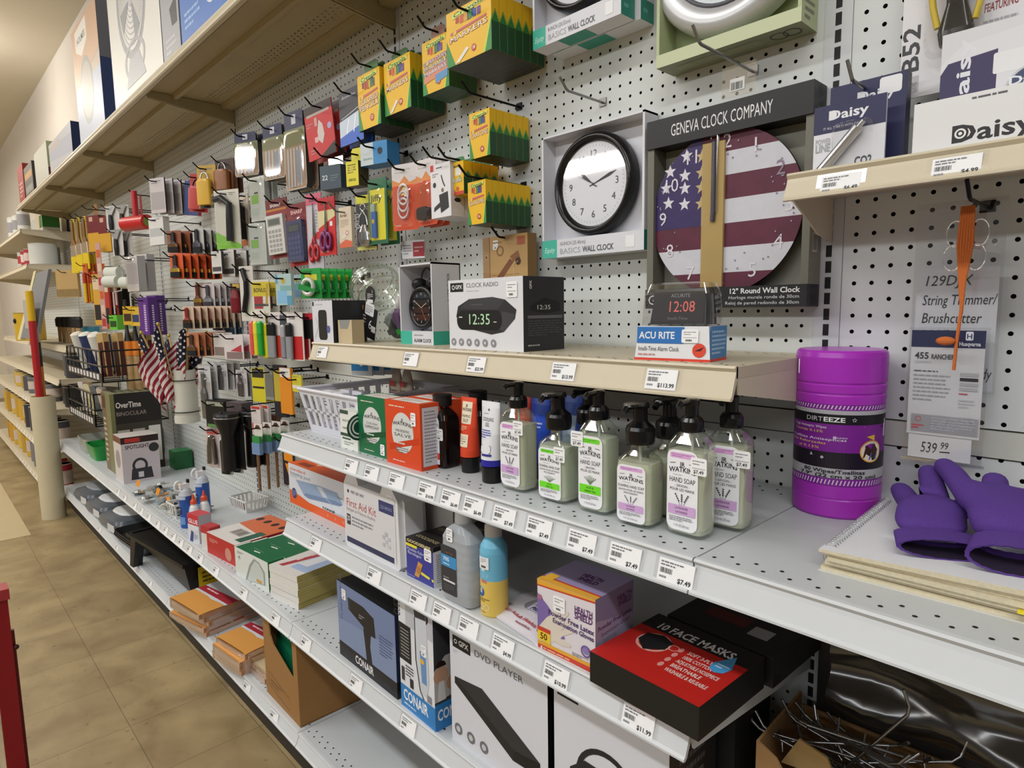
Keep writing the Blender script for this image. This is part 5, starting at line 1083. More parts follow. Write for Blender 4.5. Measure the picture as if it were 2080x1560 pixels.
# ---- glue carton, glue bottles, air dusters
x0, y0 = -2.1128,-0.3966
def a(f): f.r(0, .62, 1, 1, 'c4303a'); f.t('GLUE', .06, .68, .15, 'e6e6ee', w=.88, b=1); f.p([(0, .0), (.3, .0), (.55, .4), (1, .5), (1, .62), (0, .62)], 'd9dbe2'); f.p([(.1, 0), (.4, 0), (.5, .36), (.3, .42)], '3a4a8a'); f.lines(.5, .1, .9, .3, 4, '8a8fa8')
carton('glue_box', 'small red white and blue glue carton at the shelf edge', 'box', x0, y0, Z4, .075, .05, .105, ('cfd2da', 'b9bcc8', 'c4404a'), {'f': a}, rz=12)
def glue(px, py, label, s=1.):
    r = thing('glue_bottle', label, 'glue bottle', (px, py, Z4), 0, 'white glue bottles')
    mb = MB(); mb.loft([(0, .022 * s, .016 * s, 3), (.07 * s, .023 * s, .017 * s, 3), (.088 * s, .018 * s, .014 * s, 2.4), (.094 * s, .011 * s, .011 * s), (.1 * s, .011 * s, .011 * s)], mat('dededf', .35), 20); f = front(mb, .036 * s, .05 * s, -.018 * s, -.0172 * s, .012 * s); f.r(0, .2, 1, .8, 'd8d4dc'); f.r(.1, .5, .9, .75, 'c04a50'); f.lines(.1, .25, .9, .45, 3, '5a6aa0'); mb.obj('bottle', r)
    mb = MB(); mb.loft([(.099 * s, .0125 * s, .0125 * s), (.112 * s, .0115 * s, .0115 * s), (.118 * s, .006 * s, .006 * s), (.136 * s, .0035 * s, .0035 * s)], mat('d9552e', .4), 16); mb.obj('cap', r, 'orange twist cap')
xa, ya = -2.2399,-0.3545
glue(xa, ya + .02, 'white glue bottle with an orange cap in front of the blue can', 1.0)
xa, ya = -2.2447,-0.3033
glue(xa, ya + .01, 'white glue bottle with an orange cap, right hand one', 1.05)
xa, ya = -2.0101,-0.4009
r = thing('glue_stick_box', 'small white tub with a red lid beside the red lamp box', 'tub', (xa + .02, ya + .012, Z4), 12)
mb = MB(); mb.box(0, 0, 0, .055, .04, .06, card('d6d2cc')); mb.obj('body', r); mb = MB(); mb.box(-.001, -.001, .06, .056, .041, .085, mat('b83038', .4)); mb.obj('lid', r, 'red lid')
def duster(px, py, label, s=1.):
    r = thing('air_duster', label, 'spray can', (px, py, Z4), 0, 'air duster cans'); R_ = .026 * s
    mb = MB(); k1, k2 = mat('2a55a4', .3), mat('c4c9d2', .3)
    mb.loft([(0, R_ * .94, R_ * .94), (.004, R_, R_), (.13 * s, R_, R_), (.15 * s, R_ * .8, R_ * .8), (.16 * s, R_ * .5, R_ * .5)], [k1, k1, k2, k2], 28)
    f = wrap(mb, 0, 0, R_, .004, .125 * s, -150, -20); f.k = .0004; f.r(.1, .1, .9, .34, '6a96cc'); f.r(.1, .42, .7, .66, '2a2f52'); f.lines(.14, .46, .66, .62, 2, 'b9c9e6'); f.r(0, .9, 1, 1, 'b9c4d6'); f.p([(.1, .7), (.6, .74), (.5, .86), (.2, .84)], 'c9d2e0'); mb.obj('can', r)
    mb = MB(); mb.box(-.012, -.02, .158 * s, .012, .014, .178 * s, mat('e4e4e6', .35)); mb.torus((-.0, -.024, .168 * s), .014, .004, mat('e4e4e6', .35), 'x', 16, 6, 1, 1.4); mb.obj('trigger', r, 'white trigger'); mb = MB(); mb.box(-.006, .006, .176 * s, .006, .016, .192 * s, mat('17171a', .4)); mb.obj('nozzle', r, 'black nozzle')
xa, ya = -2.2803,-0.3697
duster(xa, ya + .02, 'blue air duster can at the shelf edge, left one', 1.0)
xa, ya = -2.4102,-0.2658
duster(xa, ya + .02, 'blue and silver air duster can standing behind the glue', 1.05)
# ---- little bins
xa, ya = -2.3461,-0.1403
r = thing('small_bin', 'small white bin with red and black cartridges, near the pegboard', 'bin', (xa, ya + .06, Z4), 6)
basket(r, .15, .105, .05, mat('dcdcd8', .4), .86, (7, 5), 1, .003)
for i in range(5):
    mb = MB(); mb.loft([(0, .006, .006), (.024, .006, .006), (.034, .003, .003)], mat(('4a2a2a', 'b8303a', 'c0404a', 'c43a3a', '5a4a48')[i], .4), 10); mb.obj('cartridge', None, 'tiny %s cartridge in the small white bin' % ('dark left hand', 'red second', 'red middle', 'red fourth', 'grey right hand')[i], (xa - .045 + .022 * i, ya + .03, Z4 + .005), None, 'cartridge', 'cartridges in the small bin')
xa, ya = -2.4527,-0.3687
r = thing('small_bin', 'tiny white bin of black bits beside the air duster can', 'bin', (xa, ya + .05, Z4), 4)
basket(r, .09, .09, .06, mat('d6d6d4', .4), .86, (3, 3), 1, .003)
for i in range(3):
    mb = MB(); mb.loft([(0, .008, .008), (.035, .008, .008), (.05, .004, .004)], mat('17171a', .4), 10); mb.obj('nib', None, 'black nib in the tiny white bin, %s one' % ('left', 'middle', 'right')[i], (xa - .02 + .02 * i, ya + .03, Z4 + .006), None, 'nib', 'nibs in the tiny bin')
# ---- carded hook packets lying in a heap
rr = random.Random(4)
k_ = 0
for j in range(3):
    for i in range(7):
        px = -2.98 + i * .085 + rr.uniform(-.015, .015); py = -.37 + j * .055 + rr.uniform(-.01, .01); zz = Z4 + .004 + .007 * ((i * 3 + j * 5) % 4)
        r = thing('hook_packet', 'small carded metal hook packet on the shelf, %s row, %s' % (('front', 'middle', 'back')[j], ('leftmost', 'second from left', 'third from left', 'middle', 'third from right', 'second from right', 'rightmost')[i]), 'packet', (px, py, zz), rr.uniform(-50, 30), 'hook packets in a heap', rx=rr.uniform(-14, 14) + 8, ry=rr.uniform(-10, 10))
        mb = MB(); cc = ('8f938c', '6a6d68', 'a9a59a', '5a7a86')[(i + j) % 4]; mb.box(0, 0, 0, .07, .045, .002, card(cc)); f = topf(mb, .07, .045, z=.002); f.r(0, .7, 1, 1, '3a3a3a' if k_ % 3 else 'd98a2a'); f.lines(.1, .1, .6, .5, 3, 'd0d0cc'); mb.obj('card', r)
        mb = MB(); mb.loft([(.002, .024, .014, 4), (.012, .022, .012, 3)], mat('b4b6b4', .25, metal=.6), 12, .04, .02); mb.obj('hook', r); k_ += 1
for i, (u, v) in enumerate(((-2.983,-0.3826), (-2.5442,-0.3719), (-2.7522,-0.3569))):
    mb = MB(); mb.box(-.016, -.001, 0, .016, 0, .03, card('dc8f2a')); mb.obj('price_flag', None, 'small orange price flag among the hook packets, %s' % ('left', 'right', 'middle')[i], (u, v + .02, Z4 + .03), (radians(-20), 0, radians(10)), 'price flag', 'orange price flags')

# ================================================================ base shelf goods
# ---- brown carton with green note books
x0, y0 = -1.4759,-0.3873
xb, yb = -1.2347,-0.3933
w = xb - x0; h = .285; d = .2; t = .004
r = thing('file_carton', 'brown cardboard carton with a cut away front holding green pads', 'carton', (x0, y0 + .002, ZB), -1)
K = mat('9a7040', .8, noise=.06, scale=25)
mb = MB(); mb.ext([(0, 0), (w, 0), (w, h), (w * .88, h), (w * .88, h * .46), (w * .3, h * .64), (w * .22, h * .72), (w * .18, h), (0, h)], 0, t, K); mb.box(w - t, t, 0, w, d, h, K); mb.box(0, t, 0, t, d, h, K); mb.box(0, d - t, 0, w, d, h, K); mb.box(0, t, 0, w, d, t, K)
f = front(mb, w, h); E2 = '5a3a20'; f.ln([(.1, .13), (.72, .06), (.72, .2), (.1, .28), (.1, .13)], .006, E2); f.lines(.16, .14, .6, .22, 2, '7a5430'); mb.obj('carton', r)
for i in range(4):
    mb = MB(); mb.box(.012, 0, 0, w - .03, .012, .215, card('d6d6cf'), front=card('0f6a48')); f = front(mb, w - .042, .215, .012); f.r(0, .93, 1, 1, 'dfe4dc'); f.mp([[(.05 + q * .09 + .018 * cos(a_ * pi / 4), .9 + .01 * sin(a_ * pi / 4)) for a_ in range(8)] for q in range(10)], 'e4e4e0')
    mb.obj('note_pad', None, 'green covered pad standing in the brown carton, %s' % ('front one', 'second from the front', 'third from the front', 'rearmost')[i], (x0 + .004, y0 + .012 + i * .03, ZB + .006 - 0.0), (radians(-8), 0, radians(-1)), 'pad', 'green pads in the carton')
# ---- stacks of padded envelopes
def env(px, py, pz, rz, label, w=.235, d=.26, win=True, col='d99a4e', n=0):
    r = thing('envelope_pack', label, 'envelopes', (px, py, pz), rz, 'wrapped envelope packs')
    mb = MB(); mb.box(0, 0, 0, w, d, .017, mat('c9926a', .35, noise=.1, scale=120), front=mat('d4b39a', .25, noise=.2, scale=260), top=card(col))
    f = topf(mb, w, d, z=.017)
    if win: f.r(0, .36, 1, 1, 'c9ced6'); f.p([(0, .36), (.2, .4), (.6, .34), (1, .38), (1, .46), (0, .46)], 'd2d4da'); f.p([(0, .4), (1, .4), (1, .56), (0, .52)], 'a82a38'); f.p([(.3, .7), (.8, .66), (.9, .9), (.4, .95)], '8f98ac'); f.lines(.15, .45, .8, .51, 1, 'e6c4c8')
    else: f.r(0, .3, .5, .9, 'dfa62a'); f.t('Steel', .1, .5, .12, '2a2416', w=.36, b=1)
    mb.obj('envelopes', r)
    mb = MB(); mb.loft([(.0, .005, d * .48, 3), (.017, .005, d * .48, 3)], clear('ffffff', .12, .32), 10, w, d / 2); mb.loft([(0, w * .48, .006, 3), (.017, w * .48, .006, 3)], clear('ffffff', .12, .32), 10, w / 2, 0); mb.obj('wrap', r)
for i in range(5):
    env(-2.2 + RND.uniform(-.006, .006), -.455 + RND.uniform(-.008, .008), ZB + .001 + i * .0175, 10 + RND.uniform(-4, 4), 'plastic wrapped envelopes in the stack beside the paint tray, %s' % ('lowest', 'second from the bottom', 'middle', 'second from the top', 'topmost with a dark red band')[i], w=.24, d=.27)
for i in range(4):
    env(-1.80 + RND.uniform(-.005, .005), -.43 + RND.uniform(-.008, .008), ZB + .001 + i * .0175, 6 + RND.uniform(-3, 3), 'plastic wrapped envelopes in the stack next to the brown carton, %s' % ('lowest', 'second from the bottom', 'third from the bottom', 'topmost')[i], w=.19, d=.25)
for i in range(2):
    env(-1.64 + .006 * i, -.38 + .004 * i, ZB + .001 + i * .0175, 2, 'yellow labelled wrapped pack leaning by the brown carton, %s' % ('lower', 'upper')[i], w=.125, d=.2, win=False, col='cbb894')

# ================================================================ goods hanging on the pegboards
ORD = ('front one', 'second from the front', 'third from the front', 'fourth from the front', 'fifth from the front', 'sixth from the front', 'seventh from the front', 'eighth from the front')
HK = mat('1c1a19', .4, metal=.7); HKS = mat('8e8e8c', .3, metal=.9)
def hook(x, z, L, words, m=None, y0=0, tip=.026, col='dark', plate=True):
    """straight wire hook: (x, z) on the pegboard, L long, the tip turned up"""
    m = m or HK; mb = MB()
    mb.tube([(x, y0 - .002, z), (x, y0 - L + .006, z), (x, y0 - L, z + .002), (x, y0 - L - tip * .75, z + tip * .8)], .0026, m, 8)
    if plate: mb.box(x - .009, y0 - .003, z - .007, x + .009, y0 - .0005, z + .009, m)
    return mb.obj('peg_hook', None, '%s wire peg hook %s' % ('steel' if m is HKS else 'dark', words), None, None, 'peg hook', 'peg hooks')
def hang(name, label, cat, c, th, col, art=None, parts=None, n=1, step=None, group=None, side=None, tab=None, hk=None, hm=None, out=None, ext=.03, top=None, ra=None, hz=None, slot=True, lean=0, ba=None, wear=1):
    """one card or carton (or n of a kind, one behind the other) hanging on a hook.  c = centre x, front y, bottom z, width, height, turn"""
    cx, Y, cz, w, h, rz = c; step = step or th + .004
    root = thing(name, label + (', front one' if n > 1 else ''), cat, (cx, Y, cz), rz, group)
    if lean: root.rotation_euler.y = radians(lean)
    mb = MB(); x0 = -w / 2
    if out: mb.ext([(x0 + u * w, v * h) for u, v in out], 0, th, card(col), card(side or col))
    else: mb.box(x0, 0, 0, -x0, th, h, card(side or col), front=card(col), top=card(top or side or col))
    if art: art(front(mb, w, h, x0, 0, 0))
    if ra: ra(right(mb, th, h, x=-x0))
    if ba: ba(under(mb, w, th, x0))
    mb.obj('card' if th < .006 else 'carton', root)
    if tab:
        tw, thh, tc = tab; mb = MB(); mb.ext([(-tw * w / 2, h), (tw * w / 2, h), (tw * w / 2, h + thh * .8), (tw * w * .35, h + thh), (-tw * w * .35, h + thh), (-tw * w / 2, h + thh * .8)], th * .5, th * .5 + .0012, tc if not isinstance(tc, str) else card(tc)); mb.obj('hang_tab', root)
    if parts: parts(root, w, h)
    for i in range(1, n): dup(root, (cx, Y + step * i, cz), label + ', ' + ORD[i])
    if hk:
        zt = cz + h + (tab[1] * .5 if tab else -.016) if hz is None else hz
        hook(cx, zt, -Y + ext, hk, hm)
    return root
def blister(bx0, bz0, bx1, bz1, dep, a=.14, m=None):
    """clear bubble on a card; corners as shares of the card"""
    def fn(root, w, h):
        mb = MB(); ww, hh = (bx1 - bx0) * w / 2, (bz1 - bz0) * h / 2
        t = MB(); t.loft([(0, ww, hh, 6), (dep * .8, ww * .94, hh * .96, 6), (dep, ww * .82, hh * .9, 5)], m or clear('ffffff', .06, a), 26, caps=(0, 1))
        cx, cz = ((bx0 + bx1) / 2 - .5) * w, (bz0 + bz1) / 2 * h
        mb.mats = t.mats; mb.v = [(cx + p[0], -p[2] - .0006, cz + p[1]) for p in t.v]; mb.f, mb.m, mb.sm = t.f, t.m, t.sm
        mb.obj('clear_bubble', root)
    return fn
def also(*fs): return lambda root, w, h: [f(root, w, h) for f in fs]
def solid(name, x, z, rx, rz_, dep, m, label=None, e=4):
    """a rounded product sitting on the card"""
    def fn(root, w, h):
        t = MB(); t.loft([(0, rx * w, rz_ * h, e), (dep * .7, rx * w, rz_ * h, e), (dep, rx * w * .86, rz_ * h * .92, e)], m if not isinstance(m, str) else mat(m, .35), 22, caps=(1, 1))
        mb = MB(); mb.mats = t.mats; mb.v = [((x - .5) * w + p[0], -p[2] - .0008, z * h + p[1]) for p in t.v]; mb.f, mb.m, mb.sm = [tuple(reversed(q)) for q in t.f], t.m, t.sm
        mb.obj(name, root, label)
    return fn

# ---- yellow and green boxes: crayons, markers, pencils, chalk
YB, GB = 'e9b818', '1c4a2c'
def zig(f):
    f.r(0, 0, 1, .5, GB); f.p([(0, .5), (1, .5), (1, .55), (.5, .72), (0, .55)], '2c7a34'); f.ln([(0, .57), (.5, .75), (1, .57)], .016, 'd9c93a'); f.ln([(0, .52), (.5, .69), (1, .52)], .012, 'd9c93a')
def crayola(word, num, cols, extra=None, base='e9c22a'):
    def a(f):
        f.p([(0, 0), (.2, 0), (0, .5)], '2f8a3a'); f.p([(1, 0), (.86, 0), (1, .55)], '2f8a3a'); f.p([(.86, 0), (.8, 0), (1, .62), (1, .55)], 'c9d23a')
        f.d(.52, .86, .16, '1c1c1e', ry=1., a0=190, a1=372)
        f.mp([[(.22 + i * .58 / len(cols), .7 + .05 * abs(i - len(cols) / 2 + .5) / len(cols) * 2), (.22 + (i + .8) * .58 / len(cols), .7 + .05 * abs(i - len(cols) / 2 + .5) / len(cols) * 2), (.22 + (i + .8) * .58 / len(cols), .85), (.22 + i * .58 / len(cols), .85)] for i in range(len(cols))], cols[0])
        for i, cc in enumerate(cols[1:]): q = i + 1; f.r(.22 + q * .58 / len(cols), .71, .22 + (q + .8) * .58 / len(cols), .85, cc)
        f.p([(.14, .84), (.9, .9), (.9, .97), (.14, .93)], 'd3dc5a'); f.t('Crayola', .17, .86, .075, '2a5a2c', w=.68, b=1, rot=3)
        f.p([(.1, .56), (.9, .62), (.9, .66), (.1, .61)], 'c9605a'); f.d(.2, .585, .045, 'dcc04a')
        ws = word.split('|')
        for i, q in enumerate(ws): f.t(q, .5, .46 - i * .11, .1, '8a4a30', 'c', w=.86, b=1, rot=4); f.t(q, .5, .464 - i * .11, .092, 'f3e4dc', 'c', w=.84, rot=4)
        f.d(.62, .17, .065, 'b9432c'); f.t(num, .62, .145, .06, 'f3e4dc', 'c', b=1)
        if extra: extra(f)
    return a
RB = ('b03a30', 'd2562c', 'e0a02a', '2f8a4a', '2f4f9c', '6a3a84')
def tipm(f): f.p([(.2, .02), (.3, .02), (.52, .2), (.46, .24)], 'e6e0d6')
def qc(q, Y):   # corner numbers of a face on plane y=Y -> centre, width, height
    x0, z0, x1, z1 = q; return ((x0 + x1) / 2, Y, z0, x1 - x0, z1 - z0, 0)
hang('crayon_box', 'yellow and green box of crayons on the lower crayon hook', 'crayon box', qc((-0.7317,1.5286,-0.6712,1.6224), -.149), .0192, YB, crayola('CRAYONS', '16', RB), None, 7, .02, 'crayon boxes on the lower hook', YB, None, 'with the lower row of crayon boxes', ra=zig, top='5a3420', ba=lambda f: f.r(0, 0, 1, 1, '2a3a20'), hz=1.6291)
hang('crayon_box', 'yellow and green box of crayons on the upper crayon hook', 'crayon box', qc((-0.7475,1.6784,-0.6785,1.778), -.127), .0195, YB, crayola('CRAYONS', '16', RB), None, 6, .0205, 'crayon boxes on the upper hook', YB, None, 'with the upper row of crayon boxes', ra=zig, top='5a3420', ba=lambda f: f.r(0, 0, 1, 1, '2a3a20'), hz=1.8112)
hang('marker_box', 'large yellow and green box of markers, topmost hook', 'marker box', qc((-0.7677,1.8719,-0.6195,1.9849), -.17), .0215, YB, crayola('MARKERS', '10', RB, tipm), None, 7, .0225, 'large marker boxes', YB, None, 'with the large marker boxes', ra=zig, ba=lambda f: f.r(0, 0, 1, 1, '2e3024'))
hang('marker_box', 'narrow yellow and green box of markers next to the pencil boxes', 'marker box', qc((-1.1072,1.8531,-0.9869,1.9859), -.116), .0205, YB, crayola('MARKERS', '10', RB, tipm), None, 5, .0215, 'narrow marker boxes', YB, (.6, .022, '3f6a34'), 'with the narrow marker boxes', ra=zig, ba=lambda f: f.r(0, 0, 1, 1, '2e3024'))
hang('pencil_box', 'narrow yellow box of coloured pencils, leftmost of the yellow boxes', 'pencil box', qc((-1.228,1.8381,-1.1149,1.9833), -.125), .0205, YB, crayola('COLORED|PENCILS', '12', ('7a2a24', 'b03a30', 'c9562c', 'd9b03a', '4a7a3a', '3a5a5a'), None), None, 5, .0215, 'coloured pencil boxes', YB, (.6, .03, '3f6a34'), 'with the coloured pencil boxes', ra=zig, ba=lambda f: f.r(0, 0, 1, 1, '2e3024'))
def wash(f):
    crayola(' ', '8', RB)(f); f.p([(.06, .42), (.96, .5), (.96, .3), (.06, .2)], 'd98a6a'); f.p([(.5, .3), (.96, .34), (.96, .2), (.5, .14)], '5a94c4')
    for i, q in enumerate(('ULTRA-CLEAN', 'WASHABLE', 'MARKERS')): f.t(q, .5, .56 - i * .1, .08, '2a3a66', 'c', w=.9, b=1, rot=4); f.t(q, .5, .564 - i * .1, .07, 'e9eaf2', 'c', w=.87, rot=4)
hang('marker_box', 'washable marker box partly hidden behind the large marker boxes', 'marker box', qc((-0.94,1.8666,-0.8354,1.9894), -.112), .0205, YB, wash, None, 4, .0215, 'washable marker boxes', GB, (.5, .03, 'b08a7a'), 'with the washable marker boxes', ra=zig)
def chalk(f): f.r(0, 0, 1, .1, 'c9402c'); f.t('Crayola', .2, .84, .08, '2a5a2c', w=.6, b=1); f.r(.5, .58, .86, .82, 'e6e2d6'); f.t('Chalk', .14, .38, .17, '1f5a34', w=.76, b=1); f.t('Chalk', .15, .385, .16, 'e9f0e0', w=.73); f.d(.62, .18, .07, 'c9602c'); f.p([(.08, .04), (.4, .02), (.5, .14), (.2, .24)], 'c97a5a')
hang('chalk_box', 'yellow carton of white chalk left of the lower crayons', 'chalk box', qc((-0.8289,1.6068,-0.7686,1.6816), -.13), .026, YB, chalk, None, 4, .0275, 'chalk cartons', YB, (.55, .014, '3f7a4a'), 'with the chalk cartons', ra=zig)
# ---- leather journal and small boxes near it
def journal(f):
    f.r(0, 0, .16, 1, 'a5815a'); f.ln([(.16, 0), (.16, 1)], .012, '6a4a2a'); f.d(.08, .62, .05, 'b8a070'); f.d(.08, .62, .03, '6a4a2a'); f.lines(.2, .1, .9, .3, 3, 'a07a4a', .2); f.p([(.3, .2), (.62, .56), (.7, .5), (.4, .14)], '7a4a30'); f.p([(.62, .6), (.8, .7), (.84, .56), (.7, .5)], '8a5a38')
    f.ring(.4, .72, .07, .1, '8a6238'); f.r(.78, .8, .95, .95, 'a85a40'); f.d(.8, .5, .07, '4a2416'); f.ln([(.8, .5), (.7, .46), (.72, .1)], .01, 'd9c9a0'); f.lines(.24, .84, .6, .92, 1, '9a7444', .3)
r_ = hang('leather_journal', 'tan leather journal with a wooden button, behind the clock radio', 'journal', (-.72, -.05, ZC + .13, .155, .125, 0), .03, 'b8945f', journal, None, side='8a6a40', hk='holding the tan leather journal', hz=ZC + .25, ext=.02)
sticker(r_, front(MB(), .155, .125, -.0775), .3, .84, .018, .022)
def a(f): f.r(.5, .1, 1, .9, 'a03038'); f.lines(.06, .2, .46, .8, 4, '9a9aa0'); f.lines(.56, .3, .94, .7, 2, 'd9a0a0')
hang('card_pack', 'small white and dark red carded pack above the bell clock box', 'pack', (-1.08,-0.06,1.482,0.075,0.0493,21), .004, 'dedde2', a)
# ---- earbud carton, orange cable packs
def a(f): f.r(0, .88, .16, 1, 'c9302c'); f.lines(.3, .9, .8, .95, 1, '5a5a5e'); f.d(.2, .62, .05, '26262a'); f.ln([(.55, .78), (.62, .66), (.72, .56)], .03, '2a2a2e'); f.d(.6, .5, .04, '8a6a50'); f.p([(.42, .42), (.86, .46), (.9, .16), (.5, .08)], '232327'); f.p([(.14, .12), (.5, .2), (.44, .28), (.16, .2)], '2a2a2e'); f.lines(.1, .76, .4, .84, 2, '9a9a9e')
hang('earbud_box', 'white carton picturing a small black earbud case', 'box', qc((-0.8825,1.5601,-0.8052,1.6854), -.14), .04, 'e2e0e4', a, None, 2, .043, 'earbud cartons', 'd2d0d6', (.5, .02, clear('ffffff', .1, .25)), 'with the white earbud cartons', ra=lambda f: (f.r(0, 0, 1, .14, 'd6d4da'), f.d(.5, .3, .08, '26262a', ry=.5)))
def cable(col):
    def fn(root, w, h):
        for k in range(3):
            mb = MB(); mb.torus((-.002 + .003 * k, -.006 - .003 * k, h * (.33 + .1 * k)), w * .2, .0022, mat(col, .4), 'y', 22, 6, 1, 1.5); mb.obj('cable', root)
        mb = MB(); mb.box(-.006, -.008, h * .52, .006, -.001, h * .68, mat('d0b060', .3, metal=.6)); mb.box(.004, -.008, h * .5, .014, -.001, h * .64, mat(col, .4)); mb.obj('plug', root)
    return fn
def a(f): f.r(0, 0, 1, .68, 'd9522c'); f.p([(0, .68), (1, .68), (1, .76), (.7, .72), (.5, .82), (.3, .72), (0, .78)], 'd98a4a'); f.lines(.1, .86, .8, .94, 2, 'c0b8b4'); f.lines(.1, .05, .5, .1, 1, 'e8b49a')
OUTC = [(.08, 0), (.92, 0), (1, .04), (1, .96), (.92, 1), (.08, 1), (0, .96), (0, .04)]
hang('cable_pack', 'orange and white card with a looped white cable', 'cable pack', (-1.0378,-0.11,1.5508,0.085,0.1707,16), .002, 'd9d3d2', a, also(cable('e6e2e2'), blister(.08, .04, .92, .66, .018)), out=OUTC, hk='holding the white cable pack')
hang('cable_pack', 'orange and white card with a black adapter, beside the earbud carton', 'cable pack', (-0.9559,-0.1,1.5559,0.085,0.1654,0), .002, 'd9d3d2', a, also(solid('adapter', .45, .18, .3, .1, .014, '1c1c1f'), blister(.08, .04, .92, .66, .02)), n=3, step=.02, group='orange adapter packs', out=OUTC, hk='holding the orange adapter packs')
# ---- craft knives, corkscrew, correction roller, scissors, calculators
def a(f): f.r(.1, .06, .9, .84, 'e6dc2a'); f.r(.1, .84, .9, .96, '2f6a4a'); f.t('Jiffy', .14, .66, .1, '4a4a3a', rot=0, w=.6, b=1); f.lines(.14, .56, .5, .64, 2, '5a5a3a')
def knife(root, w, h):
    mb = MB(); mb.box(-w * .26, -.008, h * .1, -w * .02, 0, h * .5, mat('2a5fae', .35)); mb.box(-w * .24, -.0085, h * .5, -w * .06, -.0005, h * .62, mat('9fb0b0', .3)); mb.box(-w * .2, -.009, h * .32, -w * .08, -.008, h * .38, mat('d0b43a', .4)); mb.obj('knife', root, 'blue craft knife')
hang('knife_pack', 'yellow card in a dark green frame with a blue craft knife', 'knife pack', (-1.1405,-0.13,1.5222,0.08,0.1749,6), .003, '2f6a4a', a, also(knife, blister(.08, .05, .92, .86, .014, .08)), n=2, step=.035, group='craft knife packs', hk='holding the craft knife packs')
def a(f): f.r(0, .8, 1, .94, 'd0cc3a'); f.t('VACU', .16, .36, .1, 'b9b9bd', rot=90, w=.6, b=1); f.r(0, 0, 1, .06, 'c9c46a')
def cork(root, w, h):
    mb = MB(); k = mat('b9b9bb', .15, metal=1)
    for s_ in (-1, 1): mb.tube([(0, -.012, h * .66), (s_ * .012, -.012, h * .56), (s_ * .016, -.012, h * .42), (s_ * .006, -.012, h * .36)], .003, k, 8)
    mb.loft([(h * .06, .012, .008), (h * .16, .024, .01), (h * .3, .02, .01), (h * .42, .008, .006)], k, 18, .004, -.012); mb.torus((0, -.012, h * .72), .009, .002, k); mb.obj('corkscrew', root, 'shiny metal corkscrew')
hang('corkscrew_pack', 'black and yellow card with a shiny metal corkscrew', 'corkscrew', (-1.2024,-0.13,1.5109,0.075,0.1611,15), .003, '1d1d20', a, also(cork, blister(.1, .05, .9, .78, .024, .1)), hk='holding the corkscrew pack')
def a(f): f.t('Ecran', .1, .76, .07, '6a4a30', w=.56, b=1); f.lines(.1, .5, .8, .7, 5, 'b9a48a'); f.p([(0, 0), (1, 0), (1, .14), (.5, .2), (0, .1)], 'd96a4a'); f.d(.6, .36, .08, 'e6dcd4'); f.p([(.2, .3), (.66, .4), (.5, .24), (.2, .2)], 'e0d4c8'); f.ring(.62, .36, .04, .06, 'c05a4a')
hang('correction_pack', 'cream and orange card with a correction roller', 'card pack', (-1.3384,-0.12,1.5289,0.06,0.1181,7), .012, 'dccdb4', a, hk='holding the cream correction card', hm=HKS)
def sciss(hc, bl=.5, l0=.08):
    def fn(root, w, h):
        mb = MB(); k = mat('a9a9a6', .22, metal=1)
        for s_ in (-1, 1): mb.hexa([(s_ * .001 - .005, -.005, h * .42), (s_ * .001 + .005, -.005, h * .42), (s_ * .001 + .005, -.003, h * .42), (s_ * .001 - .005, -.003, h * .42)], [(-.0008, -.005, h * (.42 + bl)), (.0008, -.005, h * (.42 + bl)), (.0008, -.003, h * (.42 + bl)), (-.0008, -.003, h * (.42 + bl))], k)
        mb.obj('blades', root, 'metal blades')
        mb = MB()
        for s_, sz in ((-1, 1.9), (1, 1.7)): mb.torus((s_ * w * .16, -.006, h * .24), w * .15, .0045, mat(hc, .35), 'y', 20, 8, .9, sz)
        mb.rod((-w * .08, -.006, h * .36), (0, -.005, h * .45), .004, mat(hc, .35)); mb.rod((w * .08, -.006, h * .36), (0, -.005, h * .45), .004, mat(hc, .35)); mb.obj('grips', root)
    return fn
def a(f): f.r(0, .8, 1, 1, 'b9242c'); f.p([(0, .48), (1, .66), (1, .78), (0, .78)], 'd9cc9a'); f.t('Scotch', .16, .88, .06, '2a3a2a', w=.6, b=1); f.r(.68, .5, .84, .58, 'e4e2e4'); f.lines(.1, .04, .9, .1, 1, 'e0a09a')
hang('scissors_pack', 'red card with purple handled scissors', 'scissors', (-1.4326,-0.13,1.5121,0.085,0.1744,8), .003, 'c92a2c', a, sciss('7a2f6a'), hk='holding the purple scissors')
def a(f): f.r(0, .86, 1, 1, 'c9607a'); f.r(.1, .42, .9, .84, 'c4bfc6'); f.t('Scotch', .2, .9, .05, '3a2a2a', w=.6, b=1); f.d(.7, .46, .05, 'c0303a'); f.lines(.6, .56, .7, .8, 6, '8a8a90')
hang('scissors_pack', 'grey and pink card with red handled scissors hanging low', 'scissors', (-1.5134,-0.13,1.4668,0.08,0.2418,9), .003, 'b9b2bb', a, sciss('b82c34', .46), hk='holding the red handled scissors')
def calc(body, keys, lbl, extra=None):
    def fn(root, w, h):
        mb = MB(); ww, hh = w * .78, h * .66; z0 = h * .06
        mb.box(-ww / 2, -.016, z0, ww / 2, 0, z0 + hh, mat(body, .35)); f = front(mb, ww, hh, -ww / 2, -.016, z0)
        f.r(.1, .72, .86, .92, '8a8a86' if body != '343a66' else '2a2c40'); f.r(.16, .75, .8, .89, '5c625c' if body != '343a66' else '4a4f48')
        f.mp([[(.1 + i * .2, .06 + j * .12), (.25 + i * .2, .06 + j * .12), (.25 + i * .2, .14 + j * .12), (.1 + i * .2, .14 + j * .12)] for i in range(4) for j in range(5)], keys); mb.obj('calculator', root, lbl)
    return fn
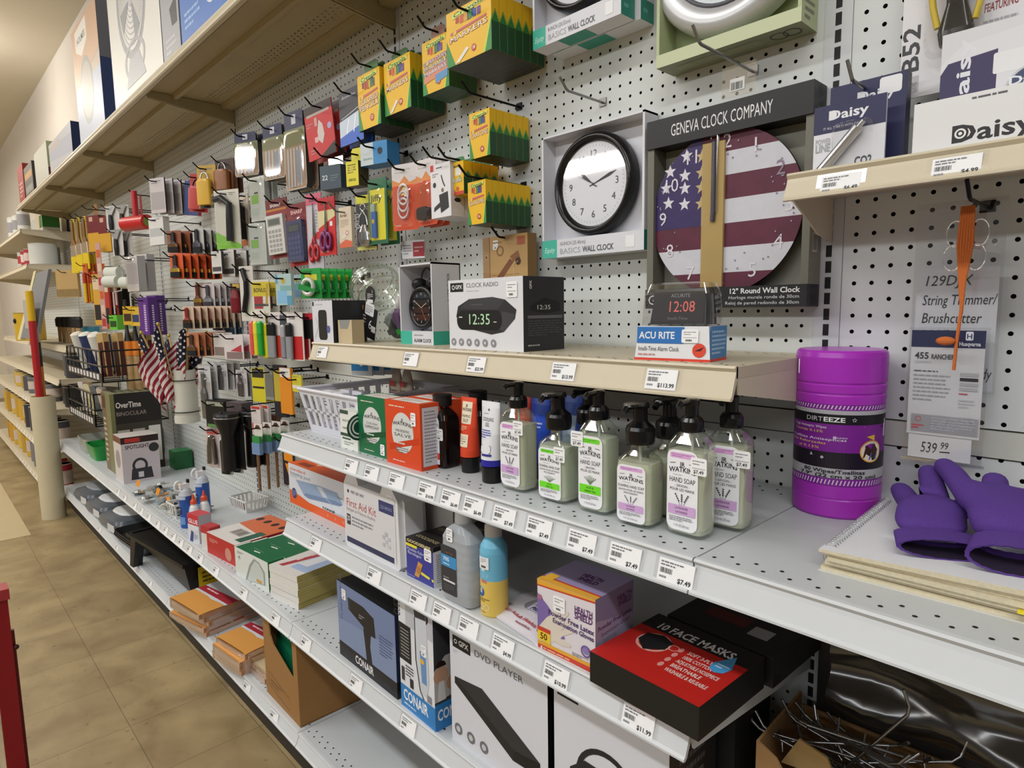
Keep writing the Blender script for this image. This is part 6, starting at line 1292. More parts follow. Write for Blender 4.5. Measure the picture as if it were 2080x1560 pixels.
def a(f): f.r(0, .84, 1, 1, '6a2420'); f.t('SHARP', .2, .87, .05, 'e0d4d0', w=.5, b=1); f.r(0, .8, 1, .84, 'b9742c'); f.lines(.84, .2, .96, .5, 4, 'e0d4d0')
hang('calculator_pack', 'dark red card with a white calculator', 'calculator', (-1.79,-0.12,1.5294,0.105,0.202,18), .003, '8a2c30', a, calc('cdcbc6', '9a9894', 'white calculator'), lean=-4, hk='holding the white calculator')
def a(f): f.r(0, .8, 1, 1, '7a2428'); f.t('SHARP', .2, .84, .06, 'e6c0ba', w=.6, b=1); f.r(0, 0, 1, .1, 'b9302c')
hang('calculator_pack', 'dark red card with a dark blue calculator', 'calculator', (-1.6224,-0.13,1.4918,0.1,0.2009,13), .003, '8a2c34', a, also(calc('343a66', '4a527a', 'dark blue calculator'), blister(.05, .04, .95, .8, .024, .1)), lean=-3, hk='holding the dark blue calculator')
# ---- top row: strip packs, red card, blue pack
def strips(f):
    f.r(.06, .78, .94, 1, '23264a'); f.r(.4, .84, .6, .96, 'c4c4cc'); f.r(0, .56, 1, .78, '6f7448'); f.r(.04, .02, .96, .56, 'a9866a'); f.mp([[(.1 + i * .15, .04), (.18 + i * .15, .04), (.2 + i * .15, .54), (.12 + i * .15, .54)] for i in range(5)], 'c4c7cc'); f.r(.56, .08, .74, .5, '8f9fb4')
SOUT = [(.04, 0), (.96, 0), (1, .06), (1, .74), (.86, .8), (.8, 1), (.2, 1), (.14, .8), (0, .74), (0, .06)]
for i, (cc, lb) in enumerate((((-2.0213,-0.13,1.8428,0.12,0.153,22), 'left'), ((-1.7862,-0.13,1.7946,0.12,0.1792,12), 'middle'), ((-1.6222,-0.13,1.737,0.12,0.2439,7), 'right'))):
    hang('strip_pack', 'clear pack of brown strips with navy header, ' + lb, 'strip pack', cc, .022, 'b9ad9c', strips, blister(.02, .02, .98, .76, .006, .22), out=SOUT, side='3a3632', hk='holding the clear strip pack, ' + lb.split(',')[0], n=2, step=.04, group='clear strip packs')
def a(f): f.r(0, .84, 1, 1, '3a2a28'); f.r(.08, .8, .9, .85, 'b9a49a'); f.p([(.5, .7), (.62, .6), (.66, .4), (.56, .24), (.42, .34), (.42, .5)], 'd0c0bc'); f.lines(.06, .6, .3, .7, 2, 'c48a84'); f.r(.34, .6, .44, .76, 'c49a90'); f.r(.3, .3, .42, .4, 'e0b0aa'); f.lines(.1, .1, .4, .2, 2, 'c48a84'); f.d(.86, .52, .06, 'a9a4c8'); f.p([(.4, 0), (1, .22), (1, 0)], '2a2626')
hang('red_card_pack', 'large red card with a dark header, next to the blue pack', 'card pack', (-1.4375,-0.13,1.8064,0.13,0.1599,11), .004, 'c42e30', a, lean=-6, n=3, step=.03, group='large red cards', hk='holding the large red cards')
def a(f): f.r(0, .55, 1, 1, '1a1c2c'); f.t('Scosche', .1, .86, .05, 'c9c9d4', w=.6, sl=.3); f.p([(0, 0), (1, 0), (1, .3), (0, .16)], '2a5fc4'); f.p([(0, .16), (1, .3), (1, .56), (0, .46)], 'c4d0e0'); f.ln([(.1, .5), (.9, .62)], .012, 'd4d4da'); f.ln([(.3, .2), (.4, .46)], .03, 'f0f4ff'); f.ln([(.6, .2), (.7, .5)], .03, 'f0f4ff')
hang('blue_pack', 'black and bright blue carded pack beside the pencil boxes', 'card pack', (-1.2783,-0.12,1.8178,0.13,0.1508,0), .006, '22283c', a, n=2, step=.03, group='black and blue packs', hk='holding the black and blue packs')
def a(f): f.t('22', .1, .4, .2, 'c9d0d4', w=.28, b=1); f.lines(.5, .3, .9, .6, 3, '6a7c88')
hang('tag_box', 'slate blue carton with a large 22 on it', 'box', (-1.3966,-0.13,1.7064,0.085,0.0693,17), .05, '3c4b58', a, side='33404c', tab=(.7, .045, clear('e4e8ea', .15, .35)), hk='holding the slate blue carton')
def a(f): f.t('ENERCELL', .2, .2, .1, '4a4410', rot=0, w=.6, b=1); f.lines(.14, .5, .86, .9, 4, '6a6420'); f.r(.3, .55, .6, .8, 'c9bc4a')
hang('yellow_box', 'narrow bright yellow carton beside the slate blue one', 'box', (-1.2679,-0.13,1.6963,0.05,0.0687,13), .04, 'dfd22a', a, side='4a4420', tab=(.9, .04, 'd9d03a'), hk='holding the narrow yellow carton')
def a(f): f.r(.48, 0, 1, 1, '3a8ac4'); f.t('Sentra', .1, .24, .12, '3a8a5a', w=.34); f.d(.74, .56, .16, '1c2a3a')
hang('blue_white_box', 'white and sky blue carton under the coloured pencils', 'box', (-1.1823,-0.11,1.7447,0.1,0.06,15), .05, 'c9d2d6', a, side='2f7ab4', hk='holding the white and blue carton')

# ---- boxed wall clocks
def clockface(f, nums, K, logo=None, sz=.085, rr_=.36):
    for i in range(12): f.t(str(i or 12), .5 + rr_ * sin(i * pi / 6), .5 + rr_ * cos(i * pi / 6) - sz * .45, sz, K, 'c')
    f.mp([[(.5 + q * sin(a_) + d * cos(a_), .5 + q * cos(a_) - d * sin(a_)) for q, d in ((.445, -.002), (.445, .002), (.465, .002), (.465, -.002))] for a_ in [pi * k / 30 for k in range(60)]], '8a8a90')
    if logo: f.t(logo, .5, .66, .035, '9a9aa0', 'c', sl=.3)
def hands(f, h_, m_, s_=None, K='18181c'):
    for a_, L, wd in ((h_, .26, .03), (m_, .38, .024)):
        a_ = radians(a_); c_, s2 = cos(a_), sin(a_); T = lambda u, v: (.5 + u * c_ + v * s2, .5 - u * s2 + v * c_)
        f.p([T(-.006, -.06), T(.006, -.06), T(.006, .04), T(wd * .8, L * .7), T(0, L), T(-wd * .8, L * .7), T(-.006, .04)], K)
    if s_ is not None: a_ = radians(s_); f.ln([(.5 - .08 * sin(a_), .5 - .08 * cos(a_)), (.5 + .36 * sin(a_), .5 + .36 * cos(a_))], .004, '4a4a50')
    f.d(.5, .5, .016, K)
def clockbox(label, q, Y, d, rim, R_, cm, face, base, sidec, basefn, sidefn, zc, K='3a3a40', cut=.11, colb='dcdce2'):
    x0, z0, x1, z1 = q; w, h = x1 - x0, z1 - z0
    r = thing('wall_clock_box', label, 'boxed wall clock', (x0, Y, z0), 0)
    mb = MB(); m1 = card(colb); hb = h * cut
    mb.box(0, 0, 0, w, d, hb, m1, right=card(sidec)); mb.box(0, 0, hb, .005, d, h, m1); mb.box(w - .005, 0, hb, w, d, h, m1); mb.box(0, 0, h - .004, w, d, h, m1); mb.box(.005, d - .004, hb, w - .005, d, h - .004, card(colb))
    basefn(front(mb, w, hb)); sidefn(right(mb, d, hb, x=w)); basefn and None
    mb.obj('carton', r)
    cx, cz = w / 2, zc * h
    mb = MB(); N = 56
    P = [(R_ * 1.0, .030), (R_, .012), (R_ * .97, .003), (R_ * .9, .0), (R_ - rim * .8, .006), (R_ - rim, .012)]
    vs = [(cx + q_ * cos(2 * pi * k / N), y, cz + q_ * sin(2 * pi * k / N)) for q_, y in P for k in range(N)]
    mb.add(vs, [(i * N + k, i * N + (k + 1) % N, (i + 1) * N + (k + 1) % N, (i + 1) * N + k) for i in range(len(P) - 1) for k in range(N)], cm, True); mb.obj('clock_rim', r)
    mb = MB(); mb.poly([(cx + (R_ - rim * .9) * cos(2 * pi * k / N), .0125, cz + (R_ - rim * .9) * sin(2 * pi * k / N)) for k in range(N)], mat('e6e7ee', .4)); face(Fr(mb, (cx - R_ + rim, .0125, cz - R_ + rim), (1, 0, 0), (0, 0, 1), (0, -1, 0), 2 * (R_ - rim), 2 * (R_ - rim))); mb.obj('dial', r)
    mb = MB(); mb.poly([(cx + (R_ - rim * .9) * cos(2 * pi * k / N), .0098, cz + (R_ - rim * .9) * sin(2 * pi * k / N)) for k in range(N)], clear('ffffff', .04, .05)); mb.obj('lens', r)
    return r
def eb(size):
    def fn(f): f.r(0, 0, .16, 1, '46b8a0'); f.t('Equity', .025, .3, .3, 'd4efe8', w=.11, sl=.3); f.t(size, .19, .64, .2, '7a7a80', w=.27); f.t('BASICS', .19, .18, .3, 'a4a4aa', w=.22); f.t('WALL CLOCK', .43, .18, .3, '5a5a60', w=.3, b=1); f.r(.84, .2, .92, .8, 'eeeef0')
    return fn
def es(f): f.r(0, 0, 1, 1, '2f8a78'); f.lines(.2, .3, .8, .7, 1, '6ab4a4')
BK = mat('131315', .22)
R10 = clockbox('white carton holding a round black rimmed wall clock, ten inch', (-0.5987,1.4493,-0.3277,1.7103), -.045, .043, .019, .104, BK, lambda f: (clockface(f, 1, '3c3c42', 'Equity'), hands(f, -53, 72, -62)), 0, '2f8a78', eb('10-INCH (25.40cm)'), es, .555, cut=.148)
R10.location.y = -.046
hook(-.468 + .004, 1.763, .115, 'above the ten inch clock carton', HKS)
for i, (Y, lb) in enumerate(((-.088, 'upper white carton with an eight inch clock, cut off by the picture top'), (-.043, 'second eight inch clock carton, behind the upper front one'))):
    q = (-0.5808,1.8774,-0.3534,2.15); q = (q[0] + .012 * i, q[1] + .0, q[2] + .012 * i, q[1] + .27)
    clockbox(lb, q, Y, .042, .017, .102, BK, lambda f: (clockface(f, 1, '3c3c42', 'Equity'), hands(f, 60, 190)), 0, '2f8a78', eb('8-INCH (20.32cm)'), es, .55, cut=.14)
    mb = MB(); f = under(mb, q[2] - q[0], .042); f.r(.3, .05, .62, .95, '3a9a86')
    o = mb.obj('underside_print', [k for k in SC.objects if k.get('label') == lb][0])
# silver clock in a green open box at the very top
q = (-0.2931,1.7697,-0.0327,2.0264); q = (q[0], q[1], q[2], q[1] + .33); w_, h_ = q[2] - q[0], q[3] - q[1]
r = thing('wall_clock_box', 'pale green carton holding a silver rimmed wall clock, cut off at the top', 'boxed wall clock', (q[0], -.062, q[1]), 0)
mb = MB(); gm = card('b4bd94'); mb.box(0, 0, 0, w_, .06, .022, gm, front=card('c4cca6'), bottom=card('8f9478')); mb.box(0, 0, .022, .006, .06, h_, gm); mb.box(w_ - .006, 0, .022, w_, .06, h_, gm); mb.box(.006, .055, .022, w_ - .006, .06, h_, card('aab58c'))
f = under(mb, w_, .06); f.ring(.82, .5, .2, .24, '3a3a34'); f.ring(.9, .5, .2, .24, '3a3a34'); f.r(.1, .3, .7, .7, '9aa080'); f = right(mb, .06, h_, x=w_); f.lines(.2, .02, .8, .3, 8, '7a8068'); mb.obj('carton', r)
mb = MB(); N = 56; cx, cz, R_ = w_ / 2, .022 + .158, .152
P = [(R_, .04), (R_, .02), (R_ * .96, .008), (R_ * .86, .002), (R_ * .72, .01), (R_ * .7, .012)]
vs = [(cx + a_ * cos(2 * pi * k / N), y, cz + a_ * sin(2 * pi * k / N)) for a_, y in P for k in range(N)]
mb.add(vs, [(i * N + k, i * N + (k + 1) % N, (i + 1) * N + (k + 1) % N, (i + 1) * N + k) for i in range(len(P) - 1) for k in range(N)], mat('c9cacc', .3, metal=.35), True); mb.obj('clock_rim', r, 'silver plastic rim')
mb = MB(); mb.torus((cx, .011, cz), R_ * .7, .004, mat('5a5a62', .4), 'y', 48, 8); mb.obj('inner_ring', r, 'dark inner ring')
mb = MB(); mb.poly([(cx + R_ * .69 * cos(2 * pi * k / N), .012, cz + R_ * .69 * sin(2 * pi * k / N)) for k in range(N)], mat('dfe6ea', .4)); f = front(mb, R_ * 1.38, R_ * 1.38, cx - R_ * .69, .012, cz - R_ * .69); clockface(f, 1, '7a7f84', None, .11, .37); mb.obj('dial', r)
# flag printed clock in its dark framed box
q = (-0.3173,1.3353,-0.0124,1.6818); w_, h_ = q[2] - q[0], q[3] - q[1]; d_ = .05
r = thing('wall_clock_box', 'dark framed carton with a round flag printed wall clock', 'boxed wall clock', (q[0], -.0545, q[1]), 0)
mb = MB(); KF = card('1b1b1d'); TP = card('8f8d80')
mb.box(0, 0, 0, w_, d_, .036, KF); mb.box(0, 0, h_ - .05, w_, d_, h_, KF); mb.box(0, .004, .036, .014, d_, h_ - .05, card('6f6d62')); mb.box(w_ - .012, .004, .036, w_, d_, h_ - .05, card('6f6d62'), right=card('8a8878')); mb.box(.014, d_ - .006, .036, w_ - .012, d_, h_ - .05, TP)
f = front(mb, w_, .05, z=h_ - .05); f.t('GENEVA CLOCK COMPANY', .17, .3, .42, 'e4e4e6', w=.62, b=0)
f = front(mb, w_, .036); f.t('12" Round Wall Clock', .965, .66, .24, 'e4e4e6', 'r', w=.4, b=1); f.t('Horloge murale ronde de 30cm', .965, .4, .15, 'd0d0d2', 'r', w=.4); f.t('Reloj de pared redondo de 30cm', .965, .14, .15, 'd0d0d2', 'r', w=.42); f.t('G', .02, .2, .5, 'e4e4e6', b=0)
f.r(.09, .4, .14, .9, 'eeeef0'); f.r(.155, .4, .21, .66, 'e6cfc9'); f = right(mb, d_, h_, x=w_); f.lines(.3, .5, .7, .9, 26, '5a584e'); f.r(.3, .25, .7, .34, 'c4c2b6'); f.r(.3, .38, .7, .46, 'c4c2b6'); f.bars(.34, .26, .66, .33, n=9)
mb.obj('carton', r)
cx, cz, R_ = w_ * .49, .036 + (h_ - .086) / 2 + .0, .1415
mb = MB(); N = 64; mb.ext([(cx + R_ * cos(2 * pi * k / N), cz + R_ * sin(2 * pi * k / N)) for k in range(N)], .012, .02, mat('3a2a30', .5))
f = front(mb, 2 * R_, 2 * R_, cx - R_, .012, cz - R_)
RED = mat('5a2036', .5, noise=.35, scale=40); WHT = mat('c9c9d2', .5, noise=.08, scale=60); BLU = mat('35265c', .5, noise=.3, scale=40); GLD = mat('b49a5c', .5, noise=.06, scale=60)
def band(v0, v1, m, u0=0., u1=1.):
    pts = []
    lo = max(.004, v0); hi = min(.996 if u1 > .5 else .975, v1); n_ = 9
    L = lambda v: sqrt(max(0, .25 - (v - .5) ** 2))
    for i in range(n_): v = lo + (hi - lo) * i / (n_ - 1); pts.append((min(u1, .5 + L(v)), v))
    for i in range(n_): v = hi - (hi - lo) * i / (n_ - 1); pts.append((max(u0, .5 - L(v)), v))
    f.p(pts, m)
for k, (v0, v1) in enumerate(((.86, 1), (.72, .86), (.575, .72), (.43, .575), (.285, .43), (.13, .285), (0, .13))): band(v0, v1, RED if k % 2 == 0 else WHT)
f.k += .0001; band(.43, 1, BLU, 0, .36)
for u, v in ((.25, .88), (.13, .8), (.1, .7), (.24, .76), (.24, .68), (.12, .6), (.24, .58), (.36, .86), (.36, .76), (.36, .67), (.36, .57)): f.star(u, v, .045, 'd9d6df' if u < .35 else 'bfa97a')
for i in range(12):
    n_ = i or 12; f.t(str(n_), .5 + .42 * sin(i * pi / 6), .5 + .42 * cos(i * pi / 6) - .04, .085, 'd9d4dc' if n_ in (1, 3, 4, 5, 7, 8, 9, 10, 11, 12) else '8a7a8c', 'c')
rr = random.Random(3)
f.mp([[(u + .006 * cos(k), v + .006 * sin(k)) for k in range(6)] for u, v in [(.5 + q_ * cos(a_), .5 + q_ * sin(a_)) for q_, a_ in [(rr.uniform(.3, .47), rr.uniform(0, 6.28)) for _ in range(46)]]], '8f8096')
mb.obj('clock_dial', r, 'flag printed round clock face')
mb = MB(); mb.box(cx - .036, .006, .037, cx + .006, .0115, h_ - .06, mat('c2a566', .4, alpha=.72)); mb.obj('clear_strap', r, 'yellowed clear strap over the clock')
mb = MB(); mb.tube([(cx - .012, .004, cz + .12), (cx - .012, .004, cz + .0), (cx - .013, .004, cz - .015)], .0045, mat('4a4650', .3), 8); mb.tube([(cx - .018, .003, cz + .125), (cx - .018, .003, cz + .13), (cx - .006, .003, cz + .13), (cx - .006, .003, cz + .0)], .0012, clear('ffffff', .05, .5), 6); mb.obj('clock_hands', r, 'grey clock hands in a clear pack')
hook(-.138, 1.738, .178, 'poking out above the flag clock carton', HKS)
r = thing('hang_strip', 'clear plastic hanger strip at the top of the flag clock carton', 'hanger', (-.138, -.052, 1.688), 0)
mb = MB(); mb.box(-.03, 0, 0, .03, .0012, .05, clear('ffffff', .06, .25)); mb.obj('strip', r); mb = MB(); mb.box(-.014, -.002, .008, .012, -.0005, .028, card('d4d4d2')); f = front(mb, .026, .02, -.014, -.002, .008); f.bars(.1, .1, .9, .7, n=10); mb.obj('bar_code', r)

# ---- right hand board: cartridge pack, pellets, slingshot, price cards
def daisy(f, u, v, s, K, w): f.t('Daisy', u, v, s, K, w=w, b=1); f.d(u + w * .13, v + s * .5, s * .42, K); f.d(u + w * .13, v + s * .5, s * .3, WHITE); f.d(u + w * .13, v + s * .5, s * .2, K); f.d(u + w * .13, v + s * .5, s * .1, WHITE)
def a(f):
    f.r(0, .6, 1, 1, '2a2b52'); daisy(f, .2, .78, .13, 'e6e6ec', .56); f.t('IT ALL STARTS WITH DAISY', .14, .65, .035, 'd0d0dc', w=.56); f.t('POWER', .03, .46, .07, 'b4b6bc', w=.22, b=1); f.t('LINE', .03, .34, .11, 'a4a6ac', w=.22, b=1); f.t('CO2', .6, .07, .12, '3a3a42', w=.24, b=1)
def cart(root, w, h):
    mb = MB(); k = mat('c9c9cc', .12, metal=.8); A_ = V((-.035, -.008, h * .02)); B_ = V((.022, -.008, h * .66)); dd = (B_ - A_)
    mb.tube([A_, A_ + dd * .72, A_ + dd * .82, A_ + dd * .88], .0075, k, 14); mb.tube([A_ + dd * .86, B_], .0035, k, 12); mb.obj('gas_cartridge', root, 'steel gas cartridge')
c_ = (.061, -.115, ZR + .002, .094, .096, 0)
hang('cartridge_pack', 'white and navy carded gas cartridge pack, front one at the left of the right shelf', 'gas cartridge', c_, .004, 'dcdde4', a, also(cart, blister(.3, .02, .9, .7, .016, .1)))
def a2(f): f.r(0, 0, 1, 1, '2a2b52'); daisy(f, .36, .78, .1, 'e6e6ec', .5); f.rr(.66, .8, .94, .98, .03, 'e9e9ec')
hang('cartridge_pack', 'navy topped gas cartridge pack hanging behind the front one', 'gas cartridge', (.07, -.075, ZR + .005, .1, .128, 0), .02, '2a2b52', a2, side='1c1d38')
hook(.066, ZR + .122, .125, 'over the cartridge packs', HKS)
def a(f):
    f.r(0, 0, 1, 1, 'e2e2e4'); daisy(f, .2, .12, .32, '26262a', .4)
    f.lines(.3, .86, .6, .94, 1, '5a5a60')
carton('pellet_box', 'white pellet display tray lettered Daisy on the right cream shelf', 'display box', .152, -.155, ZR + .001, .2, .06, .062, ('e2e2e4', 'd6d6da', 'd0d0d4'), {'f': a})
def a(f):
    f.p([(0, 0), (1, 0), (1, 1), (.12, .86), (0, .7)], 'dcdce0'); f.p([(0, .0), (.3, .0), (.3, .74), (.04, .7), (0, .6)], '3a3358'); f.t('Daisy', .16, .1, .12, 'e0dfe6', rot=90, w=.5, b=1); f.rr(.28, .5, .5, .7, .02, 'e4e4e6')
    f.d(.5, .28, .26, 'c4c4c8'); f.d(.5, .28, .24, '3f4a6a', a0=0, a1=180); f.d(.5, .28, .24, 'cfcfd4', a0=180, a1=360); f.t('Daisy', .36, .36, .08, 'e6e6ea', w=.22, b=1); f.t('.177', .4, .2, .12, '26262c', w=.24, b=1); f.t('250', .42, .08, .07, '26262c'); f.p([(.32, .1), (.44, .34), (.36, .34), (.28, .2)], '2a2a30')
    f.d(.96, .8, .12, 'c4445a'); f.t('177', .88, .82, .07, 'f0dce0', b=1); f.t('CAL', .89, .74, .07, 'f0dce0', b=1); f.p([(.7, .5), (.76, .78), (.82, .6), (.78, .5)], '4a4a50'); f.t('POINTED', .8, .6, .05, '5a5a60', w=.2, b=1, sl=.2); f.t('250', .82, .5, .05, '4a4a50', sl=.2)
hang('pellet_card', 'white pellet card with a round tin, standing behind the white tray', 'pellet card', (.262, -.088, ZR + .035, .2, .125, 0), .006, 'd6d6da', a)
def a(f):
    f.r(0, 0, 1, 1, 'dedce0'); f.t('B52', .16, .16, .1, '3a3a3e', rot=90, w=.46, b=1); f.r(.07, .03, .17, .14, 'b9b5ba'); f.t('LINE', .15, .035, .05, '8a868c', rot=90, w=.1); f.t('FEATURING', .68, .42, .05, '8a2c36', w=.26, b=1, sl=.2, rot=3); f.lines(.68, .2, .95, .38, 5, 'a4a2a8'); f.lines(.72, .7, .96, .84, 3, 'a4a2a8')
def sling(root, w, h):
    mb = MB(); k = mat('141416', .15); x = -.002
    mb.loft([(h * .26, .018, .011, 3), (h * .34, .021, .012, 3), (h * .5, .012, .011, 3), (h * .62, .013, .011, 3), (h * .72, .02, .011, 3)], k, 22, x, -.014)
    for s_ in (-1, 1): mb.tube([(x + s_ * .012, -.014, h * .68), (x + s_ * .026, -.014, h * .86), (x + s_ * .028, -.014, h * 1.0)], .0045, k, 8)
    mb.obj('slingshot', root, 'black slingshot grip')
    for s_ in (-1, 1):
        mb = MB(); mb.tube([(x + s_ * .021, -.016, h * .38), (x + s_ * .027, -.016, h * .5), (x + s_ * .034, -.016, h * .72), (x + s_ * .036, -.016, h * .98)], .0042, mat('d2b51e', .4), 8); mb.obj('band', root, 'yellow rubber band')
hang('slingshot_pack', 'white card with a black slingshot and yellow bands, top right', 'slingshot', (.168, -.03, 1.628, .14, .21, 0), .002, 'dedce0', a, also(sling, blister(.22, .16, .74, .98, .03, .08)), hk='holding the slingshot pack, cut off by the picture top')
hang('yellow_pack', 'yellow edged pack cut off by the right picture edge', 'pack', (.3, -.03, 1.68, .05, .09, 0), .01, 'dfc02a', None)
hook(.207, 1.468, .11, 'carrying the clear sleeves of price cards', HK)
# clear sleeve with the hand written card
q = (0.1378,1.2177,0.2329,1.3853); W1, H1 = q[2] - q[0], q[3] - q[1]
r = thing('price_card_sleeve', 'clear sleeve with a hand written card for a string trimmer', 'price card', (q[0], -.045, q[1]), 0)
mb = MB(); mb.box(-.004, 0, -.004, W1 + .004, .0006, H1 + .09, clear('fafafa', .05, .07)); mb.obj('sleeve', r, 'clear plastic sleeve')
mb = MB(); mb.box(0, .0012, 0, W1, .002, H1, mat('d4d5dc', .5)); f = front(mb, W1, H1, 0, .0011, 0)
for i, (tx, v, wd) in enumerate((('129DJX', .86, .6), ('String Trimmer/', .7, .9), ('Brushcutter', .55, .74), ('1.1 HP', .41, .38), ('10.3 lbs', .28, .48), ('Ready', .1, .3))): f.t(tx, .08 if i < 5 else .68, v, .085, '26262c', w=wd, sl=.18)
mb.obj('paper_card', r, 'white hand written card')
mb = MB(); z0 = H1 + .012; mb.poly([(W1 * .42, -.001, z0 + .012), (W1 * .5, -.0012, z0 + .032), (W1 * .98, -.001, z0 + .022), (W1, -.001, z0 + .004), (W1 * .7, -.0015, z0 + .012)], clear('ffffff', .12, .5)); mb.obj('creased_top', r)
q = (0.1398,1.1177,0.226,1.3003); W1, H1 = q[2] - q[0], q[3] - q[1]
r = thing('price_card_sleeve', 'clear sleeve with the printed chainsaw sheet and a 539.99 card', 'price card', (q[0], -.062, q[1]), 0)
mb = MB(); mb.box(-.003, 0, -.002, W1 + .005, .0006, H1 + .004, clear('fafafa', .05, .06)); mb.box(-.006, -.002, -.004, W1 + .008, .002, 0, clear('ffffff', .05, .4)); mb.obj('sleeve', r, 'clear plastic sleeve')
b1 = H1 * .19
mb = MB(); mb.box(.0, .001, b1, W1, .0018, H1, mat('d9dade', .45)); f = front(mb, W1, H1 - b1, 0, .0009, b1)
f.r(0, .84, 1, 1, '2a3158'); f.rr(.74, .91, .84, .99, .012, 'dfe2ea'); f.t('H', .79, .925, .045, '2a3158', 'c', b=1); f.t('Husqvarna', .66, .86, .035, 'dfe2ea', w=.28, b=1); f.t('455', .06, .73, .06, '3a3a42', w=.2, b=1); f.t('RANCHER', .29, .73, .045, '4a4a52', w=.32, b=1); f.t('CHAINSAW', .06, .685, .026, 'b4b4ba', w=.24)
f.lines(.06, .6, .66, .625, 1, '5a5a60'); f.lines(.06, .32, .58, .59, 7, '9a9aa0', .35)
for i in range(4): f.r(.7, .58 - i * .045, .94, .61 - i * .045, 'a9a9ae' if i != 1 else '2a2a2e')
f.lines(.7, .4, .92, .43, 1, 'b0404a'); f.lines(.7, .28, .94, .37, 3, 'b9b9be'); f.r(.05, .03, .98, .2, 'cfcfd4'); f.ring(.16, .15, .02, .026, 'b03a44'); f.lines(.07, .05, .25, .1, 2, 'b03a44', .6); f.lines(.34, .05, .95, .18, 5, 'a0a0a8'); mb.obj('printed_sheet', r, 'printed sheet with a navy top')
mb = MB(); mb.box(.003, .001, .001, W1 - .008, .0018, b1 - .001, mat('dedee2', .5)); f = front(mb, W1 - .011, b1 - .002, .003, .0009, .001); f.t('539', .2, .26, .46, '26262c', w=.27, sl=.15); f.t('99', .52, .48, .3, '26262c', w=.13, sl=.15); f.ln([(.52, .34), (.68, .36)], .05, '26262c'); mb.obj('price_slip', r, 'hand written 539.99 slip')
r = thing('hanging_string', 'orange cord tied through clear rings on the right hand hook', 'cord', (.2, -.08, 1.463), 0)
mb = MB(); OC = mat('c4682e', .8, noise=.15, scale=300)
for k in range(6): mb.tube([(-.006 + .0025 * k, 0, 0), (-.008 + .0032 * k, -.002, -.05), (-.003 + .001 * k, -.002, -.1), (.001, -.002, -.14)], .0018, OC, 6)
mb.tube([(.001, -.003, -.13), (-.002, -.004, -.18), (-.003, -.004, -.215)], .0022, OC, 6); mb.ball((-.014, -.006, -.176), .012, .005, .006, OC, 10); mb.obj('strands', r)
for k, (dx, dz) in enumerate(((-.012, -.035), (.014, -.035), (-.014, -.066), (.012, -.066))): mb = MB(); mb.torus((dx, .002, dz), .013, .0009, clear('ffffff', .05, .5), 'y', 24, 6, .8, 1.3); mb.obj('ring', r, 'clear plastic ring')

# ================================================================ hanging goods further along
def brush(hc, fc, bc, z0=.04, z1=.4, wb=.8, wh=.3):
    """paint brush standing bristles down on its card"""
    def fn(root, w, h):
        mb = MB(); mb.loft([(h * z0, w * wb * .5, .004, 4), (h * (z0 + (z1 - z0) * .62), w * wb * .46, .006, 4)], mat(bc, .8, noise=.2, scale=500), 14, 0, -.008); mb.obj('bristles', root)
        mb = MB(); mb.loft([(h * (z0 + (z1 - z0) * .6), w * wb * .47, .0065, 4), (h * z1, w * wb * .42, .0065, 4)], mat(fc, .3, metal=.6), 14, 0, -.008); mb.obj('ferrule', root)
        mb = MB(); mb.loft([(h * z1, w * wb * .4, .006, 3), (h * (z1 + .1), w * wh * .5, .005, 2.5), (h * .9, w * wh * .5, .005, 2.5), (h * .94, w * wh * .3, .004)], mat(hc, .4), 14, 0, -.008); mb.obj('handle', root)
    return fn
def simple(*bands):
    """printed bands (v0, v1, colour)"""
    def a(f):
        for q in bands: f.r(.06, q[0], .94, q[1], q[2])
        f.lines(.14, .84, .8, .94, 2, '77737a')
    return a
# ---- section with the calculators, lower half
def tape(root, w, h):
    mb = MB(); mb.torus((0, -.012, h * .38), w * .26, .007, mat('c9d2c4', .25, trans=.2), 'y', 24, 8); mb.obj('tape_roll', root, 'clear tape roll')
    mb = MB(); mb.ext([(-w * .42, h * .3), (w * .42, h * .2), (w * .42, h * .28), (-w * .36, h * .5)], -.02, -.003, mat('1f8a3c', .35)); mb.obj('dispenser', root)
hang('tape_pack', 'green card with a clear tape roll on a dispenser', 'tape', (-1.4147,-0.2,1.3799,0.085,0.089,16), .003, '1f9a40', lambda f: (f.r(.2, .6, .8, .8, 'd9c93a'), f.lines(.1, .84, .9, .96, 1, '2a6a2a')), tape, n=5, step=.026, group='green tape packs', hk='holding the green tape packs')
hang('tape_pack', 'solid bright green card of tape nearest the clear jar', 'tape', (-1.4507,-0.12,1.3808,0.085,0.0822,17), .02, '16963a', lambda f: f.t('Scotch', .5, .3, .1, '0e5a24', rot=90, w=.3), n=2, step=.03, group='solid green tape packs', hk='holding the solid green tape packs')
for i, (cc, c1, lb) in enumerate((((-1.6985,-0.16,1.3632,0.085,0.1048,12), '5a9ab4', 'teal and blue, front'), ((-1.7231,-0.1,1.387,0.085,0.0807,20), 'c4605a', 'teal and coral, behind the blue one'))):
    hang('note_pack', 'sticky note pack, ' + lb, 'note pad', cc, .012, 'a9c4c4', lambda f, c1=c1: (f.r(.1, .06, .7, .46, '86b8da'), f.r(.3, .46, 1, .62, '7fb0b0'), f.d(.5, .78, .1, 'd0b43a'), f.r(0, .7, .14, 1, c1), f.r(.7, 0, 1, .3, c1)), hk='holding the sticky notes, ' + lb.split(',')[1].strip(), side='b9ccd0')
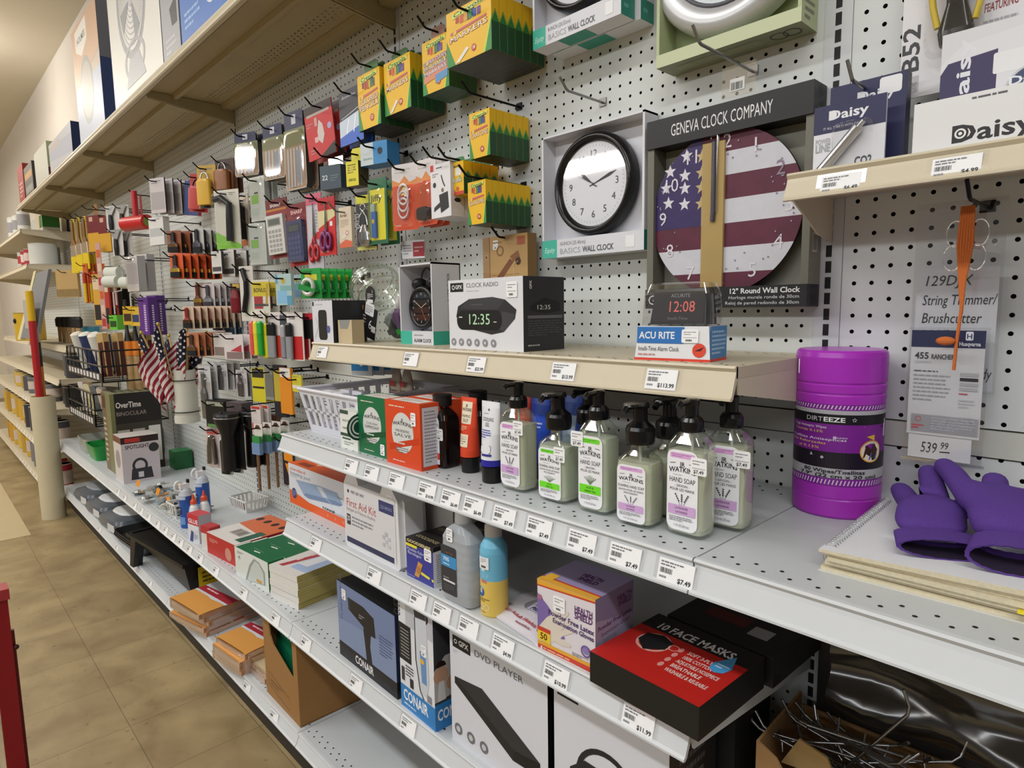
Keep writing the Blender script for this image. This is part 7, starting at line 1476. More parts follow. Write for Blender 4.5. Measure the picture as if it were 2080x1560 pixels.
def a(f): f.r(0, .6, 1, .95, 'd0bc3a'); f.t('BONUS', .1, .7, .1, '3a3420', w=.7, b=1); f.r(.1, .3, .6, .6, 'a43a40'); f.r(.1, .36, .9, .42, '4a4a4a'); f.r(0, 0, 1, .22, 'd9d6cc'); f.ln([(.8, .4), (.9, .9)], .06, 'b8963a')
hang('tool_card', 'white card with yellow and red print, among the knives', 'card pack', (-1.9144,-0.15,1.3091,0.08,0.1487,25), .003, 'd6d3c6', a, n=3, step=.035, group='yellow and red printed cards', hk='holding the yellow and red printed cards', side='a9a69a')
def uknife(root, w, h):
    mb = MB(); mb.tube([(-w * .1, -.01, h * .95), (w * .12, -.01, h * .72), (w * .1, -.01, h * .5), (-w * .14, -.01, h * .16)], .009, mat('1a1a1c', .3), 10); mb.obj('knife_handle', root)
hang('utility_knife', 'curved black handled utility knife on a white card', 'knife', (-2.0151,-0.16,1.3091,0.075,0.2031,18), .003, 'd2ccc4', simple((.1, .3, 'c9d0b9')), uknife, hk='holding the curved black utility knife')
def rk(root, w, h): mb = MB(); mb.loft([(0, .012, .008), (h * .08, .02, .011), (h * .5, .021, .012), (h * .74, .014, .009), (h * .8, .006, .004)], mat('7a1a24', .3), 18, 0, -.008); mb.obj('knife_body', root)
hang('pocket_knife', 'dark red oval pocket knife hanging on a small card', 'knife', (-2.1492,-0.15,1.3392,0.05,0.1156,34), .002, '3a3430', lambda f: f.r(.2, .84, .8, .98, 'c4a04a'), rk, hk='holding the dark red pocket knife')
def marker(c1, c2, x=.0, wd=.3):
    def fn(root, w, h):
        mb = MB(); mb.loft([(h * .03, w * wd * .5, .007, 3), (h * .5, w * wd * .5, .008, 3)], mat(c1, .3), 14, x * w, -.01); mb.obj('barrel', root)
        mb = MB(); mb.loft([(h * .5, w * wd * .52, .0085, 3), (h * .74, w * wd * .5, .008, 3), (h * .78, w * wd * .3, .005)], mat(c2, .3), 14, x * w, -.01); mb.obj('marker_cap', root)
    return fn
hang('highlighter_pack', 'card of pink, yellow and green highlighters', 'marker pack', (-1.9032,-0.17,1.1825,0.085,0.1624,11), .003, 'e0d8cc', simple((.02, .1, 'd9a03a')), also(marker('d9504a', 'e0605a', -.3, .26), marker('d2cc2a', 'dcd63a', -.02, .26), marker('1f9a3a', '2aa846', .28, .3)), hk='holding the highlighter pack')
hang('highlighter_pack', 'card with one bright yellow highlighter', 'marker pack', (-1.8744,-0.15,1.1736,0.06,0.1639,15), .003, 'd9d6a0', None, marker('d6d42a', 'c9c41f', 0, .6), hk='holding the single yellow highlighter')
hang('marker_card', 'white and red card with a fat black and grey marker', 'marker pack', (-1.834,-0.14,1.1748,0.07,0.1658,15), .003, 'd9d2ce', simple((.02, .5, 'c4402f')), marker('8d9095', '17171a', -.12, .6), n=2, step=.03, group='fat marker cards', hk='holding the fat marker cards')
hang('pen_card', 'grey card with a slim silver pen', 'pen pack', (-1.7674,-0.13,1.1772,0.06,0.1525,13), .003, '4a4a52', None, marker('8a8a92', 'a4a4aa', 0, .4), n=2, step=.025, group='slim pen cards', hk='holding the slim pen cards')
hang('marker_card', 'white and red black-marker card beside the cream shelf end', 'marker pack', (-1.693,-0.13,1.1738,0.085,0.1656,12), .003, 'e0dbd8', simple((.02, .5, 'c42a2c')), marker('8f9296', '1b1b1e', -.24, .36), n=4, step=.022, group='white and red marker cards', hk='holding the white and red marker cards')
hang('pouch_pack', 'black pouch on a card with a red top, beside the speaker box', 'pack', (-1.6475,-0.1,1.2484,0.07,0.0869,14), .01, '161618', lambda f: (f.r(.2, .76, 1, 1, 'c4303a'),), hk='holding the black pouch pack')
for i in range(3): hang('blue_card', 'blue and white card below the cream shelf end, ' + ORD[i], 'card pack', (-1.21 + .012 * i, -.16 + .03 * i, 1.155, .07, .07, 25), .004, 'c4ccd0', lambda f: (f.r(0, .2, .8, .9, '2f86c4'), f.t('D', .4, .4, .3, 'e4eef4', w=.2, b=1)), group='blue and white cards', hk='holding the blue and white cards' if i == 0 else None)
# ---- padlock row and chargers
def lockp(c1, c2):
    def fn(root, w, h):
        mb = MB(); mb.loft([(h * .06, w * .36, .013, 4), (h * .6, w * .36, .014, 4), (h * .66, w * .28, .012, 3)], mat(c1, .3), 18, 0, -.016); mb.obj('lock_body', root)
        mb = MB(); mb.tube([(-w * .2 * cos(t * pi / 8), -.014, h * .64 + .03 * sin(t * pi / 8)) for t in range(9)], .003, mat(c2, .2, metal=.9), 8); mb.obj('shackle', root)
    return fn
hang('padlock_pack', 'yellow carded padlock with a steel shackle', 'padlock', (-2.3281,-0.17,1.7592,0.09,0.1672,31), .003, 'b9963a', simple((.1, .6, 'c9b9a4'), (0, .1, '2a2a2c')), lockp('d2a42a', 'c9c9cb'), hk='holding the yellow padlock pack')
hang('padlock_pack', 'red carded padlock leaning behind the yellow one', 'padlock', (-2.5771,-0.13,1.7764,0.09,0.1607,32), .004, 'b0302c', None, lockp('b8352e', '2a2a2c'), hk='holding the red padlock pack', lean=6)
hang('padlock_pack', 'blue and red pack farther left of the padlocks', 'padlock', (-2.7977,-0.09,1.7924,0.08,0.1545,28), .02, '34457c', None, None, hk='holding the blue and red pack', lean=6, side='a8303a')
hang('padlock_pack', 'brown carded brass padlock in the shade', 'padlock', (-2.268,-0.12,1.8175,0.1,0.1292,23), .004, '3f281c', None, lockp('8a5426', 'a9a9ab'), n=2, step=.03, group='brass padlock packs', hk='holding the brass padlock packs')
hang('charger_pack', 'pale carded charger pack with black packs behind it', 'charger', (-2.8927,-0.2,1.803,0.1,0.1571,22), .006, 'c4bcbc', simple((.1, .6, 'a9a0a0')), n=4, step=.035, group='charger packs', side='23242c', hk='holding the charger packs')
def scr(root, w, h):
    mb = MB(); mb.tube([(-w * .38, -.012, h * .84), (-w * .1, -.014, h * .86), (w * .22, -.014, h * .74), (w * .2, -.014, h * .5), (w * .16, -.012, h * .12)], .011, mat('18181a', .2), 12, .013); mb.obj('scraper', root, 'black curved scraper')
hang('scraper_pack', 'white card with a green foot and a black curved scraper', 'scraper', (-2.0534,-0.2,1.5766,0.12,0.2121,24), .003, 'cfcabd', lambda f: (f.p([(0, 0), (1, 0), (1, .06), (0, .3)], '7fbf3a'), f.lines(.6, .9, .9, .96, 2, '8a8a80')), also(scr, blister(.04, .04, .96, .96, .03, .06)), hk='holding the front scraper pack')
hang('scraper_pack', 'second curved scraper card behind the green footed one', 'scraper', (-2.0816,-0.13,1.5932,0.1,0.1829,1), .003, 'd0c2b2', simple((.0, .12, 'c9743a')), scr, n=2, step=.03, group='scraper cards behind', hk='holding the scraper cards behind')
for i, (cc, lb) in enumerate((((-1.9173,-0.14,1.6665,0.09,0.155,11), 'upper'), ((-1.939,-0.14,1.5136,0.09,0.1493,16), 'lower'))):
    hang('glass_pack', 'clear bag pack with a small green label, %s of two' % lb, 'pack', cc, .02, 'c6cac4', lambda f: (f.r(.1, .4, .56, .6, '86bc4a'), f.r(.3, .62, .56, .66, '3a3a3a'), f.r(.1, .14, .5, .3, 'b9c4b4')), blister(.02, .02, .98, .98, .01, .2), n=2, step=.03, group='clear bag packs, ' + lb, side='b4b8b4', hk='holding the %s clear bag packs' % lb)
for i, (cc, lb) in enumerate((((-2.3103,-0.16,1.4994,0.06,0.0891,18), 'left'), ((-2.2983,-0.12,1.488,0.08,0.1055,17), 'right'))):
    hang('small_card', 'small white card pack below the scraper, %s one' % lb, 'card pack', cc, .012, 'd4d1cc', simple((.1, .3, '4a4548')), n=2, step=.05, group='small white card packs ' + lb, side='3a332e', hk='holding the small white card pack, ' + lb)
# ---- rows of brushes
rows = (('brush_card', 'brown headed brush card, top brush row', 'brush', (-2.5257,-0.25,1.5935,0.075,0.0908,27), '8a4f34', ('2a201c', '6a4a2a', '1a1614'), 5, .035),
        ('brush_card', 'grey carded black brush right of the top brush row', 'brush', (-2.4153,-0.19,1.5844,0.07,0.1053,17), 'b9b6b2', ('23232a', '55555c', '1c1c22'), 4, .03),
        ('brush_card', 'orange headed brush card with gold ferrule, second brush row', 'brush', (-2.4828,-0.26,1.4853,0.075,0.1028,23), 'd65a2e', ('2a1c14', 'b9963a', '161412'), 6, .03),
        ('brush_card', 'white and orange brush card, third brush row', 'brush', (-2.5144,-0.17,1.3586,0.07,0.1124,19), 'd9cfc8', ('6a2a20', 'a9843a', '4a3018'), 2, .03),
        ('brush_card', 'grey slim brush card, third brush row right', 'brush', (-2.4233,-0.16,1.3617,0.06,0.1018,25), 'cfc4c2', ('4a4450', '9a9aa0', '3a343c'), 5, .024),
        ('brush_card', 'dark red handled brush card, long fourth row', 'brush', (-2.3142,-0.28,1.2798,0.055,0.0892,27), 'd0b9a0', ('8a2420', '5a3a24', '14161a'), 8, .026),
        ('brush_card', 'white carded black brush right of the long fourth row', 'brush', (-2.3672,-0.15,1.2669,0.055,0.0938,29), 'd6d0cc', ('1e1e24', '3a3a44', '1a1a20'), 5, .02),
        ('brush_card', 'dark blue brush card at the end of the fourth row', 'brush', (-2.3151,-0.12,1.2503,0.055,0.0934,23), '8a98a8', ('2c3a4c', '4a5a6a', '2a3440'), 2, .03),
        ('brush_card', 'orange topped black brush card, fifth row', 'brush', (-2.383,-0.25,1.165,0.065,0.0973,25), 'c9805a', ('4a3424', '7a5a34', '14181c'), 7, .026))
for nm, lb, ct, cc, col, bc, n_, st in rows:
    hang(nm, lb, ct, cc, .002, col, None, brush(*bc), n=n_, step=st, group=lb.split(',')[0] + ' row', hk='for ' + lb.split(',')[0], hm=HK)
hang('sash_brush', 'white topped grey brush card with a red wedge', 'brush', (-2.1839,-0.16,1.1564,0.1,0.0982,23), .003, 'd9d0cf', lambda f: (f.p([(.3, .34), (.9, .3), (.9, .6)], 'b83a48'), f.r(.1, .02, .94, .3, '8a7672')), n=3, step=.03, group='grey brush cards', hk='holding the grey brush cards')
hang('sash_brush', 'narrow grey brush card left of the red wedge ones', 'brush', (-2.288,-0.18,1.1649,0.08,0.0964,11), .003, 'd6cfcc', simple((.04, .4, '8c7c76')), n=2, step=.03, group='narrow grey brush cards', hk='holding the narrow grey brush cards')
def tool(col, col2):
    def fn(root, w, h): mb = MB(); mb.loft([(h * .04, w * .2, .006), (h * .5, w * .24, .008), (h * .6, w * .1, .004), (h * .85, w * .16, .004)], mat(col, .3, metal=.4), 14, 0, -.008); mb.obj('tool', root)
    return fn
for cc, lb, c1, c2, n_ in (((-2.3669,-0.22,0.8988,0.09,0.2303,13), 'clear pack of a grey scraper near the white tube', 'c4c4c4', '6a6a6c', 2), ((-2.3489,-0.16,1.0202,0.08,0.1172,18), 'clear pack with grey blades, white header', 'd2cfcd', '7a767a', 3),
                           ((-2.2341,-0.12,0.9972,0.07,0.1109,15), 'clear pack with grey blades near the slotted upright', 'd2cfcd', '5a5458', 3)):
    hang('tool_pack', lb, 'tool pack', cc, .002, c1, simple((.5, .7, 'b0aaa8')), also(tool(c2, c2), blister(.06, .04, .94, .8, .014, .12)), n=n_, step=.026, group=lb, hk='holding the ' + lb)
hang('blade_pack', 'yellow and black card of blades', 'blade pack', (-2.0124,-0.14,1,0.08,0.1302,13), .003, 'd0c22c', simple((.4, .46, '23231f'), (.72, .98, '2a2a26')), n=2, step=.03, group='yellow blade cards', hk='holding the yellow blade cards')
hang('blade_pack', 'clear strip of grey blades beside the yellow card', 'blade pack', (-1.9307,-0.13,1.0143,0.06,0.1197,12), .012, '8a8a80', simple((.1, .8, '6f6f68')), n=2, step=.03, group='grey blade strips', hk='holding the grey blade strips')
hang('long_knife_pack', 'long black and yellow snap knife pack', 'knife', (-1.8471,-0.13,0.9595,0.07,0.1902,12), .012, '24222a', simple((.3, .9, 'b9a43a')), hk='holding the long black snap knife pack')
hang('orange_pack', 'white topped orange carded tool beside the white basket', 'tool pack', (-1.7947,-0.13,0.9764,0.075,0.1654,7), .01, 'dc8a24', simple((.8, 1, 'e0dbd4')), hk='holding the orange carded tool')
hang('yellow_card', 'yellow card on the hook next to the orange tool', 'card pack', (-1.7272,-0.12,1.0606,0.07,0.0597,3), .006, 'cfc43a', simple((.2, .4, 'e6e2d0')), hk='holding the small yellow card')
# ---- lower hanging row: flashlights, gloves, foam brushes, pens
def torch(root, w, h):
    mb = MB(); k = mat('151517', .35); mb.loft([(0, .026, .026), (.006, .028, .028), (h * .62, .026, .026), (h * .72, .034, .034), (h * .86, .046, .046), (h * .96, .047, .047), (h, .044, .044)], k, 24, 0, -.03); mb.obj('torch_body', root)
    mb = MB(); mb.torus((0, -.03, h * .93), .047, .003, mat('8a8a8c', .2, metal=.8), 'z', 24, 6); mb.obj('head_ring', root)
hang('flashlight_pack', 'big black flashlight hanging head up on the board', 'flashlight', (-2.0616,-0.22,0.7456,0.1,0.22,16), .002, '1a1a1c', None, torch, n=2, step=.09, group='big black flashlights', hk='holding the big black flashlights')
def pl(root, w, h):
    mb = MB(); k = mat('2a2a2e', .3)
    for s_ in (-1, 1): mb.tube([(s_ * .004, -.01, h * .78), (s_ * .016, -.01, h * .5), (s_ * .02, -.01, h * .1)], .008, k, 10)
    mb.obj('pliers', root, 'black gripped pliers')
hang('pliers_pack', 'red and white headed card with black pliers', 'pliers', (-2.3149,-0.22,0.7063,0.085,0.1747,19), .003, 'c9b9b4', simple((.8, .9, 'b0453f')), also(pl, blister(.06, .03, .94, .8, .02, .08)), hk='holding the pliers pack')
hang('small_torch_pack', 'clear pack with a slim black torch, between pliers and flashlight', 'flashlight', (-2.2109,-0.21,0.6938,0.07,0.1868,19), .003, 'b4b6b4', simple((.6, .8, 'd0d2d0')), marker('131315', '131315', .1, .6), n=2, step=.04, group='slim torch packs', hk='holding the slim torch packs')
hang('glove_pair', 'black work gloves with green cuffs on a card', 'gloves', (-2.2699,-0.22,0.879,0.12,0.1113,16), .02, '121214', simple((.0, .12, '5a8a4a'), (.8, .95, '9aa48a')), n=2, step=.035, group='black work gloves', side='1c1c1e', hk='holding the black work gloves')
hang('case_pack', 'dark grey carded case above the big flashlight', 'pack', (-2.116,-0.2,0.947,0.1,0.0473,12), .05, '4c4348', None, side='5a5258', hk='holding the dark grey case')
hang('lighter_pack', 'red and white carded lighter', 'lighter', (-1.9789,-0.17,0.8785,0.055,0.1112,15), .012, 'd9cfcb', simple((.2, .42, 'd0482c'), (.9, 1, 'c43a30')), n=2, step=.03, group='lighter cards', hk='holding the lighter cards')
hang('brown_card', 'brown card pack behind the lighters', 'card pack', (-2.0231,-0.1,0.9059,0.1,0.0396,7), .02, '6a4a3a', None, hk='holding the brown card pack')
def foam(root, w, h):
    mb = MB(); mb.loft([(0, .005, .005), (h * .55, .0055, .0055)], mat('7a5638', .6), 10, 0, -.006); mb.obj('handle', root, 'brown wooden handle')
    mb = MB(); mb.box(-w * .46, -.014, h * .55, w * .46, .0, h * .72, mat('6f8cb0', .8)); mb.obj('foam_head', root, 'blue foam head')
    mb = MB(); mb.box(-w * .42, -.012, h * .72, w * .42, -.001, h * .82, mat('2f8a4a', .4)); mb.obj('sleeve', root, 'green sleeve')
hang('foam_brush', 'blue foam brush with a green sleeve and brown wooden handle', 'foam brush', (-1.891,-0.2,0.6893,0.05,0.2489,13), .0016, 'd9d4cc', lambda f: f.p([(.1, .92), (.9, .92), (.6, .98), (.3, .98)], '5a3a34'), foam, out=[(.1, .78), (.9, .78), (1, .86), (1, 1), (0, 1), (0, .86)], n=4, step=.034, group='foam brushes', hk='holding the foam brushes')
def a(f): f.r(0, .78, 1, 1, '1f1d1a'); f.mp([[(.1, .8 + q), (.9, .8 + q), (.9, .84 + q), (.1, .84 + q)] for q in (0, .07, .14)], 'd0bc7a'); f.p([(.14, .5), (.86, .46), (.86, .72), (.14, .74)], 'e08a20'); f.p([(.2, .44), (.8, .42), (.5, .16)], 'e08a20')
hang('paint_pen_pack', 'tall narrow black and orange card beside the heating pad box', 'card pack', (-1.7369,-0.16,0.731,0.06,0.1776,17), .004, '1b1822', a, hk='holding the black and orange card', hm=HK)

# ---- bundle of hand flags in a white tube, price cards behind
fx, fy = -2.63, -.22
r = thing('plastic_tube', 'white standing plastic tube held by wire on the pegboard, full of flags', 'tube', (fx, fy, .86), 0)
mb = MB(); TB = mat('d0cec2', .4); mb.loft([(0, .052, .052), (.03, .052, .052), (.03, .049, .049), (.235, .049, .049), (.235, .045, .045), (.02, .045, .045)], TB, 28, caps=(1, 1)); mb.obj('tube', r)
mb = MB()
for z in (.05, .19): mb.torus((0, 0, z), .056, .0022, HK, 'z', 28, 6); mb.rod((-.05, .02, z), (-.05, -fy + .001, z), .002, HK, 6); mb.rod((.05, .02, z), (.05, -fy + .001, z), .002, HK, 6)
mb.obj('wire_holder', r)
FR, FW, FB = mat('8f1830', .75), mat('d9d2cc', .75), mat('14162e', .75)
def flag(label, base, lean_x, lean_y, hl, rot, W_=.15, H_=.22):
    r = thing('hand_flag', label, 'flag', base, rot, 'hand flags in the tube', rx=lean_x, ry=lean_y)
    mb = MB(); mb.loft([(0, .004, .004), (hl, .0035, .0035)], mat('c9a86a', .6), 8); mb.ball((0, 0, hl), .008, .008, .009, mat('b8a04a', .3, metal=.5), 10); mb.obj('stick', r, 'wooden stick')
    mb = MB(); nu, nv = 14, 26
    def S(u, v):   # u away from the stick, v downwards; the cloth droops in folds
        a_ = .55 * sin(u * 7 + v * 2.2) * u; x = -u * W_ * (.62 + .1 * sin(v * 5)); z = hl - .012 - v * H_ - u * .10 - .03 * u * u; y = -.018 * sin(u * 8.5 + v * 1.5) - .012 * u
        return (x, y, z)
    for i in range(nu):
        for j in range(nv):
            u, v = i / nu, j / nv
            m_ = FB if (u < .42 and v < .54) else (FR if int(v * 13) % 2 == 0 else FW)
            mb.add([S(u, v), S(u + 1 / nu, v), S(u + 1 / nu, v + 1 / nv), S(u, v + 1 / nv)], [(0, 1, 2, 3)], m_, True)
    for p in range(3):
        for q in range(4):
            u, v = .06 + p * .13, .06 + q * .125; c = V(S(u, v)); mb.poly([tuple(c + V((.006 * cos(k * 1.2566) * (1 if k % 2 else 1), -.0016, .006 * sin(k * 1.2566)))) for k in range(5)], FW)
    mb.obj('cloth', r, 'striped cloth with white stars on navy')
for i, (dx, dy, lx, ly, hl, ro) in enumerate(((-.012, -.016, 14, -14, .40, 20), (.0, -.02, 10, -4, .42, 40), (.014, -.01, 4, 6, .40, 55), (-.02, .004, 2, -20, .38, 0), (.018, .014, -4, 12, .38, 70), (.0, .012, 0, 2, .41, 30))):
    flag('small hand flag on a stick in the white tube, %s' % ('front left', 'front middle', 'front right', 'far left', 'far right', 'at the back')[i], (fx + dx, fy + dy, .885), lx, ly, hl, ro)
r = thing('price_sheet', 'tilted clear sleeve with a white price sheet left of the white tube', 'price card', (fx - .14, fy + .01, .93), 10, None, ry=-34)
mb = MB(); mb.box(0, 0, 0, .1, .002, .16, mat('cfccc8', .35)); f = front(mb, .1, .16); f.lines(.2, .5, .8, .7, 2, '8a8688'); f.p([(.5, .06), (.8, .06), (.8, .12), (.5, .12)], '55555c'); mb.obj('sheet', r); mb = MB(); mb.box(-.006, -.003, -.006, .108, .004, .18, clear('ffffff', .08, .15)); mb.obj('sleeve', r)

# ================================================================ the paint section
def roller(root, w, h):
    mb = MB(); mb.tube([(-.09, -.03, h * .22), (.09, -.03, h * .22)], .036, mat('c4282a', .3), 22); mb.obj('lint_drum', root); mb = MB(); mb.tube([(0, -.03, h * .26), (0, -.03, h)], .014, mat('b8222a', .35), 14); mb.obj('handle', root); mb = MB(); mb.tube([(.0895, -.03, h * .22), (.0915, -.03, h * .22)], .022, mat('7a8a3a', .5), 16); mb.obj('core', root)
hang('lint_roller', 'big red lint roller hanging by its long handle', 'lint roller', (-3.2624,-0.18,1.7506,0.2,0.2012,19), .002, 'b92a2c', None, roller, out=[(.46, .3), (.54, .3), (.54, .9), (.46, .9)], hk='holding the red lint roller')
hang('clear_bag', 'glossy clear bag pack right of the red lint roller', 'pack', (-2.9554,-0.2,1.6643,0.12,0.1279,15), .03, 'dcdad6', simple((.3, .6, 'b9b9b9')), hk='holding the glossy clear bag pack', side='c9c4c2')
def scraper(root, w, h):
    mb = MB(); mb.hexa([(-w * .12, -.012, h * .62), (w * .12, -.012, h * .62), (w * .12, -.008, h * .62), (-w * .12, -.008, h * .62)], [(-w * .5, -.011, h), (w * .5, -.011, h), (w * .5, -.0095, h), (-w * .5, -.0095, h)], mat('c4c4c2', .2, metal=.5)); mb.obj('blade', root); mb = MB(); mb.loft([(0, .012, .008), (h * .3, .015, .01), (h * .64, .011, .009)], mat('1b1b1e', .4), 14, 0, -.01); mb.obj('handle', root, 'black handle')
for i, q in enumerate(((-3.6819,-0.22,1.7975,0.1,0.1315,22), (-3.5276,-0.2,1.794,0.1,0.1232,17), (-3.6087,-0.22,1.6589,0.1,0.1372,18), (-3.601,-0.18,1.6547,0.1,0.1333,18))):
    hang('wall_scraper', 'wall scraper with a pale blade and black handle, ' + ('upper left', 'upper right', 'lower left', 'lower right')[i] + ' of four', 'scraper', q, .002, 'c9c6c2', None, scraper, group='wall scrapers', hk='holding the %s wall scraper' % ('upper left', 'upper right', 'lower left', 'lower right')[i])
for i, q in enumerate(((-4.7639,-0.22,1.6243,0.09,0.3618,20), (-4.6971,-0.2,1.6345,0.09,0.3589,15), (-4.6194,-0.18,1.6437,0.09,0.3494,15))):
    hang('yellow_brush', 'wooden handled brush in a bright yellow head cover, ' + ('left', 'middle', 'right')[i], 'brush', q, .002, 'd0b43a', None, brush('8a6238', 'c9b49a', 'd9bc1c', .0, .5, .9, .24), n=2, step=.06, group='yellow headed brushes ' + ('left', 'middle', 'right')[i], out=[(.3, .5), (.7, .5), (.7, .98), (.3, .98)], hk='holding the yellow headed brushes, ' + ('left', 'middle', 'right')[i])
for i, q in enumerate(((-4.1713,-0.22,1.7231,0.12,0.2127,19), (-3.9936,-0.2,1.7105,0.12,0.2017,18))):
    hang('block_brush', 'block brush in a yellow and maroon sleeve, %s one' % ('left', 'right')[i], 'brush', q, .05, 'cf9c2c', lambda f: (f.r(0, .52, 1, 1, '6f2024'), f.r(.2, .84, .5, .96, 'c9a48a')), tab=(.3, .07, '9a6a3a'), side='b9862a', hk='holding the %s block brush' % ('left', 'right')[i], ra=lambda f: f.r(0, .52, 1, 1, '5a1a1e'))
hang('stick_bundle', 'bundle of pale wooden stirring sticks with dark ends', 'stick bundle', (-4.9181,-0.26,1.4666,0.2,0.184,29), .02, 'b99a64', lambda f: f.mp([[(q / 14 + .004, .02), (q / 14 + .052, .02), (q / 14 + .052, .3), (q / 14 + .004, .3)] for q in range(14)], '7a6440'), hk='holding the stirring sticks')
for i in range(4):
    hang('scraper_tool', 'red and yellow handled scraper tool, ' + ('leftmost of four', 'second from left', 'third from left', 'rightmost of four')[i], 'tool', (-4.62 + .012 * i, -.2 + .03 * i, 1.42, .05, .26, 20), .002, 'c9642c', None, marker(('d9b02a', 'd9b02a', 'd0a42a', 'c99a2a')[i], 'b83a20', 0, .5), group='red and yellow tools', hk='holding the red and yellow tools' if i == 0 else None)
for i, (q, c_, lb) in enumerate((((-4.332,-0.2,1.2781,0.09,0.3175,17), 'd0a03a', 'yellow carded tool'), ((-4.2311,-0.18,1.2534,0.09,0.3258,18), 'b83a2c', 'red and black carded tool'), ((-4.3393,-0.1,1.3072,0.12,0.292,21), '26262a', 'dark carded tool behind the mini rollers'))):
    hang('tool_card', lb + ' in the paint section', 'tool pack', q, .01, c_, simple((.1, .4, '2a2624'), (.7, .9, 'd9c4a4')), hk='holding the ' + lb, n=2, step=.04, group=lb + ' cards')
x_, z_ = -3.9945,1.2589
r = thing('clip_strip', 'long pale red clip strip of small packs hanging left of the mini rollers', 'clip strip', (x_, -.24, z_), 25)
mb = MB(); mb.box(-.02, 0, 0, .02, .003, .5, card('c49a92')); f = front(mb, .04, .5, -.02)
for k in range(6): f.r(.1, .03 + k * .16, .9, .12 + k * .16, ('b03a3c', 'd9b9a4', 'c9602c')[k % 3])
mb.obj('strip', r)
for i, (u, v) in enumerate(((222, 578), (236, 560), (252, 580))):
    x_, z_ = ((-3.7112,1.5236), (-3.7466,1.5751), (-3.5235,1.5111))[i]
    r = thing('mini_roller', 'white mini roller, %s of three' % ('left', 'upper middle', 'right')[i], 'roller', (x_, -.24 + .02 * i, z_ - .02), 30, 'white mini rollers')
    mb = MB(); mb.tube([(-.045, 0, .02), (.045, 0, .02)], .032, mat('d4d6cc', .8), 18); mb.obj('sleeve', r); mb = MB(); mb.tube([(.04, 0, .02), (.06, 0, .02), (.06, 0, -.03), (0, 0, -.04), (0, 0, -.16)], .004, mat('c9c9c4', .4), 8); mb.obj('frame', r)
for i, q in enumerate(((-3.3636,-0.22,1.4601,0.12,0.178,12), (-3.4259,-0.16,1.4625,0.12,0.1928,13))):
    hang('clear_pack', 'large clear wrapped pack in the paint section, %s' % ('left', 'right')[i], 'pack', q, .04, 'cfcac6', simple((.2, .8, 'b4aeb0')), blister(.02, .02, .98, .98, .012, .2), side='a9a6a6', hk='holding the large clear pack, ' + ('left', 'right')[i])
for i, q in enumerate(((-3.1234,-0.24,1.2396,0.1,0.1829,10), (-3.2169,-0.18,1.2355,0.1,0.199,9))):
    hang('purple_sleeve', 'tall purple roller sleeve pack with white lettering, %s' % ('left', 'right')[i], 'roller sleeve', q, .045, '5a2a80', lambda f: (f.r(.5, .06, .8, .86, '6a3a92'), f.mp([[(.54, .1 + k * .06), (.76, .1 + k * .06), (.76, .135 + k * .06), (.54, .135 + k * .06)] for k in range(12)], 'cfc4d9')), side='4a2070', hk='holding the %s purple sleeve' % ('left', 'right')[i], ra=lambda f: f.mp([[(.4, .1 + k * .06), (.6, .1 + k * .06), (.6, .135 + k * .06), (.4, .135 + k * .06)] for k in range(12)], 'cfc4d9'))
for i, (q, c_, c2, lb) in enumerate((((-3.8693,-0.22,1.2538,0.08,0.0853,17), '6abf3c', '2a4a20', 'bright green roll pack, left'), ((-3.8867,-0.18,1.2581,0.08,0.0804,15), 'a9c49a', '3a5a34', 'pale green roll pack, right'), ((-3.5309,-0.22,1.2848,0.09,0.1004,15), 'cfa42a', '3a2a1c', 'yellow topped brown pack'), ((-3.4618,-0.2,1.2795,0.09,0.0994,15), 'd9b43a', '34406a', 'yellow and blue pack'))):
    hang('roll_pack', lb + ' in the paint section', 'pack', q, .05, c_, lambda f, c2=c2: f.r(.1, .2, .9, .6, c2), side=c_, hk='holding the ' + lb)
for i in range(3):
    x_, z_ = ((-3.6605,0.9236), (-3.6203,0.9239), (-3.598,0.934))[i]
    r = thing('long_brush', 'long pale handled brush with an orange band, %s' % ('left', 'middle', 'right')[i], 'brush', (x_, -.2 + .03 * i, z_), 0, 'orange banded brushes')
    mb = MB(); mb.loft([(0, .035, .02, 4), (.19, .033, .018, 4)], mat('b99a6c', .7, noise=.1, scale=200), 14); mb.obj('pale_end', r); mb = MB(); mb.loft([(.19, .036, .02, 4), (.27, .034, .019, 4)], mat('d9822c', .5), 14); mb.obj('orange_band', r); mb = MB(); mb.loft([(.27, .03, .016, 3), (.34, .012, .008), (.5, .01, .008)], mat('2a2622', .5), 12); mb.obj('dark_handle', r)
    hook(x_, z_ + .48, .2 - .03 * i, 'holding the orange banded brush, ' + ('left', 'middle', 'right')[i])
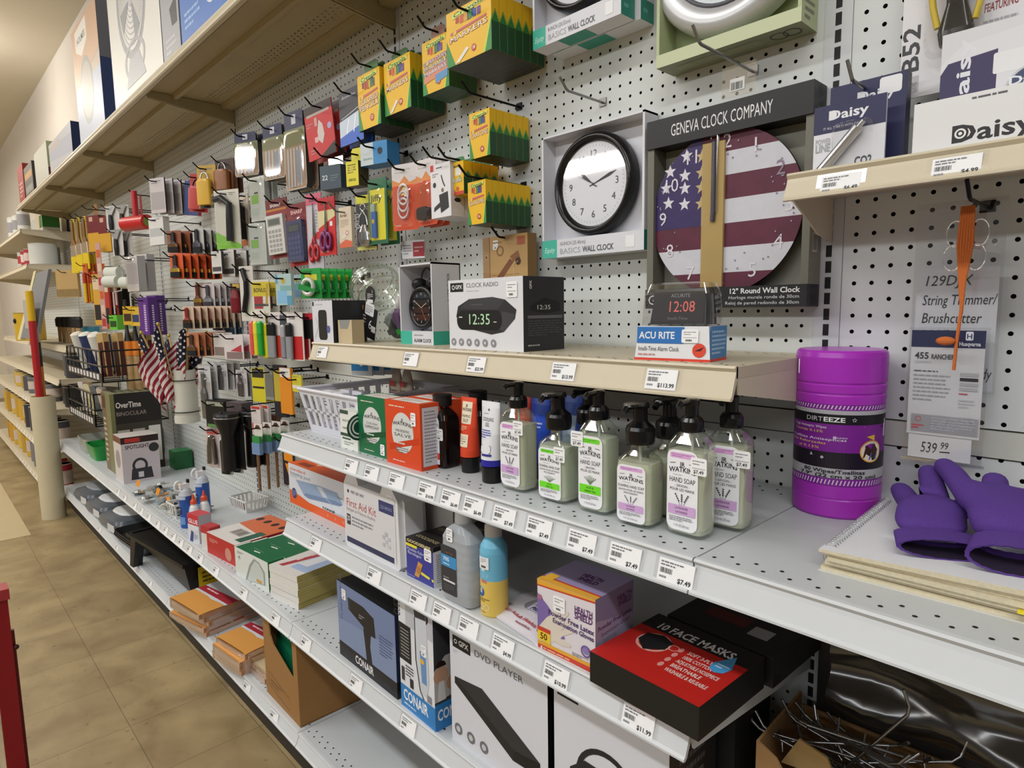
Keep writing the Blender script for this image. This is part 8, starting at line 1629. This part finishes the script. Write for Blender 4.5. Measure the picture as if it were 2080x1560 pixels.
# brushes standing in a rack and a blue tin on the far shelf
for i in range(9):
    x_ = -5.0 - .10 * i; z_ = .907
    mb = MB(); mb.loft([(0, .014, .008, 3), (.12, .016, .009, 3), (.125, .03, .014, 4), (.18, .032, .015, 4), (.2, .02, .01)], [mat('a9865c', .6), mat('23201e', .6), mat('1a1816', .6), mat('1a1816', .6)], 14)
    mb.obj('standing_brush', None, 'black bristled brush standing on the far shelf, ' + ('nearest', 'second', 'third', 'fourth', 'fifth', 'sixth', 'seventh', 'eighth', 'farthest')[i] + ' along the shelf', (x_, -.2 + .01 * (i % 2), 1.132), (0, 0, .4), 'brush', 'standing brushes')
def tin(px, py, z, R_, h, c, label, lid='c9c9c4', band=None, group='far tins', name='paint_tin', cat='tin'):
    r = thing(name, label, cat, (px, py, z), 0, group)
    mb = MB(); k = mat(c, .35); k2 = mat(band or c, .4); mb.loft([(0, R_ * .98, R_ * .98), (.004, R_, R_), (h * .25, R_, R_), (h * .75, R_, R_), (h * .97, R_, R_), (h * .98, R_ * 1.03, R_ * 1.03), (h, R_ * 1.03, R_ * 1.03)], [k, k, k2, k, mat(lid, .3, metal=.5), mat(lid, .3, metal=.5)], 26); mb.obj('tin_body', r)
    mb = MB(); mb.loft([(h, R_ * .86, R_ * .86), (h - .003, R_ * .84, R_ * .84), (h - .003, R_ * .3, R_ * .3)], mat(lid, .35, metal=.3), 22); mb.obj('tin_lid', r)
tin(-4.97, -.24, .907, .07, .16, '3f3f44', 'dark grey bucket at the end of a far shelf, behind the red pole')
tin(-5.16, -.22, .907, .07, .16, '55555a', 'mid grey bucket, second along the far shelf')
tin(-4.98, -.26, .702, .07, .14, '232326', 'black tin under the dark grey bucket')
tin(-5.18, -.24, .702, .07, .14, '2c2c2f', 'black tin, second along its far shelf')
tin(-5.06, -.12, 1.132, .055, .13, '3d86a4', 'blue tin with a pale lid on the far shelf', 'c9d0c4')
tin(-6.22, -.2, 1.767, .1, .17, 'cfd0cc', 'thick white paper roll, nearer one on the far cream shelf', 'dadad6', None, 'white paper rolls', 'paper_roll', 'paper roll')
tin(-6.5, -.14, 1.767, .1, .17, 'c9c6bc', 'thick white paper roll, farther one on the far cream shelf', 'dadad6', None, 'white paper rolls', 'paper_roll', 'paper roll')
for i in range(3): tin(-6.3 - .2 * i, -.295, 1.767, .028, .13, ('b0303a', 'a8343e', 'c9c4bc')[i], 'small %s can at the front of the far cream shelf, %s' % (('red', 'dark red', 'pale')[i], ('nearest', 'middle', 'farthest')[i]), band=('d9c4bc', 'e0d0cc', 'b03a40')[i], name='spray_can', cat='can', group='small cans')
tin(-6.55, -.3, 1.132, .11, .24, 'c9a42c', 'large yellow can with a black hole on the far shelf', 'b9a860')
mb = MB(); mb.torus((0, 0, 0), .011, .011, BLK, 'y', 16, 8); mb.obj('bung', bpy.data.objects['paint_tin.005'], 'black round bung', (.03, -.106, .17))
rr = random.Random(21)
k = 0
for z, yy, cs, R_, h in ((.102, -.36, ('a8242c', 'b02a30', '8a1c24', 'c4302f', '6f6f74', '77777c', 'c9a23c', 'b9963a', 'cfae52', 'c9a23c', 'c99a30', 'b98a2a'), .055, .19), (.402, -.36, ('4a4a52', '3c3c44', '55555e', '4a4a52', '44444c', '3a3a40', 'b98a2c', 'c9a23c', 'c09a3a', 'c9a84a', 'b08a34', 'c9a23c'), .055, .2), (.702, -.33, ('6a6a6e', '5c5c60', '77777a', '6a6a6e', '55555a', 'b99a40', 'c9a84a', 'c0a24a'), .06, .13)):
    for i, c in enumerate(cs):
        x_ = -5.05 - i * .26 - (.4 if z > .6 else 0); k += 1
        tin(x_, yy + rr.uniform(-.01, .01), z, R_, h, c, '%s can on the %s far shelf, number %s from its near end' % (('red' if c[0] in '8ab' and c[2] in '12' else 'yellow' if c[0] in 'bc' else 'grey'), ('lowest', 'middle', 'ribbed tin')[(.102, .402, .702).index(z)], ('one', 'two', 'three', 'four', 'five', 'six', 'seven', 'eight', 'nine', 'ten', 'eleven', 'twelve')[i]), band='c9b9b0' if i % 3 == 0 else None)
for z, n_ in ((.10, 14), (.40, 12), (.70, 9)):
    yf = -.44 if z < .6 else -.42
    for i in range(n_): ptag(-4.96 - i * .16, z, yf, 'small white tag on the %s far shelf rail, number %d from its near end' % ('lowest' if z < .2 else 'middle' if z < .5 else 'ribbed tin', i + 1), w=.05, h=.03, group='far shelf tags')
# leaning grey board and paper sheet on the far shelf end
r = thing('display_board', 'grey display board with a pale wooden frame leaning at the far shelves', 'display board', (-5.9, -.42, 1.17), 0)
mb = MB(); mb.hexa([(-.22, 0, 0), (.62, 0, 0), (.62, .02, 0), (-.22, .02, 0)], [(.14, .1, .5), (.72, .1, .5), (.72, .12, .5), (.14, .12, .5)], mat('77797c', .6)); mb.obj('board', r)
mb = MB(); mb.hexa([(-.4, -.004, -.02), (-.22, -.004, -.02), (-.22, .03, -.02), (-.4, .03, -.02)], [(.02, .1, .52), (.14, .1, .52), (.14, .13, .52), (.02, .13, .52)], mat('cdc69c', .6)); mb.obj('frame_side', r, 'pale wooden side')
mb = MB(); mb.box(.24, -.014, .08, .62, -.01, .29, mat('a9a5a2', .6)); mb.obj('paper_sheet', r, 'light grey sheet')

# ---- wire baskets of roller covers on the board
def wirebasket(x0, x1, y0, y1, z0, z1, label):
    r = thing('wire_basket', label, 'wire basket', (x0, y0, z0), 0, 'black wire baskets'); w, d, h = x1 - x0, y1 - y0, z1 - z0; mb = MB(); K = mat('101012', .4)
    for z in (0, h * .5, h):
        P = [(0, 0, z), (w, 0, z), (w, d, z), (0, d, z)]
        for i in range(4): mb.rod(P[i], P[(i + 1) % 4], .005, K, 6)
    for i in range(9): u = i / 8 * w; mb.rod((u, 0, 0), (u, 0, h), .003, K, 6); mb.rod((u, 0, 0), (u, d, 0), .003, K, 6)
    for i in range(5): u = i / 4 * d; mb.rod((w, u, 0), (w, u, h), .003, K, 6); mb.rod((0, u, 0), (0, u, h), .003, K, 6)
    mb.obj('wires', r); mb = MB(); mb.box(0, -.006, 0, w, -.003, h * .28, K); f = front(mb, w, h * .28, 0, -.006); f.mp([[(.06 + .09 * i, .2), (.12 + .09 * i, .2), (.12 + .09 * i, .85), (.06 + .09 * i, .85)] for i in range(10)], 'd0d0d2'); mb.obj('tag_rail', r)
wirebasket(-4.5, -3.52, -.36, .001, .985, 1.15, 'upper black wire basket full of paint roller covers')
wirebasket(-4.5, -3.75, -.37, .001, .72, .9, 'lower black wire basket of clear wrapped packs')
for i in range(7):
    mb = MB(); c1 = ('d9d6cc', 'd0ccc0', 'd9d2c0')[i % 3]; mb.loft([(0, .03, .03), (.02, .036, .036), (.24, .036, .036), (.25, .02, .02)], [mat('2c3a66' if i < 4 else '3a2a24', .4), mat('2c3a66', .4) if i % 2 else mat(c1, .8), mat(c1, .8)], 18)
    mb.obj('roller_cover', None, 'white paint roller cover in the upper wire basket, ' + ('leftmost', 'second', 'third', 'fourth', 'fifth', 'sixth', 'rightmost')[i] + ' along it', (-4.42 + i * .085, -.26 + .03 * (i % 3), .995), (radians(14), radians(8), 0), 'roller cover', 'roller covers')
for i in range(4):
    mb = MB(); mb.box(0, 0, 0, .09, .03, .24, mat('b89a62', .6), front=card('b89a62'), right=card('b89a62')); f = front(mb, .09, .24); f.r(.12, 0, .88, .8, '4a1a1a'); f = right(mb, .03, .24, x=.09); f.r(.1, 0, .9, .8, '4a1a1a')
    mb.obj('paint_pad', None, 'wooden framed maroon pad in the upper wire basket, ' + ORD[i], (-3.72, -.33 + i * .07, .995), (0, radians(-6), radians(8)), 'paint pad', 'paint pads')
for i in range(7):
    mb = MB(); mb.box(0, 0, 0, .08, .02, .19, card(('d9d2cc', 'd9a47a', 'd9cfa4', 'cfd2d4', '5a6468', 'd6d4d2', 'c9b9a4')[i])); mb.obj('wrapped_pack', None, 'clear wrapped pack in the lower wire basket, ' + ('leftmost', 'orange second', 'cream third', 'fourth', 'grey fifth', 'sixth', 'rightmost')[i], (-4.44 + i * .09, -.3 + .02 * (i % 2), .73), (radians(10), 0, radians(10)), 'pack', 'packs in the lower basket')
# ---- shelves and goods below them
shelf('gondola_shelf', 'grey shelf behind the pale standing tube with the clear tub', -4 * SECT, -3 * SECT, Z4, -.40, SH, SHD)
shelf('base_shelf', 'grey base shelf with the far drop cloths behind the pale tube', -4 * SECT, -3 * SECT, ZB, -.40, SH, SHD, h=.036, brk=False, group='base shelves')
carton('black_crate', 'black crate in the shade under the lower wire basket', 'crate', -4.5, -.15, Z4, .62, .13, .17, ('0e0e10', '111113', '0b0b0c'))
def a(f): f.r(0, .62, 1, 1, '1c1815'); f.t('OverTime', .1, .82, .07, 'd9d2cc', w=.5, b=1); f.t('BINOCULAR', .1, .72, .05, '9a8f84', w=.6); f.mp([[(.1 + .3 * i, .1 + .12 * j), (.34 + .3 * i, .1 + .12 * j), (.34 + .3 * i, .18 + .12 * j), (.1 + .3 * i, .18 + .12 * j)] for i in range(2) for j in range(4)], 'a9a29a'); f.r(.72, .1, .96, .56, 'd9d6cf'); f.r(0, .0, .08, 1, '6f6f4a')
carton('camo_display', 'tall olive and black display carton behind the spotlight box', 'display box', -3.66, -.352, Z4, .2, .24, .43, ('5a5136', '3a352c', '8a8a6c'), {'r': a, 'f': lambda f: (f.r(0, 0, .5, 1, '6a5a44'), f.r(.5, 0, 1, 1, '77774f'), f.r(.08, .8, .44, .96, '4a2a1c'), f.lines(.1, .1, .4, .7, 9, 'c9c4b4')), 't': lambda f: f.lines(.1, .1, .9, .9, 5, '55554a')})
def a(f): f.r(0, .86, 1, 1, '2a1a16'); f.r(.1, .88, .5, .97, 'b03028'); f.t('SPOTLIGHT', .1, .74, .08, '3a2a2e', w=.64, b=1); f.d(.86, .72, .1, '2a2a2e'); f.ring(.46, .36, .1, .15, '2f2d33', ry=1.1); f.p([(.2, .06), (.8, .06), (.76, .3), (.24, .3)], '2f2d33'); f.r(.4, .1, .54, .22, 'c9c4cc')
carton('spotlight_box', 'white and black box picturing a spotlight', 'box', -3.36, -.372, Z4, .16, .17, .235, ('cfc8c8', 'bfb6ba', 'c9c2be'), {'r': a, 'f': lambda f: (f.r(0, .86, 1, 1, '6a3a28'), f.d(.5, .5, .2, '9a8f92'))})
r = thing('green_tray', 'bright green plastic tray at the shelf edge, beside a clear tub', 'tray', (-4.0, -.3, Z4), 0)
mb = MB(); mb.loft([(0, .11, .06, 6), (.085, .13, .075, 6), (.085, .122, .068, 6), (.01, .105, .055, 6)], mat('1f8a3c', .3), 28, caps=(1, 1)); mb.obj('tray', r)
r = thing('clear_tub', 'shallow clear tub behind the green tray', 'tub', (-4.28, -.27, Z4), 0)
mb = MB(); mb.loft([(0, .12, .09, 6), (.09, .135, .1, 6), (.09, .13, .095, 6), (.006, .115, .085, 6)], mat('b9beb4', .2, trans=.4), 28, caps=(1, 1)); mb.obj('tub', r)
carton('green_carton', 'dark green carton near the pegboard behind the camouflage display', 'carton', -3.42, -.1, Z4, .1, .09, .1, ('1f6a38', '1a5a30', '2a7a44'))
# ---- paint tray and drop cloths on the base shelf
r = thing('paint_tray', 'black deep plastic paint tray standing on splayed legs', 'paint tray', (-2.62, -.27, ZB), 6)
K = mat('0c0c0e', .4); mb = MB(); mb.hexa([(-.27, -.1, .12), (.27, -.1, .03), (.27, .14, .03), (-.27, .14, .12)], [(-.3, -.13, .16), (.3, -.13, .15), (.3, .17, .15), (-.3, .17, .16)], K); mb.obj('tray', r)
mb = MB(); mb.box(-.31, -.14, .15, .31, -.12, .165, K); mb.box(-.31, .16, .15, .31, .18, .165, K); mb.box(-.31, -.12, .15, -.29, .16, .165, K); mb.box(.29, -.12, .15, .31, .16, .165, K); mb.obj('tray_rim', r)
for y in (-.11, .12): mb = MB(); mb.hexa([(-.32, y - .02, 0), (-.28, y - .02, 0), (-.28, y + .02, 0), (-.32, y + .02, 0)], [(-.28, y - .02, .15), (-.22, y - .02, .15), (-.22, y + .02, .15), (-.28, y + .02, .15)], K); mb.obj('leg', r)
mb = MB(); f = right(mb, .16, .09, x=.305, y=-.08, z=.045); f.r(0, 0, 1, 1, 'c9b41f'); f.lines(.1, .2, .8, .8, 3, '5a5418'); f.r(.7, .1, 1, .7, '3a2420'); mb.obj('label', r, 'yellow paper label')
for i in range(3):
    tri = thing('liner_tray', 'shallow black tray liner in the stack left of the deep tray, ' + ('lowest', 'middle', 'topmost')[i], 'tray', (-3.2 + .02 * i, -.27, ZB + .001 + .014 * i), 4, 'tray liners'); mb = MB(); mb.loft([(0, .2, .11, 8), (.03, .22, .125, 8), (.034, .22, .125, 8), (.008, .19, .1, 8)], mat('1b1c1e', .35), 30, caps=(1, 1)); mb.obj('tray', tri)
for i, (x_, c_, lb) in enumerate(((-3.62, 'd0d0d0', 'white folded drop cloth in grey wrap, right one'), (-3.98, 'c9cacc', 'white folded drop cloth in grey wrap, middle one'), (-4.34, '8a8d92', 'grey wrapped drop cloth, left one'))):
    r = thing('drop_cloth', lb, 'drop cloth', (x_, -.26, ZB), 6, 'wrapped drop cloths')
    mb = MB(); mb.loft([(0, .15, .13, 6), (.03, .165, .14, 6), (.06, .15, .13, 5), (.075, .1, .09, 4)], mat('5a5f66', .3), 26); mb.obj('wrap', r); mb = MB(); mb.loft([(.062, .12, .09, 4), (.085, .1, .075, 3), (.09, .05, .04)], mat(c_, .7), 22); mb.obj('cloth', r)
    mb = MB(); mb.box(.06, -.145, .01, .16, -.143, .05, card('d0d0d2')); mb.obj('label', r)
# ---- cardboard tube with poles at the end of the run
r = thing('cardboard_tube', 'tall cream cardboard tube standing on the floor by the shelf end', 'tube', (-4.72, -.485, 0), 0)
mb = MB(); TB = mat('c9bea0', .7, noise=.05, scale=20); mb.loft([(0, .069, .069), (.82, .069, .069), (.82, .062, .062), (.02, .062, .062)], TB, 32, caps=(1, 1)); mb.obj('tube', r)
def pole(label, x, y, h, bands, rad, lx=0, ly=0):
    r = thing('pole', label, 'pole', (x, y, .03), 0, 'poles in the cardboard tube', rx=lx, ry=ly)
    for z0, z1, c, nm in bands: mb = MB(); mb.loft([(z0, rad, rad), (z1, rad, rad)], mat(c, .35), 16); mb.obj(nm, r)
pole('long red pole with a yellow tip in the cardboard tube', -4.70, -.5, 1.5, ((0, 1.28, 'b02428', 'shaft'), (1.28, 1.47, 'd9b01f', 'tip')), .021)
pole('orange and black handled pole beside the red one', -4.765, -.48, 1.1, ((0, .72, '6a2a1c', 'shaft'), (.72, .98, 'd98a1c', 'orange_grip'), (.98, 1.14, '17171a', 'black_grip'), (1.14, 1.2, 'b9b9bb', 'metal_end')), .022)
# ---- boxes on the top shelf
def tb(name, label, q, h, d, cols, art=None, part='carton', z=2.2055): carton(name, label, 'box', q[0], -.335, z, q[1] - q[0], d, h, cols, art)
def fan(f):
    f.ring(.5, .62, .3, .34, '9a9ca0', ry=1.1)
    for k in range(9): f.ring(.5, .62, .05 + .03 * k, .058 + .03 * k, 'a9abb0', ry=1.1)
    f.mp([[(.5 + .02 * cos(a_), .62 + .02 * sin(a_)), (.5 + .26 * f.H / f.W * cos(a_ - .2), .62 + .28 * sin(a_ - .2)), (.5 + .26 * f.H / f.W * cos(a_ + .3), .62 + .28 * sin(a_ + .3))] for a_ in (.3, 1.9, 3.5, 5.1)], '8f9298'); f.d(.5, .62, .06, 'b9bbc0'); f.ring(.5, .24, .2, .24, 'a4a6aa', ry=.5); f.p([(.3, .1), (.7, .1), (.6, .26), (.4, .26)], 'a9abb0')
tb('fan_box', 'large white box picturing a round floor fan', (-2.915, -2.2), .62, .2, ('d9d6d0', '9a9ba0', 'cfccc6'), {'f': fan})
tb('appliance_box', 'grey box between the white fan box and the blue box', (-2.19, -2.0), .6, .22, ('9c9da2', '8a8b90', 'a4a5aa'), {'f': lambda f: (f.p([(.5, .3), (.9, .34), (.9, .2), (.6, .2)], '3a3a40'), f.lines(.2, .06, .8, .16, 3, 'c4c5c9'))})
tb('cup_box', 'blue box with a white cup shape at the top right', (-1.985, -1.5), .6, .22, ('3f6fb8', '35609f', '4a7ac4'), {'f': lambda f: (f.d(.6, .22, .1, 'd9dbe2'), f.d(.6, .22, .06, 'c4a49a'), f.lines(.08, .1, .4, .2, 3, '8fb0dc'), f.lines(.06, .3, .3, .36, 1, '8fb0dc'))})
tb('tower_fan_box', 'tall box with an orange and blue print of an oval fan', (-3.68, -3.12), .58, .2, ('b9a898', '34446f', 'c4b9ac'), {'f': lambda f: (f.r(0, 0, 1, .5, 'a9b0c4'), f.p([(0, .5), (1, .62), (1, 1), (0, 1)], 'c9a284'), f.p([(.14, .96), (.6, .98), (.6, .8), (.36, .72), (.14, .8)], 'e0dcd6'), f.t('HOLMES', .2, .84, .05, '55555c', w=.34, b=1), f.d(.46, .42, .24, '8f9092', ry=1.15), f.d(.46, .42, .2, 'a9a49a', ry=1.15)), 'r': lambda f: f.r(0, .55, 1, 1, '6f7078')})
tb('heater_box', 'low grey blue box left of the tall fan box', (-4.62, -3.9), .2, .22, ('9fa0a8', '2a3454', 'b4aca4'), {'f': lambda f: (f.p([(0, .5), (1, .2), (1, .7), (0, .9)], '8a8fa4'), f.r(.1, .72, .5, .9, 'a08f88'))})
tb('pale_box', 'pale grey and green box on the top shelf, third box from the tall fan box', (-5.22, -4.7), .25, .22, ('b9b9ac', 'b4b88f', 'c4c4b8'), {'r': lambda f: f.r(0, 0, 1, .35, '6a3a3a')})
tb('printed_box', 'dark multicoloured box beside the red box on the top shelf', (-5.75, -5.35), .24, .22, ('55524c', '3f3a36', 'a9a49a'), {'f': lambda f: (f.r(.1, .6, .9, .8, 'b9863a'), f.r(.1, .2, .9, .4, '8a8a84')), 'r': lambda f: (f.r(.1, .6, .9, .8, 'b9863a'), f.r(.1, .2, .9, .4, 'a9a49a'))})
tb('red_box', 'large red box at the far end of the top shelf', (-6.09, -5.8), .3, .25, ('9a2f2c', '8a2a28', 'a83a36'), {'f': lambda f: f.lines(.2, .2, .8, .6, 4, 'd0b4ac')})
for i in range(3): tin(-6.3 - .32 * i, -.3, 2.042, .045, .18 - .02 * (i % 2), 'd6d6d2', 'white bottle on the shelf past the top shelf end, ' + ('nearest', 'middle', 'farthest')[i], 'e0e0dc', '9a9a9e', 'far white bottles', 'white_bottle', 'bottle')
carton('green_picture_box', 'small box with a green picture near the end of the far upper shelf', 'box', -6.28, -.2, 2.042, .16, .12, .14, ('c9c6bc', '2f6a2a', 'b9b6ac'), {'r': lambda f: f.r(0, 0, 1, .2, 'b9b4a8'), 'f': lambda f: f.r(.1, .2, .9, .9, '3a7a34')})
carton('pale_board', 'large pale board leaning on the wall beyond the top shelf', 'board', -7.6, -.05, 2.042, 1.4, .03, .5, ('cdbba4', 'c4b29a', 'cdbba4'))
# ---- red rack end at the lower left picture edge
r = thing('red_rack', 'red metal rack end holding white paper in the aisle, at the lower left', 'rack', (-1.41, -.985, 0), 0)
RR_ = mat('8a1420', .25); mb = MB(); mb.box(-.012, -.035, .0, .012, 0, .70, RR_); mb.box(-.004, -.0, .0, .006, .006, .62, mat('5a0c16', .4)); mb.obj('post', r)
mb = MB(); mb.box(-.03, -.5, .70, .02, .004, .725, mat('a03038', .3)); mb.box(.0, -.5, .60, .012, -.03, .70, RR_); mb.box(0, -.5, .46, .01, -.03, .5, RR_); mb.box(0, -.5, .52, .008, -.03, .54, mat('1a1416', .4)); mb.obj('cross_rails', r)
mb = MB(); mb.box(-.02, -.5, .05, .004, -.045, .44, mat('c4c6c4', .7)); mb.obj('paper_stock', r, 'white paper stock'); mb = MB(); mb.ball((.01, .006, .58), .006, .006, .006, mat('3a1418', .4), 8); mb.obj('bolt', r)
